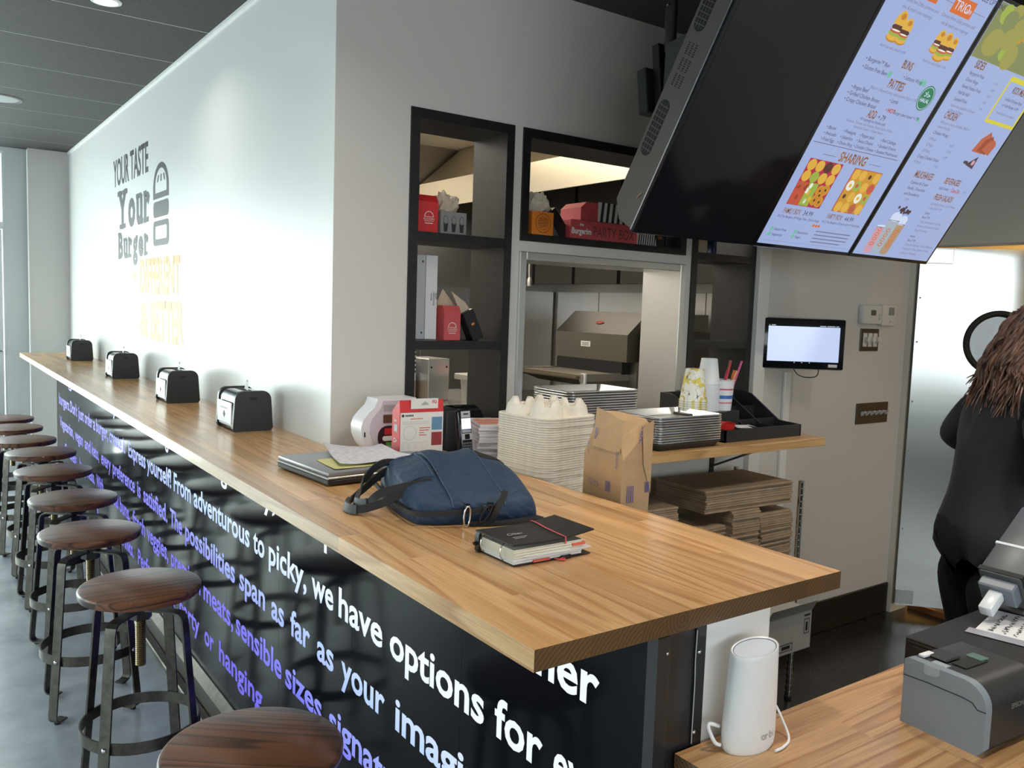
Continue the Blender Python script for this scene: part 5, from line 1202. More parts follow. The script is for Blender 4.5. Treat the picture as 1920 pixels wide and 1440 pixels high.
br = thing('conveyor_broiler', 'stainless conveyor broiler with sloped hood behind the pass window', 'broiler', (0, 0, 0))
bs = steel('broiler_steel', (0.27, 0.245, 0.205), 0.34)
y0, y1 = 3.30, 3.91
MB().prism([(3.10, 1.232), (3.10, 1.377), (3.24, 1.497), (3.72, 1.497), (3.72, 1.232)], 'y', y0, y1).build('hood_cover', bs, br)
MB().box(3.16, 3.74, y0-0.02, y1+0.01, 0.62, 1.232).build('body', SSd, br)
MB().box(3.20, 3.70, y0-0.10, y0-0.02, 0.70, 1.40, 0.004).build('control_box', pm('broiler_grey', (0.13, 0.12, 0.11), 0.4, metal=0.6), br)
for i in range(4): MB().lathe([(0, 0.012), (0.010, 0.012), (0.012, 0)], 12, X=Matrix.Translation((3.26, y0-0.10, 1.36-i*0.030)) @ Matrix.Rotation(PI/2, 4, 'X')).build('button', trim_white, br, smooth=40)
MB().box(3.098, 3.162, y0+0.03, y1-0.02, 1.165, 1.231).build('oven_mouth', rubber, br)
cv = MB().box(2.80, 3.16, y0+0.05, y1-0.04, 1.150, 1.160).build('conveyor', pm('belt_metal', (0.22, 0.17, 0.11), 0.45, metal=0.8, bump=(900, 0.6)), br)
for i in range(9): MB().cyl((2.85+i*0.035, y0+0.05, 1.163), (2.85+i*0.035, y1-0.04, 1.163), 0.003, n=6).build('belt_rod', SSd, cv)
for y in (y0+0.035, y1-0.04): MB().box(2.82, 3.16, y, y+0.015, 1.130, 1.172, 0.002).build('belt_rail', SSd, br)
MB().prism([(2.83, 1.140), (2.83, 1.150), (3.16, 1.150), (3.16, 1.07), (2.95, 1.10)], 'y', y0+0.05, y1-0.05).build('drip_tray', bs, br)
MB().box(2.835, 2.85, y0+0.02, y0+0.06, 1.10, 1.175, 0.003).build('bearing', trim_white, br)
q = MB().box(3.0965, 3.0995, 3.595, 3.675, 1.300, 1.330, m=0)
for i in range(3): q.quad((3.0962, 3.665, 1.306+i*0.007), (3.0962, 3.605, 1.306+i*0.007), (3.0962, 3.605, 1.309+i*0.007), (3.0962, 3.665, 1.309+i*0.007), 1)
q.build('rating_plate', [trim_white, ink], br)
X = Matrix.Translation((3.168, 3.60, 1.437)); q = MB(); q.prism([(0.035*math.cos(PI/4*i), 0.013*math.sin(PI/4*i)) for i in range(8)], 'x', -0.001, 0.0, X=Matrix.Translation((3.166, 3.60, 1.437)) @ Matrix.Rotation(math.atan2(0.14, 0.12), 4, 'Y')); q.build('badge', pm('badge_red', (0.35, 0.05, 0.03), 0.4), br)
for x in (3.2, 3.68):
    for y in (y0, y1): MB().cyl((x, y, 0), (x, y, 0.62), 0.02).build('leg', SSd, br)

kt = thing('prep_table', 'stainless prep table seen through the tall left shelf niche', 'table', (0, 0, 0))
MB().box(1.32, 2.15, 2.72, 3.45, 1.075, 1.105, 0.003).build('table_top', SS, kt); MB().box(1.34, 2.13, 2.74, 3.43, 1.02, 1.06).build('apron', trim_white, kt)
for x in (1.36, 2.11):
    for y in (2.76, 3.41): MB().cyl((x, y, 0), (x, y, 1.02), 0.018).build('leg', SSd, kt)
MB().box(1.34, 2.13, 2.74, 3.43, 0.35, 0.37).build('lower_shelf', SSd, kt)
sbx = thing('steel_bin', 'plain stainless bin on the prep table behind the shelf niche', 'bin', (1.79, 3.08, 1.1055), math.radians(8))
MB().box(-0.06, 0.05, -0.05, 0.10, 0, 0.175, 0.002).build('body', SS, sbx)
for x in (-0.045, 0.035): MB().lathe([(0, 0.003), (0.004, 0.002), (0.005, 0)], 10, X=Matrix.Translation((x, -0.05, 0.14)) @ Matrix.Rotation(PI/2, 4, 'X')).build('screw', ink, sbx)
tubm = pm('tub_cream', (0.45, 0.43, 0.38), 0.5)
tb2 = thing('food_tub', 'white lidded food tub with red scoop on the prep table', 'tub', (1.93, 2.98, 1.1055), 0.1)
MB().lathe([(0, 0), (0.045, 0), (0.055, 0.09), (0, 0.09)], 24).build('tub', tubm, tb2, smooth=40)
MB().box(-0.062, 0.065, -0.055, 0.055, 0.09, 0.115, 0.004).build('lid', tubm, tb2)
MB().tube([(-0.04, -0.05, 0.125), (0.0, -0.05, 0.122), (0.03, -0.05, 0.118)], [0.013, 0.009, 0.012], 10).build('scoop', pm('scoop_red', (0.4, 0.02, 0.02), 0.4), tb2, smooth=50)
st2 = thing('striped_carton', 'striped black and white carton on the prep table at the left of the niche', 'carton', (1.68, 3.12, 1.1055), 0.0)
q = MB().box(-0.035, 0.035, -0.03, 0.03, 0, 0.20, m=0)
for i in range(6): q.quad((-0.035, -0.0306, 0.085+i*0.018), (0.035, -0.0306, 0.115+i*0.018), (0.035, -0.0306, 0.124+i*0.018), (-0.035, -0.0306, 0.094+i*0.018), 1)
q.box(-0.036, 0.036, -0.031, 0.031, 0, 0.08, m=2)
q.build('box', [stripe_w, ink, kraft_dark], st2)

# ------------------------------------------------------------------ devices on the grey wall
tbk = Vector((3.102, 2.222, 1.39)); u_ = Vector((0.8135, -0.5815, 0)); 
tv = thing('wall_tablet', 'black framed tablet screen on a swivel mount on the grey wall', 'tablet', tbk, math.atan2(u_.y, u_.x))
MB().box(-0.176, 0.176, -0.012, 0.012, -0.107, 0.107, 0.006, seg=2).build('housing', black_gloss, tv, smooth=35)
MB().box(-0.178, 0.178, 0.0, 0.016, -0.109, 0.109, 0.005).build('rim', pm('rim_grey', (0.35, 0.36, 0.38), 0.35), tv)
MB().box(-0.152, 0.152, -0.0132, -0.0118, -0.075, 0.073).build('screen', emis('tablet_screen', srgb(194, 209, 244), 0.76), tv)
q = MB()
for x0, x1 in ((-0.150, -0.146), (-0.140, -0.122), (0.066, 0.092), (0.096, 0.130), (0.134, 0.146)): q.quad((x0, -0.0134, 0.0760), (x1, -0.0134, 0.0760), (x1, -0.0134, 0.0785), (x0, -0.0134, 0.0785))
for x in (-0.035, -0.003, 0.029): q.quad((x-0.002, -0.0134, -0.081), (x+0.002, -0.0134, -0.081), (x+0.002, -0.0134, -0.078), (x-0.002, -0.0134, -0.078))
q.build('status_icons', emis('icon_white', (0.7, 0.75, 0.85), 0.6), tv)
MB().box(0.110, 0.148, -0.0134, -0.0120, -0.096, -0.084).build('sticker', paper, tv)
MB().box(-0.04, 0.04, 0.016, 0.085, -0.035, 0.035, 0.004).build('mount', black_paint, tv)
tag(MB().tube(smooth_path([(3.085, 2.25, 1.285), (3.10, 2.235, 1.258), (3.14, 2.22, 1.246), (3.19, 2.205, 1.252), (3.195, 2.20, 1.285)]), 0.0022, 6).build('cable', rubber, smooth=60), 'thin black cable looping below the wall tablet', 'cable')
tag(MB().box(3.137, 3.180, YK-0.016, YK, 0.10, 1.262, 0.003).build('cable_duct', trim_white, smooth=30), 'white vertical cable duct on the grey wall below the tablet', 'cable duct')
offw = pm('device_white', (0.66, 0.65, 0.62), 0.4)
th = thing('thermostat', 'white wide thermostat on the grey wall, left of the pair', 'thermostat', (3.755, YK, 1.525), 0)
MB().box(-0.080, 0.078, -0.030, 0, -0.044, 0.047, 0.008, seg=2).build('case', offw, th, smooth=35); MB().box(-0.018, 0.022, -0.0315, -0.0295, -0.002, 0.024).build('display', pm('lcd_green', (0.09, 0.10, 0.07), 0.3), th)
for i in range(2): MB().box(0.048, 0.060, -0.0325, -0.030, -0.004-i*0.018, 0.008-i*0.018, 0.001).build('button', pm('button_pale', (0.45, 0.45, 0.44), 0.4), th)
th = thing('thermostat', 'white narrow thermostat with grey display, right of the pair', 'thermostat', (3.895, YK, 1.525), 0)
MB().box(-0.055, 0.072, -0.026, 0, -0.050, 0.052, 0.005, seg=2).build('case', offw, th, smooth=35); MB().box(0.0, 0.045, -0.0275, -0.0255, 0.002, 0.040).build('display', pm('lcd_grey', (0.22, 0.25, 0.25), 0.3), th)
MB().box(0.012, 0.020, -0.0275, -0.0255, -0.034, -0.026).build('button', pm('button_pale', (0.45, 0.45, 0.44), 0.4), th)
bronze = pm('bronze_plate', (0.075, 0.062, 0.050), 0.35, metal=0.5)
dm = thing('dimmer_plate', 'bronze plate with three white dimmer knobs on the grey wall', 'switch plate', (3.778, YK, 1.405), 0)
MB().box(-0.074, 0.078, -0.006, 0, -0.054, 0.054, 0.002).build('plate', bronze, dm)
for i in range(3):
    x = -0.040+i*0.043; k_ = MB().box(x-0.017, x+0.017, -0.009, -0.006, -0.033, 0.033, 0.001).build('insert', offw, dm)
    MB().lathe([(0.016, 0), (0.015, 0.018), (0.012, 0.020), (0, 0.020)], 18, X=Matrix.Translation((x+0.006, -0.009, 0.0)) @ Matrix.Rotation(PI/2, 4, 'X')).build('knob', offw, k_, smooth=40)
swp = thing('switch_plate', 'dark plate with six white toggle switches low on the grey wall', 'switch plate', (3.848, YK, 1.048), 0)
MB().box(-0.135, 0.135, -0.006, 0, -0.052, 0.050, 0.002).build('plate', bronze, swp)
for i in range(6): x = -0.095+i*0.041; MB().prism([(0, -0.012), (-0.006, -0.010), (-0.022, 0.008), (-0.020, 0.014), (0, 0.008)], 'x', x-0.005, x+0.005, X=Matrix.Translation((0, -0.006, 0))).build('toggle', offw, swp)

# ------------------------------------------------------------------ swing door, standing open
dth = math.atan2(-0.73, 0.69)
dor = thing('door_2', 'x', 'door', (XRW+0.012, 2.300, 0), dth); del dor['label'], dor['category']; struct(dor)
door_ss = steel('door_steel', (0.50, 0.50, 0.48), 0.17)
cz, cx, rw = 1.408, 0.385, 0.135
q = MB(); n = 40; W2, H2 = 0.88, 1.866; b0 = 0.05
out = []
def on_rect(a):
    c_, s_ = math.cos(a), math.sin(a); t_ = 1e9
    if c_ > 1e-9: t_ = min(t_, (W2-cx)/c_)
    if c_ < -1e-9: t_ = min(t_, -cx/c_)
    if s_ > 1e-9: t_ = min(t_, (H2-cz)/s_)
    if s_ < -1e-9: t_ = min(t_, (b0-cz)/s_)
    return (cx+t_*c_, cz+t_*s_)
angs = sorted([2*PI*i/n for i in range(n)] + [math.atan2(z-cz, x-cx) % (2*PI) for x in (0, W2) for z in (b0, H2)])
for y_, fl_ in ((-0.018, 0), (0.018, 1)):
    v = []
    for a in angs: p = on_rect(a); v += [(p[0], y_, p[1]), (cx+rw*math.cos(a), y_, cz+rw*math.sin(a))]
    k = len(angs); q.add(v, [(2*i, 2*i+1, 2*((i+1) % k)+1, 2*((i+1) % k)) if fl_ else (2*i, 2*((i+1) % k), 2*((i+1) % k)+1, 2*i+1) for i in range(k)])
q.add([(0, -0.018, b0), (0, 0.018, b0), (0, 0.018, H2), (0, -0.018, H2)], [(0, 1, 2, 3)]); q.add([(0, -0.018, H2), (W2, -0.018, H2), (W2, 0.018, H2), (0, 0.018, H2)], [(0, 1, 2, 3)])
q.add([(W2, -0.018, b0), (W2, 0.018, b0), (W2, 0.018, H2), (W2, -0.018, H2)], [(0, 1, 2, 3)]); q.add([(0, -0.018, b0), (W2, -0.018, b0), (W2, 0.018, b0), (0, 0.018, b0)], [(0, 1, 2, 3)])
q.build('leaf', door_ss, dor)
n = 48
q = MB().lathe([(rw-0.004, -0.024), (rw-0.004, 0.024), (rw+0.012, 0.034), (rw+0.022, 0.030), (rw+0.026, 0.018), (rw+0.026, -0.018), (rw+0.022, -0.030), (rw+0.012, -0.034), (rw-0.004, -0.024)], 48, X=Matrix.Translation((cx, 0, cz)) @ Matrix.Rotation(PI/2, 4, 'X'))
q.build('porthole_gasket', rubber, dor, smooth=60)
MB().lathe([(0, 0.003), (rw, 0.003), (rw, -0.003), (0, -0.003)], 40, X=Matrix.Translation((cx, 0, cz)) @ Matrix.Rotation(PI/2, 4, 'X')).build('pane', glass('porthole_glass', (0.14, 0.12, 0.08), 0.10), dor)
MB().box(0.0, 0.085, -0.024, -0.018, 0.06, 0.13, 0.001).build('hinge_plate', SSd, dor); MB().box(0.0, 0.15, -0.026, -0.018, 1.79, 1.862, 0.002).build('hinge_plate', SS, dor)
for z in (0.45, 0.85, 1.1, 1.4, 1.62): MB().lathe([(0, 0.003), (0.004, 0.002), (0.005, 0)], 10, X=Matrix.Translation((0.012, -0.018, z)) @ Matrix.Rotation(PI/2, 4, 'X')).build('screw', SSd, dor)
struct(MB().box(XRW+0.15, XRW+0.17, 1.42, 2.30, 0.0, 0.03).build('trim_4', pm('threshold_wood', (0.22, 0.09, 0.03), 0.5)))

# ------------------------------------------------------------------ menu screens
TX0, TY0, TZ0, TW, TL = 1.698, 1.81, 1.7265, 0.53, 0.91
TU, TV, TN = Vector((1, 0, 0)), Vector((0, -0.5168, 0.856)), Vector((0, -0.856, -0.5168))
def tvmat(i):
    m = Matrix.Identity(4)
    for r in range(3): m[r][0] = TU[r]; m[r][1] = TV[r]; m[r][2] = TN[r]; m[r][3] = (TX0+i*TW, TY0, TZ0)[r]
    return m
tvp = pm('tv_plastic', (0.105, 0.094, 0.085), 0.42)
def make_tv(i, label, on):
    t = thing('menu_screen', label, 'screen'); t.matrix_world = tvmat(i); t['group'] = 'hanging menu screens'
    MB().box(0.001, TW-0.001, 0, TL, -0.012, 0.0, 0.002).build('bezel', black_gloss, t)
    MB().box(0.003, TW-0.003, 0.004, TL-0.004, -0.016, -0.012).build('silver_band', alum, t)
    MB().prism([(0.006, -0.016), (TL-0.006, -0.016), (TL-0.02, -0.035), (0.80, -0.05), (0.78, -0.118), (0.05, -0.118), (0.006, -0.075)], 'x', 0.004, TW-0.004).build('back_case', tvp, t, smooth=30)
    if on: MB().quad((0.014, 0.014, 0.0006), (TW-0.014, 0.014, 0.0006), (TW-0.014, TL-0.014, 0.0006), (0.014, TL-0.014, 0.0006)).build('screen', emis('menu_glow', srgb(154, 170, 212), 0.78), t)
    else: MB().quad((0.014, 0.014, 0.0006), (TW-0.014, 0.014, 0.0006), (TW-0.014, TL-0.014, 0.0006), (0.014, TL-0.014, 0.0006)).build('screen', black_gloss, t)
    return t
t1 = make_tv(0, 'dark switched off screen hanging left of the two lit menu screens', False)
t2 = make_tv(1, 'lit menu screen in the middle with burgers and sharing boxes', True)
t3 = make_tv(2, 'lit menu screen at the right with sides and milkshakes', True)
# vents on the visible edge of the dark screen
vm = rubber
def oval(v0, v1, w0, w1):
    n = 10; h = (w1-w0)/2; c_ = (w0+w1)/2; pts = []
    for k_ in range(n+1): a = -PI/2+PI*k_/n; pts.append((v1-h+h*math.cos(a), c_+h*math.sin(a)))
    for k_ in range(n+1): a = PI/2+PI*k_/n; pts.append((v0+h+h*math.cos(a), c_+h*math.sin(a)))
    return pts
for v0, v1 in ((0.20, 0.36), (0.545, 0.70)):
    g = MB().prism(oval(v0, v1, -0.108, -0.066), 'x', 0.0032, 0.0042).build('speaker_grille', vm, t1)
    q = MB()
    for k_ in range(9): v_ = v0+0.018+k_*(v1-v0-0.036)/8; q.box(0.0024, 0.0032, v_-0.0012, v_+0.0012, -0.108, -0.066)
    for w_ in (-0.098, -0.087, -0.076): q.box(0.0024, 0.0032, v0+0.008, v1-0.008, w_-0.0006, w_+0.0006)
    q.build('grille_bars', tvp, g)
q = MB()
for g in range(3):
    for r in range(6):
        for c_ in range(3): v_ = 0.40+g*0.042+r*0.0058; q.box(0.0036, 0.0044, v_, v_+0.003, -0.098+c_*0.015, -0.090+c_*0.015)
q.build('vent_slots', vm, t1)
q = MB(); q.text('TOSHIBA', (0.0026, 0.44, -0.0075), (0, -1, 0), (0, 0, 1), height=0.0045, bold=.02); 
q.build('brand_mark', pm('mark_silver', (0.5, 0.5, 0.5), 0.3, metal=0.6), t1)
MB().tube([(0.002, 0.09, -0.040), (0.0, 0.10, -0.035), (0.002, 0.11, -0.03)], 0.002, 6).build('cable_clip', chrome, t1)

EM = {}
def ec(k):
    C_ = dict(txt=(54, 56, 84), grey=(104, 112, 146), orange=(244, 138, 48), red=(176, 60, 60), green=(40, 120, 84), mint=(110, 180, 160), white=(200, 212, 236), bun=(214, 168, 66), bun2=(188, 124, 40), meat=(82, 48, 38), leaf=(150, 170, 70), tom=(186, 84, 62), ring=(196, 142, 46), pinkbox=(168, 44, 70), egg=(226, 228, 214), yolk=(210, 170, 50), tag=(206, 104, 44), yellow=(206, 196, 60), photo=(126, 132, 84), photo2=(150, 148, 74), cupp=(196, 150, 164), cupw=(158, 172, 182), cupc=(170, 140, 110), wing=(176, 92, 64), wing2=(150, 66, 44), choc=(70, 54, 66))
    return emis('menu_'+k, srgb(*C_[k]), 0.78)
KS = ['txt', 'grey', 'orange', 'red', 'green', 'mint', 'white', 'bun', 'bun2', 'meat', 'leaf', 'tom', 'ring', 'pinkbox', 'egg', 'yolk', 'tag', 'yellow', 'photo', 'photo2', 'cupp', 'cupw', 'cupc', 'wing', 'wing2', 'choc']
KI = {k: i for i, k in enumerate(KS)}; KM = [ec(k) for k in KS]
LAY = [0.0010]
def mt(q, s, u, v, h, k='txt', w=None, al='l', bold=0.0, it=0.0):
    LAY[0] += 0.0; q.text(s, (u, v, 0.0016), (1, 0, 0), (0, 1, 0), width=w, height=h, bold=bold, m=KI[k], align=al, italic=it)
def el(q, u, v, a, b_, k, z=0.0012, n=18, rot=0.0):
    q.add([(u+a*math.cos(2*PI*i/n)*math.cos(rot)-b_*math.sin(2*PI*i/n)*math.sin(rot), v+a*math.cos(2*PI*i/n)*math.sin(rot)+b_*math.sin(2*PI*i/n)*math.cos(rot), z) for i in range(n)], [tuple(range(n))], KI[k])
def rc(q, u0, u1, v0, v1, k, z=0.0012): q.quad((u0, v0, z), (u1, v0, z), (u1, v1, z), (u0, v1, z), KI[k])
def burger(q, u, v, s):
    el(q, u, v-0.034*s, 0.030*s, 0.012*s, 'bun2', 0.0010); el(q, u, v-0.030*s, 0.029*s, 0.011*s, 'bun', 0.0011); el(q, u, v-0.021*s, 0.030*s, 0.008*s, 'leaf', 0.0012); el(q, u, v-0.014*s, 0.028*s, 0.006*s, 'tom', 0.0013); el(q, u, v-0.004*s, 0.027*s, 0.009*s, 'meat', 0.0014)
    el(q, u, v-0.012*s, 0.022*s, 0.0025*s, 'egg', 0.0015)
    n = 16; q.add([(u+0.027*s*math.cos(PI*i/n), v+0.003*s+0.040*s*math.sin(PI*i/n), 0.0016) for i in range(n+1)], [tuple(range(n+1))], KI['bun']); el(q, u+0.003*s, v+0.027*s, 0.012*s, 0.009*s, 'bun2', 0.0017)
# middle screen
q = MB()
rc(q, 0.13, 0.235, 0.815, 0.86, 'tag'); mt(q, 'DUO', 0.15, 0.825, 0.024, 'white'); rc(q, 0.315, 0.43, 0.812, 0.86, 'tag'); mt(q, 'TRIO', 0.325, 0.824, 0.026, 'white'); mt(q, '13.99', 0.385, 0.824, 0.013, 'white')
rc(q, 0.235, 0.315, 0.835, 0.8365, 'grey'); rc(q, 0.43, 0.50, 0.835, 0.8365, 'grey'); mt(q, 'SINGLE OPTIONS', 0.40, 0.872, 0.016, 'txt')
for i, s_ in enumerate(('Choose two 2.8oz proteins and', 'mix & match your toppings')): mt(q, s_, 0.175, 0.795-i*0.020, 0.010, 'grey', al='c')
for i, s_ in enumerate(('Choose three 2.8oz proteins and', 'mix & match your toppings')): mt(q, s_, 0.385, 0.795-i*0.020, 0.010, 'grey', al='c')
burger(q, 0.125, 0.728, 1.0); burger(q, 0.168, 0.722, 0.86); burger(q, 0.345, 0.730, 0.8); burger(q, 0.425, 0.724, 0.8); burger(q, 0.385, 0.722, 1.0)
mt(q, 'Add Fries and a Drink +4.99', 0.089, 0.665, 0.008, 'grey'); mt(q, 'Add Fries and a Drink +4.99', 0.322, 0.665, 0.008, 'grey')
mt(q, 'BUNS', 0.266, 0.629, 0.024, 'orange', al='c', w=0.052, bold=.02)
mt(q, '• Burgerim™ Bun', 0.062, 0.618, 0.012, 'txt'); mt(q, '• Gluten Free Bun', 0.064, 0.595, 0.012, 'txt'); mt(q, '• Lettuce Wrap', 0.276, 0.602, 0.012, 'txt'); mt(q, '+1.99', 0.168, 0.595, 0.008, 'grey')
el(q, 0.205, 0.601, 0.010, 0.010, 'mint'); el(q, 0.376, 0.608, 0.010, 0.010, 'mint'); el(q, 0.394, 0.608, 0.010, 0.010, 'mint')
mt(q, 'PATTIES', 0.265, 0.566, 0.026, 'orange', al='c', w=0.082, bold=.02)
mt(q, 'Make it a Beyond patty, add an extra Patty +1.99', 0.150, 0.549, 0.009, 'grey'); mt(q, '• Angus Beef', 0.062, 0.535, 0.012, 'txt'); mt(q, '• Grilled Chicken Breast', 0.060, 0.516, 0.012, 'txt'); mt(q, '• Crispy Chicken Breast', 0.060, 0.497, 0.012, 'txt'); mt(q, '• Lamb', 0.272, 0.528, 0.012, 'txt')
el(q, 0.444, 0.569, 0.040, 0.040, 'green', 0.0011, 30); el(q, 0.444, 0.569, 0.036, 0.036, 'white', 0.0012, 30); el(q, 0.444, 0.569, 0.034, 0.034, 'green', 0.0013, 30); mt(q, 'HALAL', 0.444, 0.556, 0.012, 'white', al='c', bold=.02)
q.text('ﻼﺣ', (0.444, 0.574, 0.0017), (1, 0, 0), (0, 1, 0), width=0.034, height=0.016, m=KI['white'], align='c', bold=.02)
mt(q, 'HOT', 0.290, 0.498, 0.013, 'red', bold=.03); mt(q, 'Burger plant based +1.99', 0.326, 0.498, 0.010, 'txt'); el(q, 0.470, 0.502, 0.008, 0.008, 'mint'); mt(q, '• ', 0.28, 0.498, 0.012)
mt(q, 'ADD', 0.205, 0.468, 0.024, 'orange', w=0.044, bold=.02); mt(q, '+.79', 0.262, 0.470, 0.016, 'txt'); mt(q, '10 toppings to choose add', 0.250, 0.456, 0.009, 'txt', al='c')
mt(q, 'Romaine, Tomato, Leaf Lettuce, Diced Onions, Pickles,', 0.250, 0.442, 0.008, 'grey', al='c'); mt(q, 'American Cheese, 3 House Sauce', 0.250, 0.429, 0.008, 'grey', al='c')
for u, rows_ in ((0.052, ('• Bacon', '• Avocado', '• Fried Egg')), (0.136, ('• Pineapple', '• Jalapeños', '• Onion Ring')), (0.222, ('• Pepper Jack', '• Swiss Cheese', '• Cheddar Cheese')), (0.340, ('• Red Cabbage', '• Sautéed Onions', '• Sautéed Mushrooms'))):
    for i, s_ in enumerate(rows_): mt(q, s_, u, 0.408-i*0.0185, 0.0105, 'txt')
rc(q, 0.026, 0.489, 0.3615, 0.363, 'txt'); rc(q, 0.10, 0.168, 0.330, 0.3312, 'txt'); rc(q, 0.35, 0.42, 0.330, 0.3312, 'txt')
mt(q, 'SHARING', 0.258, 0.320, 0.031, 'orange', al='c', w=0.145, bold=.02)
rc(q, 0.054, 0.227, 0.156, 0.312, 'pinkbox', 0.0008)
for r, c_, k in ((0, 0, 'bun'), (0, 1, 'bun'), (0, 2, 'meat'), (0, 3, 'bun'), (1, 0, 'bun'), (1, 1, 'leaf'), (1, 2, 'bun'), (1, 3, 'bun')): el(q, 0.077+c_*0.042, 0.292-r*0.037, 0.0205, 0.019, k)
rc(q, 0.056, 0.112, 0.158, 0.236, 'tom'); rc(q, 0.112, 0.160, 0.158, 0.236, 'leaf')
rr_ = random.Random(5)
for i in range(12): el(q, 0.064+rr_.random()*0.042, 0.164+rr_.random()*0.066, 0.012, 0.006, ('wing', 'wing2', 'tom')[i % 3], 0.0013, 10, rr_.random()*3)
for i in range(8): el(q, 0.118+rr_.random()*0.036, 0.164+rr_.random()*0.066, 0.008, 0.010, ('egg', 'leaf', 'yolk')[i % 3], 0.0013, 10)
for a, b_ in ((0.180, 0.215), (0.206, 0.220), (0.178, 0.182), (0.205, 0.178), (0.190, 0.200)): el(q, a, b_, 0.019, 0.019, 'ring', 0.0013); el(q, a, b_, 0.013, 0.013, 'bun2', 0.0014); el(q, a, b_, 0.009, 0.009, 'ring', 0.0015); el(q, a, b_, 0.005, 0.005, 'meat', 0.0016)
rc(q, 0.293, 0.453, 0.156, 0.310, 'pinkbox', 0.0008); rc(q, 0.297, 0.452, 0.158, 0.308, 'ring', 0.0009)
grid = [['bun', 'bun', 'ring', 'bun'], ['egg', 'leaf', 'bun', 'tom'], ['ring', 'bun', 'egg', 'leaf'], ['bun', 'bun', 'wing', 'bun']]
for r in range(4):
    for c_ in range(4):
        k = grid[r][c_]; el(q, 0.317+c_*0.039, 0.289-r*0.0385, 0.018, 0.0185, k)
        if k == 'egg': el(q, 0.317+c_*0.039, 0.289-r*0.0385, 0.007, 0.007, 'yolk', 0.0014)
        if k == 'ring': el(q, 0.317+c_*0.039, 0.289-r*0.0385, 0.008, 0.008, 'meat', 0.0014)
        if k == 'leaf': el(q, 0.314+c_*0.039, 0.292-r*0.0385, 0.008, 0.008, 'tom', 0.0014)
mt(q, 'FAMILY BOX', 0.058, 0.126, 0.018, 'orange', w=0.088, bold=.01); mt(q, '34.99', 0.161, 0.127, 0.016, 'txt'); mt(q, 'PARTY BOX', 0.289, 0.128, 0.018, 'orange', w=0.082, bold=.01); mt(q, '44.99', 0.388, 0.128, 0.016, 'txt')
mt(q, '8 2.7oz Burgers, 8 Wings, Fries, Onion Rings', 0.045, 0.110, 0.0085, 'txt', w=0.215); mt(q, '16 2.7oz Burgers Choose up to 4 favorites', 0.278, 0.112, 0.0085, 'txt', w=0.215)
for i in range(3): el(q, 0.246+i*0.014, 0.096, 0.006, 0.005, 'tag')
for u, v, s_ in ((0.058, 0.064, 'Gluten Free'), (0.058, 0.045, 'Vegetarian'), (0.180, 0.062, 'Pescatarian'), (0.180, 0.045, 'Vegan')): el(q, u-0.010, v+0.005, 0.0075, 0.0075, 'mint'); mt(q, s_, u+0.002, v, 0.009, 'txt')
for i in range(4): rc(q, 0.275, 0.470-0.03*(i == 3), 0.076-i*0.013, 0.0795-i*0.013, 'grey')
rc(q, 0.03, 0.50, 0.0265, 0.0272, 'grey')
split_build(q, KM, t2, 'menu_lettering', [('burger_picture', 0.09, 0.20, 0.672, 0.782), ('burger_picture', 0.31, 0.46, 0.680, 0.782), ('seal', 0.40, 0.488, 0.527, 0.611), ('sharing_picture', 0.05, 0.231, 0.150, 0.316), ('sharing_picture', 0.288, 0.458, 0.150, 0.316)])
# right screen
q = MB()
rc(q, 0.016, TW-0.016, 0.727, TL-0.016, 'photo', 0.0009)
for i in range(26): el(q, 0.05+rr_.random()*0.43, 0.74+rr_.random()*0.14, 0.03+0.03*rr_.random(), 0.02+0.02*rr_.random(), ('photo2', 'photo', 'leaf', 'ring')[i % 4] if i < 22 else 'photo2', 0.0010+0.00002*i)
rc(q, 0.016, TW-0.016, 0.700, 0.742, 'white', 0.0016) if False else None
mt(q, 'SIDES', 0.066, 0.700, 0.024, 'orange', w=0.060, bold=.02)
for i, s_ in enumerate(('Burgerim Fries', 'Onion Rings', 'Sweet Potato Fries', 'Half & Half', 'Loaded Fries')): mt(q, s_, 0.064, 0.677-i*0.0215, 0.011, 'txt'); mt(q, '%d.%d9' % (3+i % 3, 2+i), 0.235, 0.672-i*0.0215, 0.008, 'grey')
for i, s_ in enumerate(('Garlic fries, Jalapeños & Cheese', 'or Bacon & Cheese')): mt(q, s_, 0.066, 0.570-i*0.015, 0.0085, 'grey')
for a, b_, c_, d_ in ((0.310, 0.510, 0.700, 0.716), (0.315, 0.515, 0.556, 0.568), (0.310, 0.320, 0.558, 0.712), (0.503, 0.514, 0.560, 0.712)): rc(q, a, b_, c_, d_, 'yellow')
mt(q, 'KIDS MEAL', 0.415, 0.668, 0.022, 'orange', al='c', w=0.10, bold=.02); mt(q, 'Grilled Chicken Bites', 0.412, 0.640, 0.010, 'txt', al='c'); mt(q, 'or Kids Burger 6.99', 0.412, 0.620, 0.010, 'txt', al='c'); mt(q, 'Fries & Kids Drink Included', 0.412, 0.592, 0.008, 'grey', al='c')
mt(q, 'CHICKEN', 0.066, 0.530, 0.024, 'orange', w=0.080, bold=.02)
for i, s_ in enumerate(('With your choice of Buffalo, BBQ or', 'Sweet Chili dip')): mt(q, s_, 0.064, 0.512-i*0.016, 0.009, 'grey')
mt(q, 'Chicken Wings', 0.060, 0.474, 0.011, 'txt')
for i, s_ in enumerate(('6 Piece', '12 Piece', '18 Piece')): mt(q, s_, 0.060, 0.452-i*0.021, 0.010, 'grey'); mt(q, ('6.99', '11.99', '16.99')[i], 0.200, 0.446-i*0.021, 0.009, 'grey')
mt(q, 'Crispy Chicken Strips', 0.050, 0.388, 0.011, 'txt'); mt(q, '4 Piece', 0.050, 0.368, 0.010, 'grey'); mt(q, '7.49', 0.180, 0.366, 0.009, 'grey')
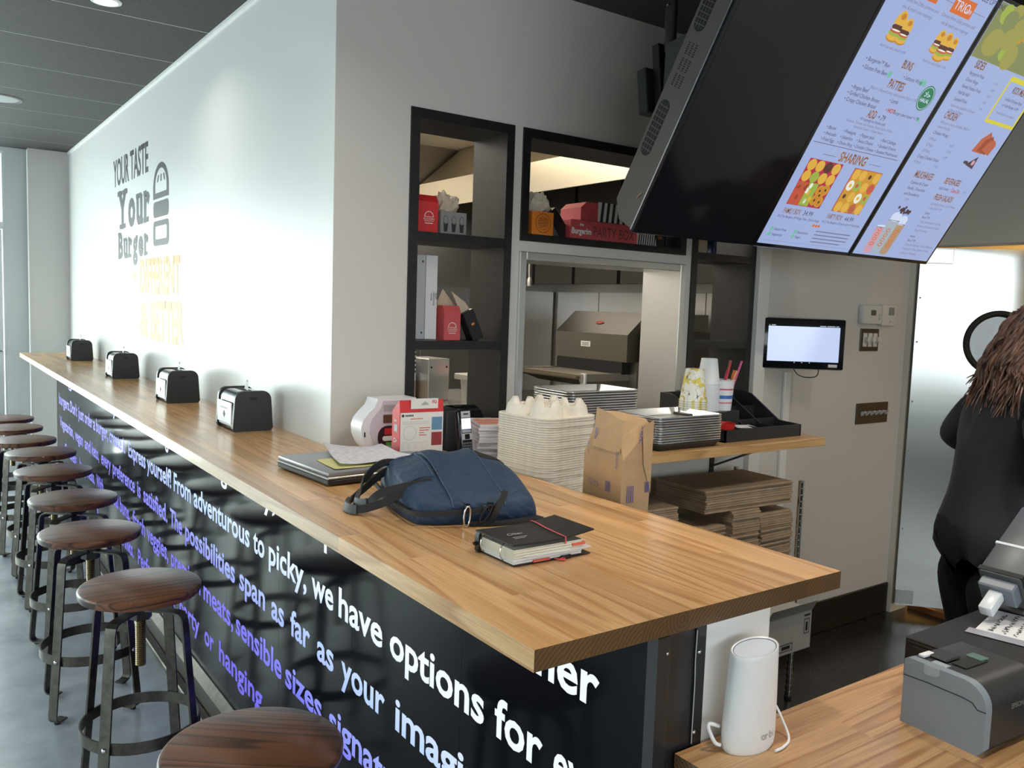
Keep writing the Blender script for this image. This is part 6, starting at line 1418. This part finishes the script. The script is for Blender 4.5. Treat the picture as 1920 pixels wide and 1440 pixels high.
for i in range(3): q.add([(0.345+i*0.030, 0.452+0.006*i, 0.0012+i*0.0001), (0.420+i*0.022, 0.450, 0.0012+i*0.0001), (0.440+i*0.018, 0.500-i*0.004, 0.0012+i*0.0001), (0.400+i*0.028, 0.530-0.012*i, 0.0012+i*0.0001), (0.362+i*0.03, 0.500, 0.0012+i*0.0001)], [(0, 1, 2, 3, 4)], KI[('wing', 'wing2', 'wing')[i]])
q.add([(0.360, 0.402, 0.0012), (0.420, 0.392, 0.0012), (0.415, 0.440, 0.0012)], [(0, 1, 2)], KI['choc']); el(q, 0.355, 0.410, 0.016, 0.006, 'choc'); el(q, 0.402, 0.414, 0.010, 0.010, 'cupp', 0.0014)
mt(q, 'MILKSHAKES', 0.100, 0.322, 0.024, 'orange', w=0.115, bold=.02)
for i, s_ in enumerate(('Cookies & Cream', 'Vanilla, Chocolate', 'and Strawberry')): mt(q, s_, 0.102, 0.298-i*0.021, 0.011, 'txt')
mt(q, '5.49', 0.13, 0.236, 0.009, 'grey'); mt(q, 'BEVERAGES', 0.300, 0.322, 0.022, 'orange', w=0.105, bold=.02); mt(q, 'Soft Drinks', 0.292, 0.298, 0.010, 'txt'); mt(q, 'Coca-Cola', 0.375, 0.296, 0.014, 'red', w=0.060, it=0.3, bold=.02); mt(q, '2.99', 0.46, 0.300, 0.008, 'grey')
mt(q, 'FRESH SALADS', 0.298, 0.258, 0.022, 'orange', w=0.125, bold=.02)
for i, s_ in enumerate(('Add Grilled Chicken, Crispy Chicken', 'or Angus Beef +3.99')): mt(q, s_, 0.300, 0.238-i*0.017, 0.008, 'grey')
for i, (s_, k) in enumerate((('Caesar', 'txt'), ('Bowl 7.99', 'txt'), ('Crisp Leaf Lettuce, Croutons,', 'grey'), ('Parmesan Cheese and Creamy', 'grey'), ('Caesar Dressing', 'grey'), ('House', 'txt'), ('Bowl 7.99', 'txt'), ('Crisp Leaf Lettuce, Tomato, Peppers,', 'grey'), ('Cucumbers, Diced Onions, Choice', 'grey'), ('of Ranch or Dressing', 'grey'))): mt(q, s_, 0.300, 0.200-i*0.0175-(0.008 if i > 4 else 0), 0.009, k)
for u, k, w_, top in ((0.090, 'cupp', 0.028, 0.128), (0.195, 'cupc', 0.030, 0.150), (0.143, 'cupw', 0.034, 0.160)):
    z = 0.0010 if k != 'cupw' else 0.0013
    q.add([(u-w_*0.78, 0.030, z), (u+w_*0.78, 0.030, z), (u+w_, top, z), (u-w_, top, z)], [(0, 1, 2, 3)], KI[k]); el(q, u, 0.030, w_*0.78, 0.008, k, z); el(q, u, top, w_, 0.007, 'white', z+0.0001); rc(q, u-w_, u+w_, top-0.004, top-0.002, 'txt', z+0.0002)
    for i in range(4): el(q, u, 0.060+i*0.019, 0.013, 0.0075, 'tag', z+0.0002); el(q, u, 0.060+i*0.019, 0.009, 0.0045, k, z+0.0003)
    if k != 'cupp':
        el(q, u, top+0.012, w_*0.92, 0.018, 'white', z+0.0002)
        for i in range(9): el(q, u+(rr_.random()-.5)*w_*1.5, top+0.026+rr_.random()*0.026, 0.007, 0.006, 'choc', z+0.0003, 8)
split_build(q, KM, t3, 'menu_lettering', [('food_photo', 0.0, 0.53, 0.7265, 0.92), ('wings_picture', 0.33, 0.50, 0.445, 0.535), ('dip_picture', 0.335, 0.43, 0.385, 0.443), ('milkshake_picture', 0.05, 0.235, 0.02, 0.222)])
# ceiling poles and tilting mounts behind the screens
def mount(x, lab):
    t = thing('screen_mount', lab, 'screen mount', (x, 1.93, 0), 0, 'screen mounts')
    MB().cyl((0, 0, 2.30), (0, 0, ZH-0.01), 0.0185, n=20).build('pole', pm('pole_steel', (0.10, 0.09, 0.09), 0.3, metal=0.8), t, smooth=40)
    MB().cyl((0, 0, ZH-0.012), (0, 0, ZH-0.001), 0.05, n=24).build('ceiling_flange', black_paint, t, smooth=40)
    X = Matrix.Translation((0, 0.012, 2.21)) @ Matrix.Rotation(math.radians(-8), 4, 'X')
    MB().box(-0.03, 0.03, -0.008, 0.022, -0.11, 0.12, 0.002, X=X).build('back_plate', black_paint, t)
    MB().box(-0.06, 0.02, 0.023, 0.063, -0.09, 0.05, 0.003, X=X).build('media_player', black_plastic, t)
    for xa in (-0.022, 0.014): MB().prism([(-0.005, 2.32), (-0.10, 2.335), (-0.315, 2.30), (-0.225, 2.15), (0.0, 2.13)], 'x', xa, xa+0.008).build('tilt_arm', pm('arm_grey', (0.06, 0.06, 0.058), 0.5), t)
    MB().lathe([(0, 0.006), (0.005, 0.005), (0.006, 0)], 10, X=Matrix.Translation((-0.018, -0.004, 2.44)) @ Matrix.Rotation(-PI/2, 4, 'Y')).build('bolt', chrome, t, smooth=40)
mount(1.935, 'black ceiling pole mount behind the dark screen'); mount(2.50, 'black ceiling pole mount behind the middle menu screen'); mount(3.03, 'black ceiling pole mount behind the right menu screen')
# ------------------------------------------------------------------ lower order counter
lc = thing('order_counter', 'lower butcher block order counter beside the bar end', 'counter', (0, 0, 0))
rows(lc, low_wood, 0.08, YN-0.0015, 11, 0.902, 2.50, ZL, 0.040, 0, 0.42, 0.84)
ob2 = thing('base_cabinet', 'dark cabinet base under the lower order counter', 'cabinet', (0, 0, 0))
MB().box(0.935, 2.46, 0.12, 0.80, 0.08, ZL-0.041).build('body', black_paint, ob2); MB().box(0.96, 2.44, 0.15, 0.78, 0, 0.08).build('plinth', black_paint, ob2)
for i in range(3): MB().box(0.96+i*0.5, 1.44+i*0.5, 0.80, 0.812, 0.10, ZL-0.06, 0.002).build('door', blk_panel, ob2)

# router
ro = thing('router', 'white oval tower router standing on the lower counter', 'router', (1.014, 0.778, ZL), math.radians(-4))
rw_m = pm('router_white', (0.84, 0.83, 0.83), 0.28)
n = 40; prof_r = [(0.90, 0.0), (0.965, 0.004), (1.0, 0.012), (1.0, 0.030), (0.97, 0.07), (0.93, 0.11), (0.895, 0.145), (0.885, 0.150), (0.865, 0.1515)]
def oloop(s, z, a=0.0485, b=0.029):
    tl = z/0.15; lp_ = []
    for i in range(n):
        t_ = 2*PI*i/n; x = a*s*math.cos(t_)+0.004*tl; y = b*s*math.sin(t_)
        lp_.append((x, y, z + tl*(0.10*x+0.10*y)))
    return lp_
q = MB(); Ls = [oloop(s, z) for s, z in prof_r]
for A, B in zip(Ls, Ls[1:]): q.add(A+B, [(i, (i+1) % n, n+(i+1) % n, n+i) for i in range(n)])
q.add(Ls[0], [tuple(range(n-1, -1, -1))]); Lt = oloop(0.80, 0.1500); q.add(Ls[-1]+Lt, [(i, (i+1) % n, n+(i+1) % n, n+i) for i in range(n)])
q.build('body', rw_m, ro, smooth=45)
q = MB(); La = oloop(0.80, 0.1502); Lb = oloop(0.78, 0.1455); q.add(La+Lb, [(i, (i+1) % n, n+(i+1) % n, n+i) for i in range(n)]); q.build('groove', pm('groove_blue', (0.10, 0.12, 0.18), 0.5), ro)
q = MB(); Lb = oloop(0.775, 0.1495); Lc = oloop(0.775, 0.146); q.add(Lb, [tuple(range(n))]); q.add(Lb+Lc, [(i, (i+1) % n, n+(i+1) % n, n+i) for i in range(n)]); q.build('top_panel', pm('router_top', (0.62, 0.67, 0.76), 0.35), ro)
q = MB()
for i, ch in enumerate('orbi'):
    x = -0.004+i*0.0088; y = -0.030*math.sqrt(1-(x/0.0485)**2)-0.0006; tx = Vector((1, 0.030*x/0.0485**2/math.sqrt(1-(x/0.0485)**2), 0)).normalized()
    q.text(ch, (x, y, 0.022), tx, (0, 0, 1), height=0.0115)
q.build('brand_mark', pm('mark_grey', (0.42, 0.42, 0.43), 0.4), ro)
MB().tube(smooth_path([(0.050, 0.010, 0.010), (0.066, 0.012, 0.045), (0.075, -0.002, 0.020), (0.066, -0.022, 0.004), (0.040, -0.034, 0.0032), (0.020, -0.036, 0.003)]), 0.0022, 8).build('cable', rw_m, ro, smooth=60)
MB().tube(smooth_path([(-0.046, 0.015, 0.034), (-0.062, 0.018, 0.040), (-0.066, 0.016, 0.034), (-0.058, 0.010, 0.014), (-0.050, 0.006, 0.010)]), 0.003, 8).build('cable', rw_m, ro, smooth=60)

# receipt printer
rp_ = thing('receipt_printer', 'grey and black receipt printer on the lower counter at the right', 'printer', (1.288, 0.63, ZL), math.radians(-4))
pg_ = pm('printer_grey', (0.25, 0.29, 0.33), 0.45); pd_ = pm('printer_dark', (0.035, 0.034, 0.034), 0.42, bump=(600, 0.05))
def pprof(ins=0.0):
    pts = [(0.067-ins, 0.0+ins), (0.067-ins, 0.104), (0.060, 0.108-ins)]
    pts += [(-0.030, 0.1085-ins)] + [(-0.030-(0.037-ins)*math.sin(PI/2*i/6), 0.0715+(0.037-ins)*math.cos(PI/2*i/6)) for i in range(1, 7)]
    return pts + [(-0.067+ins, 0.012), (-0.058, ins)]
MB().prism(pprof(0.0), 'x', 0.0, 0.016).build('front_cover', pg_, rp_, smooth=35)
MB().prism(pprof(0.0012), 'x', 0.016, 0.148).build('body', pd_, rp_, smooth=35)
MB().strap([(-0.0006, 0.067, 0.078), (-0.0006, 0.03, 0.080), (-0.0006, -0.03, 0.080), (-0.0006, -0.046, 0.078), (-0.0006, -0.054, 0.070), (-0.0006, -0.067, 0.0705)], (0, 0, 1), 0.0012, 0.0008).build('cover_seam', rubber, rp_)
MB().box(-0.0008, 0.0, 0.052, 0.066, 0.085, 0.100, 0.0003).build('power_key', pm('printer_grey2', (0.24, 0.27, 0.30), 0.4), rp_)
MB().prism([(0.033, 0.095), (0.033, 0.108), (0.008, 0.108), (0.008, 0.098), (0.014, 0.094), (0.028, 0.092)], 'x', -0.0012, 0.03).build('release_lever', pm('lever_pale', (0.36, 0.42, 0.46), 0.4), rp_)
MB().box(0.034, 0.075, 0.018, 0.056, 0.1075, 0.112, 0.002).build('paper_cover', pd_, rp_, smooth=30)
MB().box(0.040, 0.100, -0.010, 0.014, 0.1082, 0.1092).build('paper_slot', rubber, rp_)
MB().box(0.018, 0.046, 0.046, 0.056, 0.1085, 0.1127, 0.0008).build('label', paper, rp_)
MB().box(0.09, 0.11, -0.006, 0.020, 0.1085, 0.1112, 0.0008).build('status_light', pm('green_lens', (0.14, 0.24, 0.20), 0.2), rp_)
q = MB(); q.text('EPSON', (0.070, -0.0672, 0.062), (1, 0, 0), (0, 0, 1), height=0.008, bold=.02); q.build('brand_mark', pm('mark_silver', (0.5, 0.5, 0.5), 0.3, metal=0.6), rp_)

# cash drawer with a taped note, card terminal
cd = thing('cash_drawer', 'flat black cash drawer behind the receipt printer', 'cash drawer', (1.452, 0.42, ZL), 0)
MB().box(0, 0.46, 0.0, 0.365, 0, 0.0795, 0.003).build('case', pm('drawer_black', (0.016, 0.015, 0.015), 0.5, bump=(500, 0.1)), cd, smooth=30)
MB().box(-0.002, 0.0, 0.015, 0.35, 0.012, 0.066, 0.0008).build('drawer_front', pm('drawer_black', (0.016, 0.015, 0.015), 0.5), cd)
MB().strap([(-0.0008, 0.005, 0.0725), (-0.0008, 0.36, 0.0725)], (0, 0, 1), 0.003, 0.001).build('edge_line', gunmetal, cd)
tape = pm('clear_tape', (0.42, 0.43, 0.50), 0.2)
nn_ = thing('taped_note', 'white handwritten note taped on top of the cash drawer', 'note', (1.66, 0.70, ZL+0.0800), math.radians(12))
MB().box(-0.070, 0.090, -0.045, 0.045, 0, 0.0008).build('paper', paper, nn_); MB().box(-0.085, -0.055, -0.055, 0.055, 0.0009, 0.0014).build('tape', tape, nn_); MB().box(-0.06, 0.095, -0.062, -0.036, 0.0009, 0.0014).build('tape', tape, nn_)
rr2 = random.Random(8); q = MB()
for ln in range(3):
    x = -0.045
    while x < 0.075:
        w_ = rr2.uniform(0.006, 0.012); pts_ = [Vector((x+w_*k_/5, 0.022-ln*0.020+rr2.uniform(-.005, .005), 0.0013)) for k_ in range(6)]
        q.strap(pts_, (0, 1, 0), 0.0016, 0.0002); x += w_+rr2.uniform(0.001, 0.005)
q.build('handwriting', ink, nn_)
ct = thing('card_terminal', 'grey tilted card terminal with white end on a stand at the right edge', 'card terminal', (1.695, 0.735, ZL+0.0800), 0)
X = Matrix.Translation((0.010, 0, 0.060)) @ Matrix.Rotation(math.radians(-33), 4, 'Y')
tg = pm('terminal_grey', (0.085, 0.092, 0.10), 0.4)
MB().box(0.0, 0.20, -0.035, 0.045, -0.032, 0.032, 0.006, X=X, seg=2).build('body', tg, ct, smooth=35)
MB().box(-0.022, 0.002, -0.028, 0.038, -0.026, 0.020, 0.003, X=X).build('neck', pm('terminal_mid', (0.20, 0.22, 0.26), 0.4), ct, smooth=35)
MB().box(-0.070, -0.020, -0.008, 0.018, -0.012, 0.010, 0.004, X=X, seg=2).build('card_slot', pm('terminal_white', (0.78, 0.82, 0.86), 0.3), ct, smooth=35)
MB().box(0.004, 0.014, -0.0356, 0.0456, -0.0326, 0.0326, X=X).build('dark_band', rubber, ct)
MB().box(0.080, 0.086, -0.0358, 0.0458, 0.010, 0.0328, X=X).build('light_stripe', pm('stripe_pale', (0.6, 0.66, 0.7), 0.3), ct)
q = MB(); M3 = X.to_3x3(); q.text('toast', X @ Vector((0.036, -0.0358, -0.004)), M3 @ Vector((1, 0, 0)), M3 @ Vector((0, 0, 1)), height=0.014, width=0.052)
for a, b_, c_, d_ in ((0.020, 0.032, -0.004, -0.0025), (0.020, 0.032, 0.0065, 0.008), (0.020, 0.0215, -0.004, 0.008), (0.0305, 0.032, -0.004, 0.008)): q.quad(*[X @ Vector((u, -0.0358, v)) for u, v in ((a, c_), (b_, c_), (b_, d_), (a, d_))])
q.build('brand_mark', ink, ct)
MB().box(0.06, 0.15, -0.03, 0.05, 0, 0.004, 0.001).box(0.085, 0.125, -0.01, 0.03, 0.004, 0.085, 0.003).build('stand', pm('stand_silver', (0.4, 0.4, 0.38), 0.3, metal=0.8), ct)

# ------------------------------------------------------------------ person
pe = thing('person', 'person with long brown hair in black top and trousers working at the right edge', 'person', (2.945, 1.345, 0), math.atan2(-0.58, 0.81))
J = {}; E_ = []
def jv(k, p, r, par=None):
    J[k] = (p, r)
    if par: E_.append((par, k))
jv('pelvis', (-0.005, 0, 0.765), (0.125, 0.165)); jv('belly', (0.010, 0, 0.92), (0.105, 0.140), 'pelvis'); jv('chest', (0.025, 0, 1.08), (0.115, 0.150), 'belly'); jv('upper', (0.035, 0, 1.205), (0.095, 0.130), 'chest'); jv('neckb', (0.065, 0, 1.295), (0.055, 0.058), 'upper'); jv('neck', (0.100, 0, 1.350), (0.048, 0.048), 'neckb')
jv('skull', (0.140, 0, 1.425), (0.072, 0.066), 'neck'); jv('crown', (0.140, 0, 1.490), (0.082, 0.070), 'skull'); jv('top', (0.135, 0, 1.535), (0.050, 0.045), 'crown'); jv('face', (0.205, 0, 1.430), (0.042, 0.050), 'skull'); jv('chin', (0.215, 0, 1.375), (0.026, 0.028), 'face'); jv('nose', (0.262, 0, 1.440), (0.010, 0.010), 'face')
for s, sd in ((1, 'l'), (-1, 'r')):
    jv('sh'+sd, (0.035, s*0.155, 1.245), (0.058, 0.058), 'upper')
    if sd == 'l': el_, wr, hn = (-0.060, 0.195, 1.100), (0.105, 0.225, 1.03), (0.175, 0.215, 1.015)
    else: el_, wr, hn = (0.060, -0.225, 1.015), (0.270, -0.150, 1.03), (0.335, -0.125, 1.02)
    jv('el'+sd, el_, (0.042, 0.042), 'sh'+sd); jv('wr'+sd, wr, (0.026, 0.026), 'el'+sd); jv('hand'+sd, hn, (0.022, 0.034), 'wr'+sd)
    jv('hip'+sd, (-0.015, s*0.090, 0.70), (0.118, 0.098), 'pelvis'); jv('thigh'+sd, (0.005, s*0.095, 0.55), (0.092, 0.085), 'hip'+sd); jv('knee'+sd, (0.015, s*0.095, 0.43), (0.062, 0.060), 'thigh'+sd); jv('calf'+sd, (-0.005, s*0.098, 0.29), (0.055, 0.052), 'knee'+sd); jv('ank'+sd, (-0.020, s*0.10, 0.085), (0.036, 0.036), 'calf'+sd); jv('heel'+sd, (-0.025, s*0.10, 0.042), (0.038, 0.038), 'ank'+sd); jv('toe'+sd, (0.105, s*0.115, 0.032), (0.040, 0.030), 'heel'+sd)
jv('glute_l', (-0.060, 0.072, 0.715), (0.075, 0.080), 'pelvis'); jv('glute_r', (-0.060, -0.072, 0.715), (0.075, 0.080), 'pelvis')
keys = list(J); idx = {k: i for i, k in enumerate(keys)}
me = bpy.data.meshes.new('body_cage'); me.from_pydata([J[k][0] for k in keys], [(idx[a], idx[b_]) for a, b_ in E_], [])
bo = bpy.data.objects.new('body', me); COL.objects.link(bo)
sk = bo.modifiers.new('skin', 'SKIN'); sk.use_smooth_shade = True
for k in keys:
    sv = me.skin_vertices[0].data[idx[k]]; sv.radius = J[k][1]; sv.use_root = (k == 'pelvis')
ss_ = bo.modifiers.new('sub', 'SUBSURF'); ss_.levels = 2; ss_.render_levels = 2
bpy.context.view_layer.update()
dg = bpy.context.evaluated_depsgraph_get(); bm_me = bpy.data.meshes.new_from_object(bo.evaluated_get(dg)); bpy.data.objects.remove(bo)
cloth = pm('black_jersey', (0.012, 0.013, 0.016), 0.8, sheen=0.1, bump=(24, 0.6)); jean = pm('black_trousers', (0.012, 0.013, 0.016), 0.8, bump=(30, 0.5)); skin_m = pm('skin', (0.60, 0.36, 0.25), 0.5, sss=0.1); shoe = pm('shoe_black', (0.02, 0.02, 0.02), 0.5)
for m_ in (cloth, jean, skin_m, shoe): bm_me.materials.append(m_)
for p in bm_me.polygons:
    c_ = p.center; p.use_smooth = True; i = 0
    if c_.z < 0.10: i = 3
    elif c_.z < 0.84 and abs(c_.y) < 0.215 and c_.x < 0.2: i = 1
    elif c_.z > 1.315 - 0.45*abs(c_.y)*0 - 0.25*(c_.x-0.06) and abs(c_.y) < 0.13: i = 2
    if c_.x > 0.290 and c_.z < 1.2: i = 2
    if c_.y > 0.20 and c_.x > 0.10 and c_.z < 1.1: i = 2
    p.material_index = i
body = bpy.data.objects.new('body', bm_me); COL.objects.link(body); body.parent = pe
# fingers, five on each hand
for nm, base, d_, lat in (('hand', Vector((0.335, -0.125, 1.02)), Vector((0.93, 0.30, -0.20)).normalized(), Vector((-0.30, 0.95, 0))), ('hand', Vector((0.175, 0.215, 1.015)), Vector((0.97, -0.15, -0.2)).normalized(), Vector((0.15, 0.97, 0)))):
    q = MB(); q.tube([base-d_*0.03, base+d_*0.012, base+d_*0.05], [0.022, 0.030, 0.026], 12)
    for i, L_ in enumerate((0.062, 0.074, 0.078, 0.070, 0.055)):
        off = lat*(-0.030+0.0155*i); dr_ = d_
        if i == 0: off = lat*-0.034-d_*0.045; dr_ = (d_*0.7-lat*0.7).normalized()
        p0 = base+d_*0.045+off; q.tube([p0-dr_*0.012, p0+dr_*L_*0.45, p0+dr_*L_*0.8+Vector((0, 0, -0.012)), p0+dr_*L_*0.95+Vector((0, 0, -0.026))], [0.0095, 0.0088, 0.008, 0.006], 8)
    q.build(nm, skin_m, pe, smooth=60)
# eyes, mouth, ears, necklace
for s in (-1, 1):
    MB().lathe([(0, -0.009), (0.007, -0.006), (0.009, 0), (0.007, 0.006), (0, 0.009)], 12, c=(0.243, s*0.028, 1.453)).build('eye', pm('eye_white', (0.75, 0.74, 0.72), 0.2), pe, smooth=80)
    MB().tube([(0.150, s*0.070, 1.44), (0.140, s*0.080, 1.462), (0.155, s*0.074, 1.468), (0.158, s*0.068, 1.43)], [0.006, 0.009, 0.008, 0.005], 8).build('ear', skin_m, pe, smooth=70)
MB().tube([(0.238, -0.020, 1.398), (0.248, 0, 1.400), (0.238, 0.020, 1.398)], [0.003, 0.0055, 0.003], 8).build('mouth', pm('lips', (0.42, 0.13, 0.11), 0.4), pe, smooth=70)
# hair: cap plus long wavy locks down the back
hm = bpy.data.materials.new('brown_hair'); hm.use_nodes = True
nt = hm.node_tree; b = nt.nodes['Principled BSDF']; b.inputs['Roughness'].default_value = 0.42
tc = nt.nodes.new('ShaderNodeTexCoord'); mp = nt.nodes.new('ShaderNodeMapping'); mp.inputs['Scale'].default_value = (45, 45, 10); nt.links.new(tc.outputs['Object'], mp.inputs[0])
n1 = nt.nodes.new('ShaderNodeTexNoise'); n1.inputs['Scale'].default_value = 1; nt.links.new(mp.outputs[0], n1.inputs[0])
r1 = nt.nodes.new('ShaderNodeValToRGB'); r1.color_ramp.elements[0].position = 0.3; r1.color_ramp.elements[0].color = (0.022, 0.010, 0.007, 1); r1.color_ramp.elements[1].position = 0.72; r1.color_ramp.elements[1].color = (0.20, 0.098, 0.058, 1); nt.links.new(n1.outputs[0], r1.inputs[0]); nt.links.new(r1.outputs[0], b.inputs[0])
q = MB(); hr = random.Random(21)
bm = bmesh.new(); bmesh.ops.create_uvsphere(bm, u_segments=28, v_segments=18, radius=1)
bm.verts.index_update()
def capp(v_): 
    x, y, z = v_.co; return (0.128+0.104*x*(1.0 if x < 0 else 0.80), 0.090*y, 1.478+0.100*z)
keep = [f_ for f_ in bm.faces if not (f_.calc_center_median().x > 0.52 and f_.calc_center_median().z < 0.45) and f_.calc_center_median().z > -0.75]
q.add([capp(v_) for v_ in bm.verts], [[v_.index for v_ in f_.verts] for f_ in keep]); bm.free()
for i in range(420):
    a = hr.uniform(0.50*PI, 1.5*PI)      # round the back of the head
    el0 = hr.uniform(-0.5, 0.95); cx_, sx__ = math.cos(a), math.sin(a)
    ca = math.cos(el0*PI/2); p0 = Vector((0.128+0.106*cx_*ca, 0.092*sx__*ca, 1.478+0.101*math.sin(el0*PI/2)))
    endz = hr.uniform(1.20, 1.33); spread = hr.uniform(-0.02, 0.03); tx = -0.045+hr.uniform(-0.045, 0.10) + 0.35*(endz-1.20); ty = -0.02+sx__*0.125+hr.uniform(-0.03, 0.03)
    p1 = Vector((0.128+0.122*cx_-0.01, 0.106*sx__, 1.44+hr.uniform(-0.02, 0.02))); p2 = Vector((0.030+0.055*cx_+hr.uniform(-.015, .015), 0.115*sx__, 1.355)); p3 = Vector((tx, ty, endz))
    pts_ = smooth_path([p0, p1, p2, p3], 5); am = hr.uniform(0.004, 0.012); ph_ = hr.uniform(0, 6)
    pts_ = [p + Vector((am*math.sin(ph_+k_*0.9), am*math.cos(ph_+k_*0.8), 0)) for k_, p in enumerate(pts_)]
    m_ = len(pts_); q.tube(pts_, [0.0056*(1-0.8*(k_/(m_-1))**3) for k_ in range(m_)], 5)
q.build('hair', hm, pe, smooth=70)
MB().tube(smooth_path([(0.03, -0.075, 1.30), (0.09, -0.072, 1.292), (0.135, -0.03, 1.275), (0.135, 0.03, 1.275), (0.09, 0.072, 1.292), (0.03, 0.075, 1.30)]), 0.0012, 6).build('necklace', pm('gold', (0.6, 0.42, 0.16), 0.25, metal=1), pe, smooth=60)
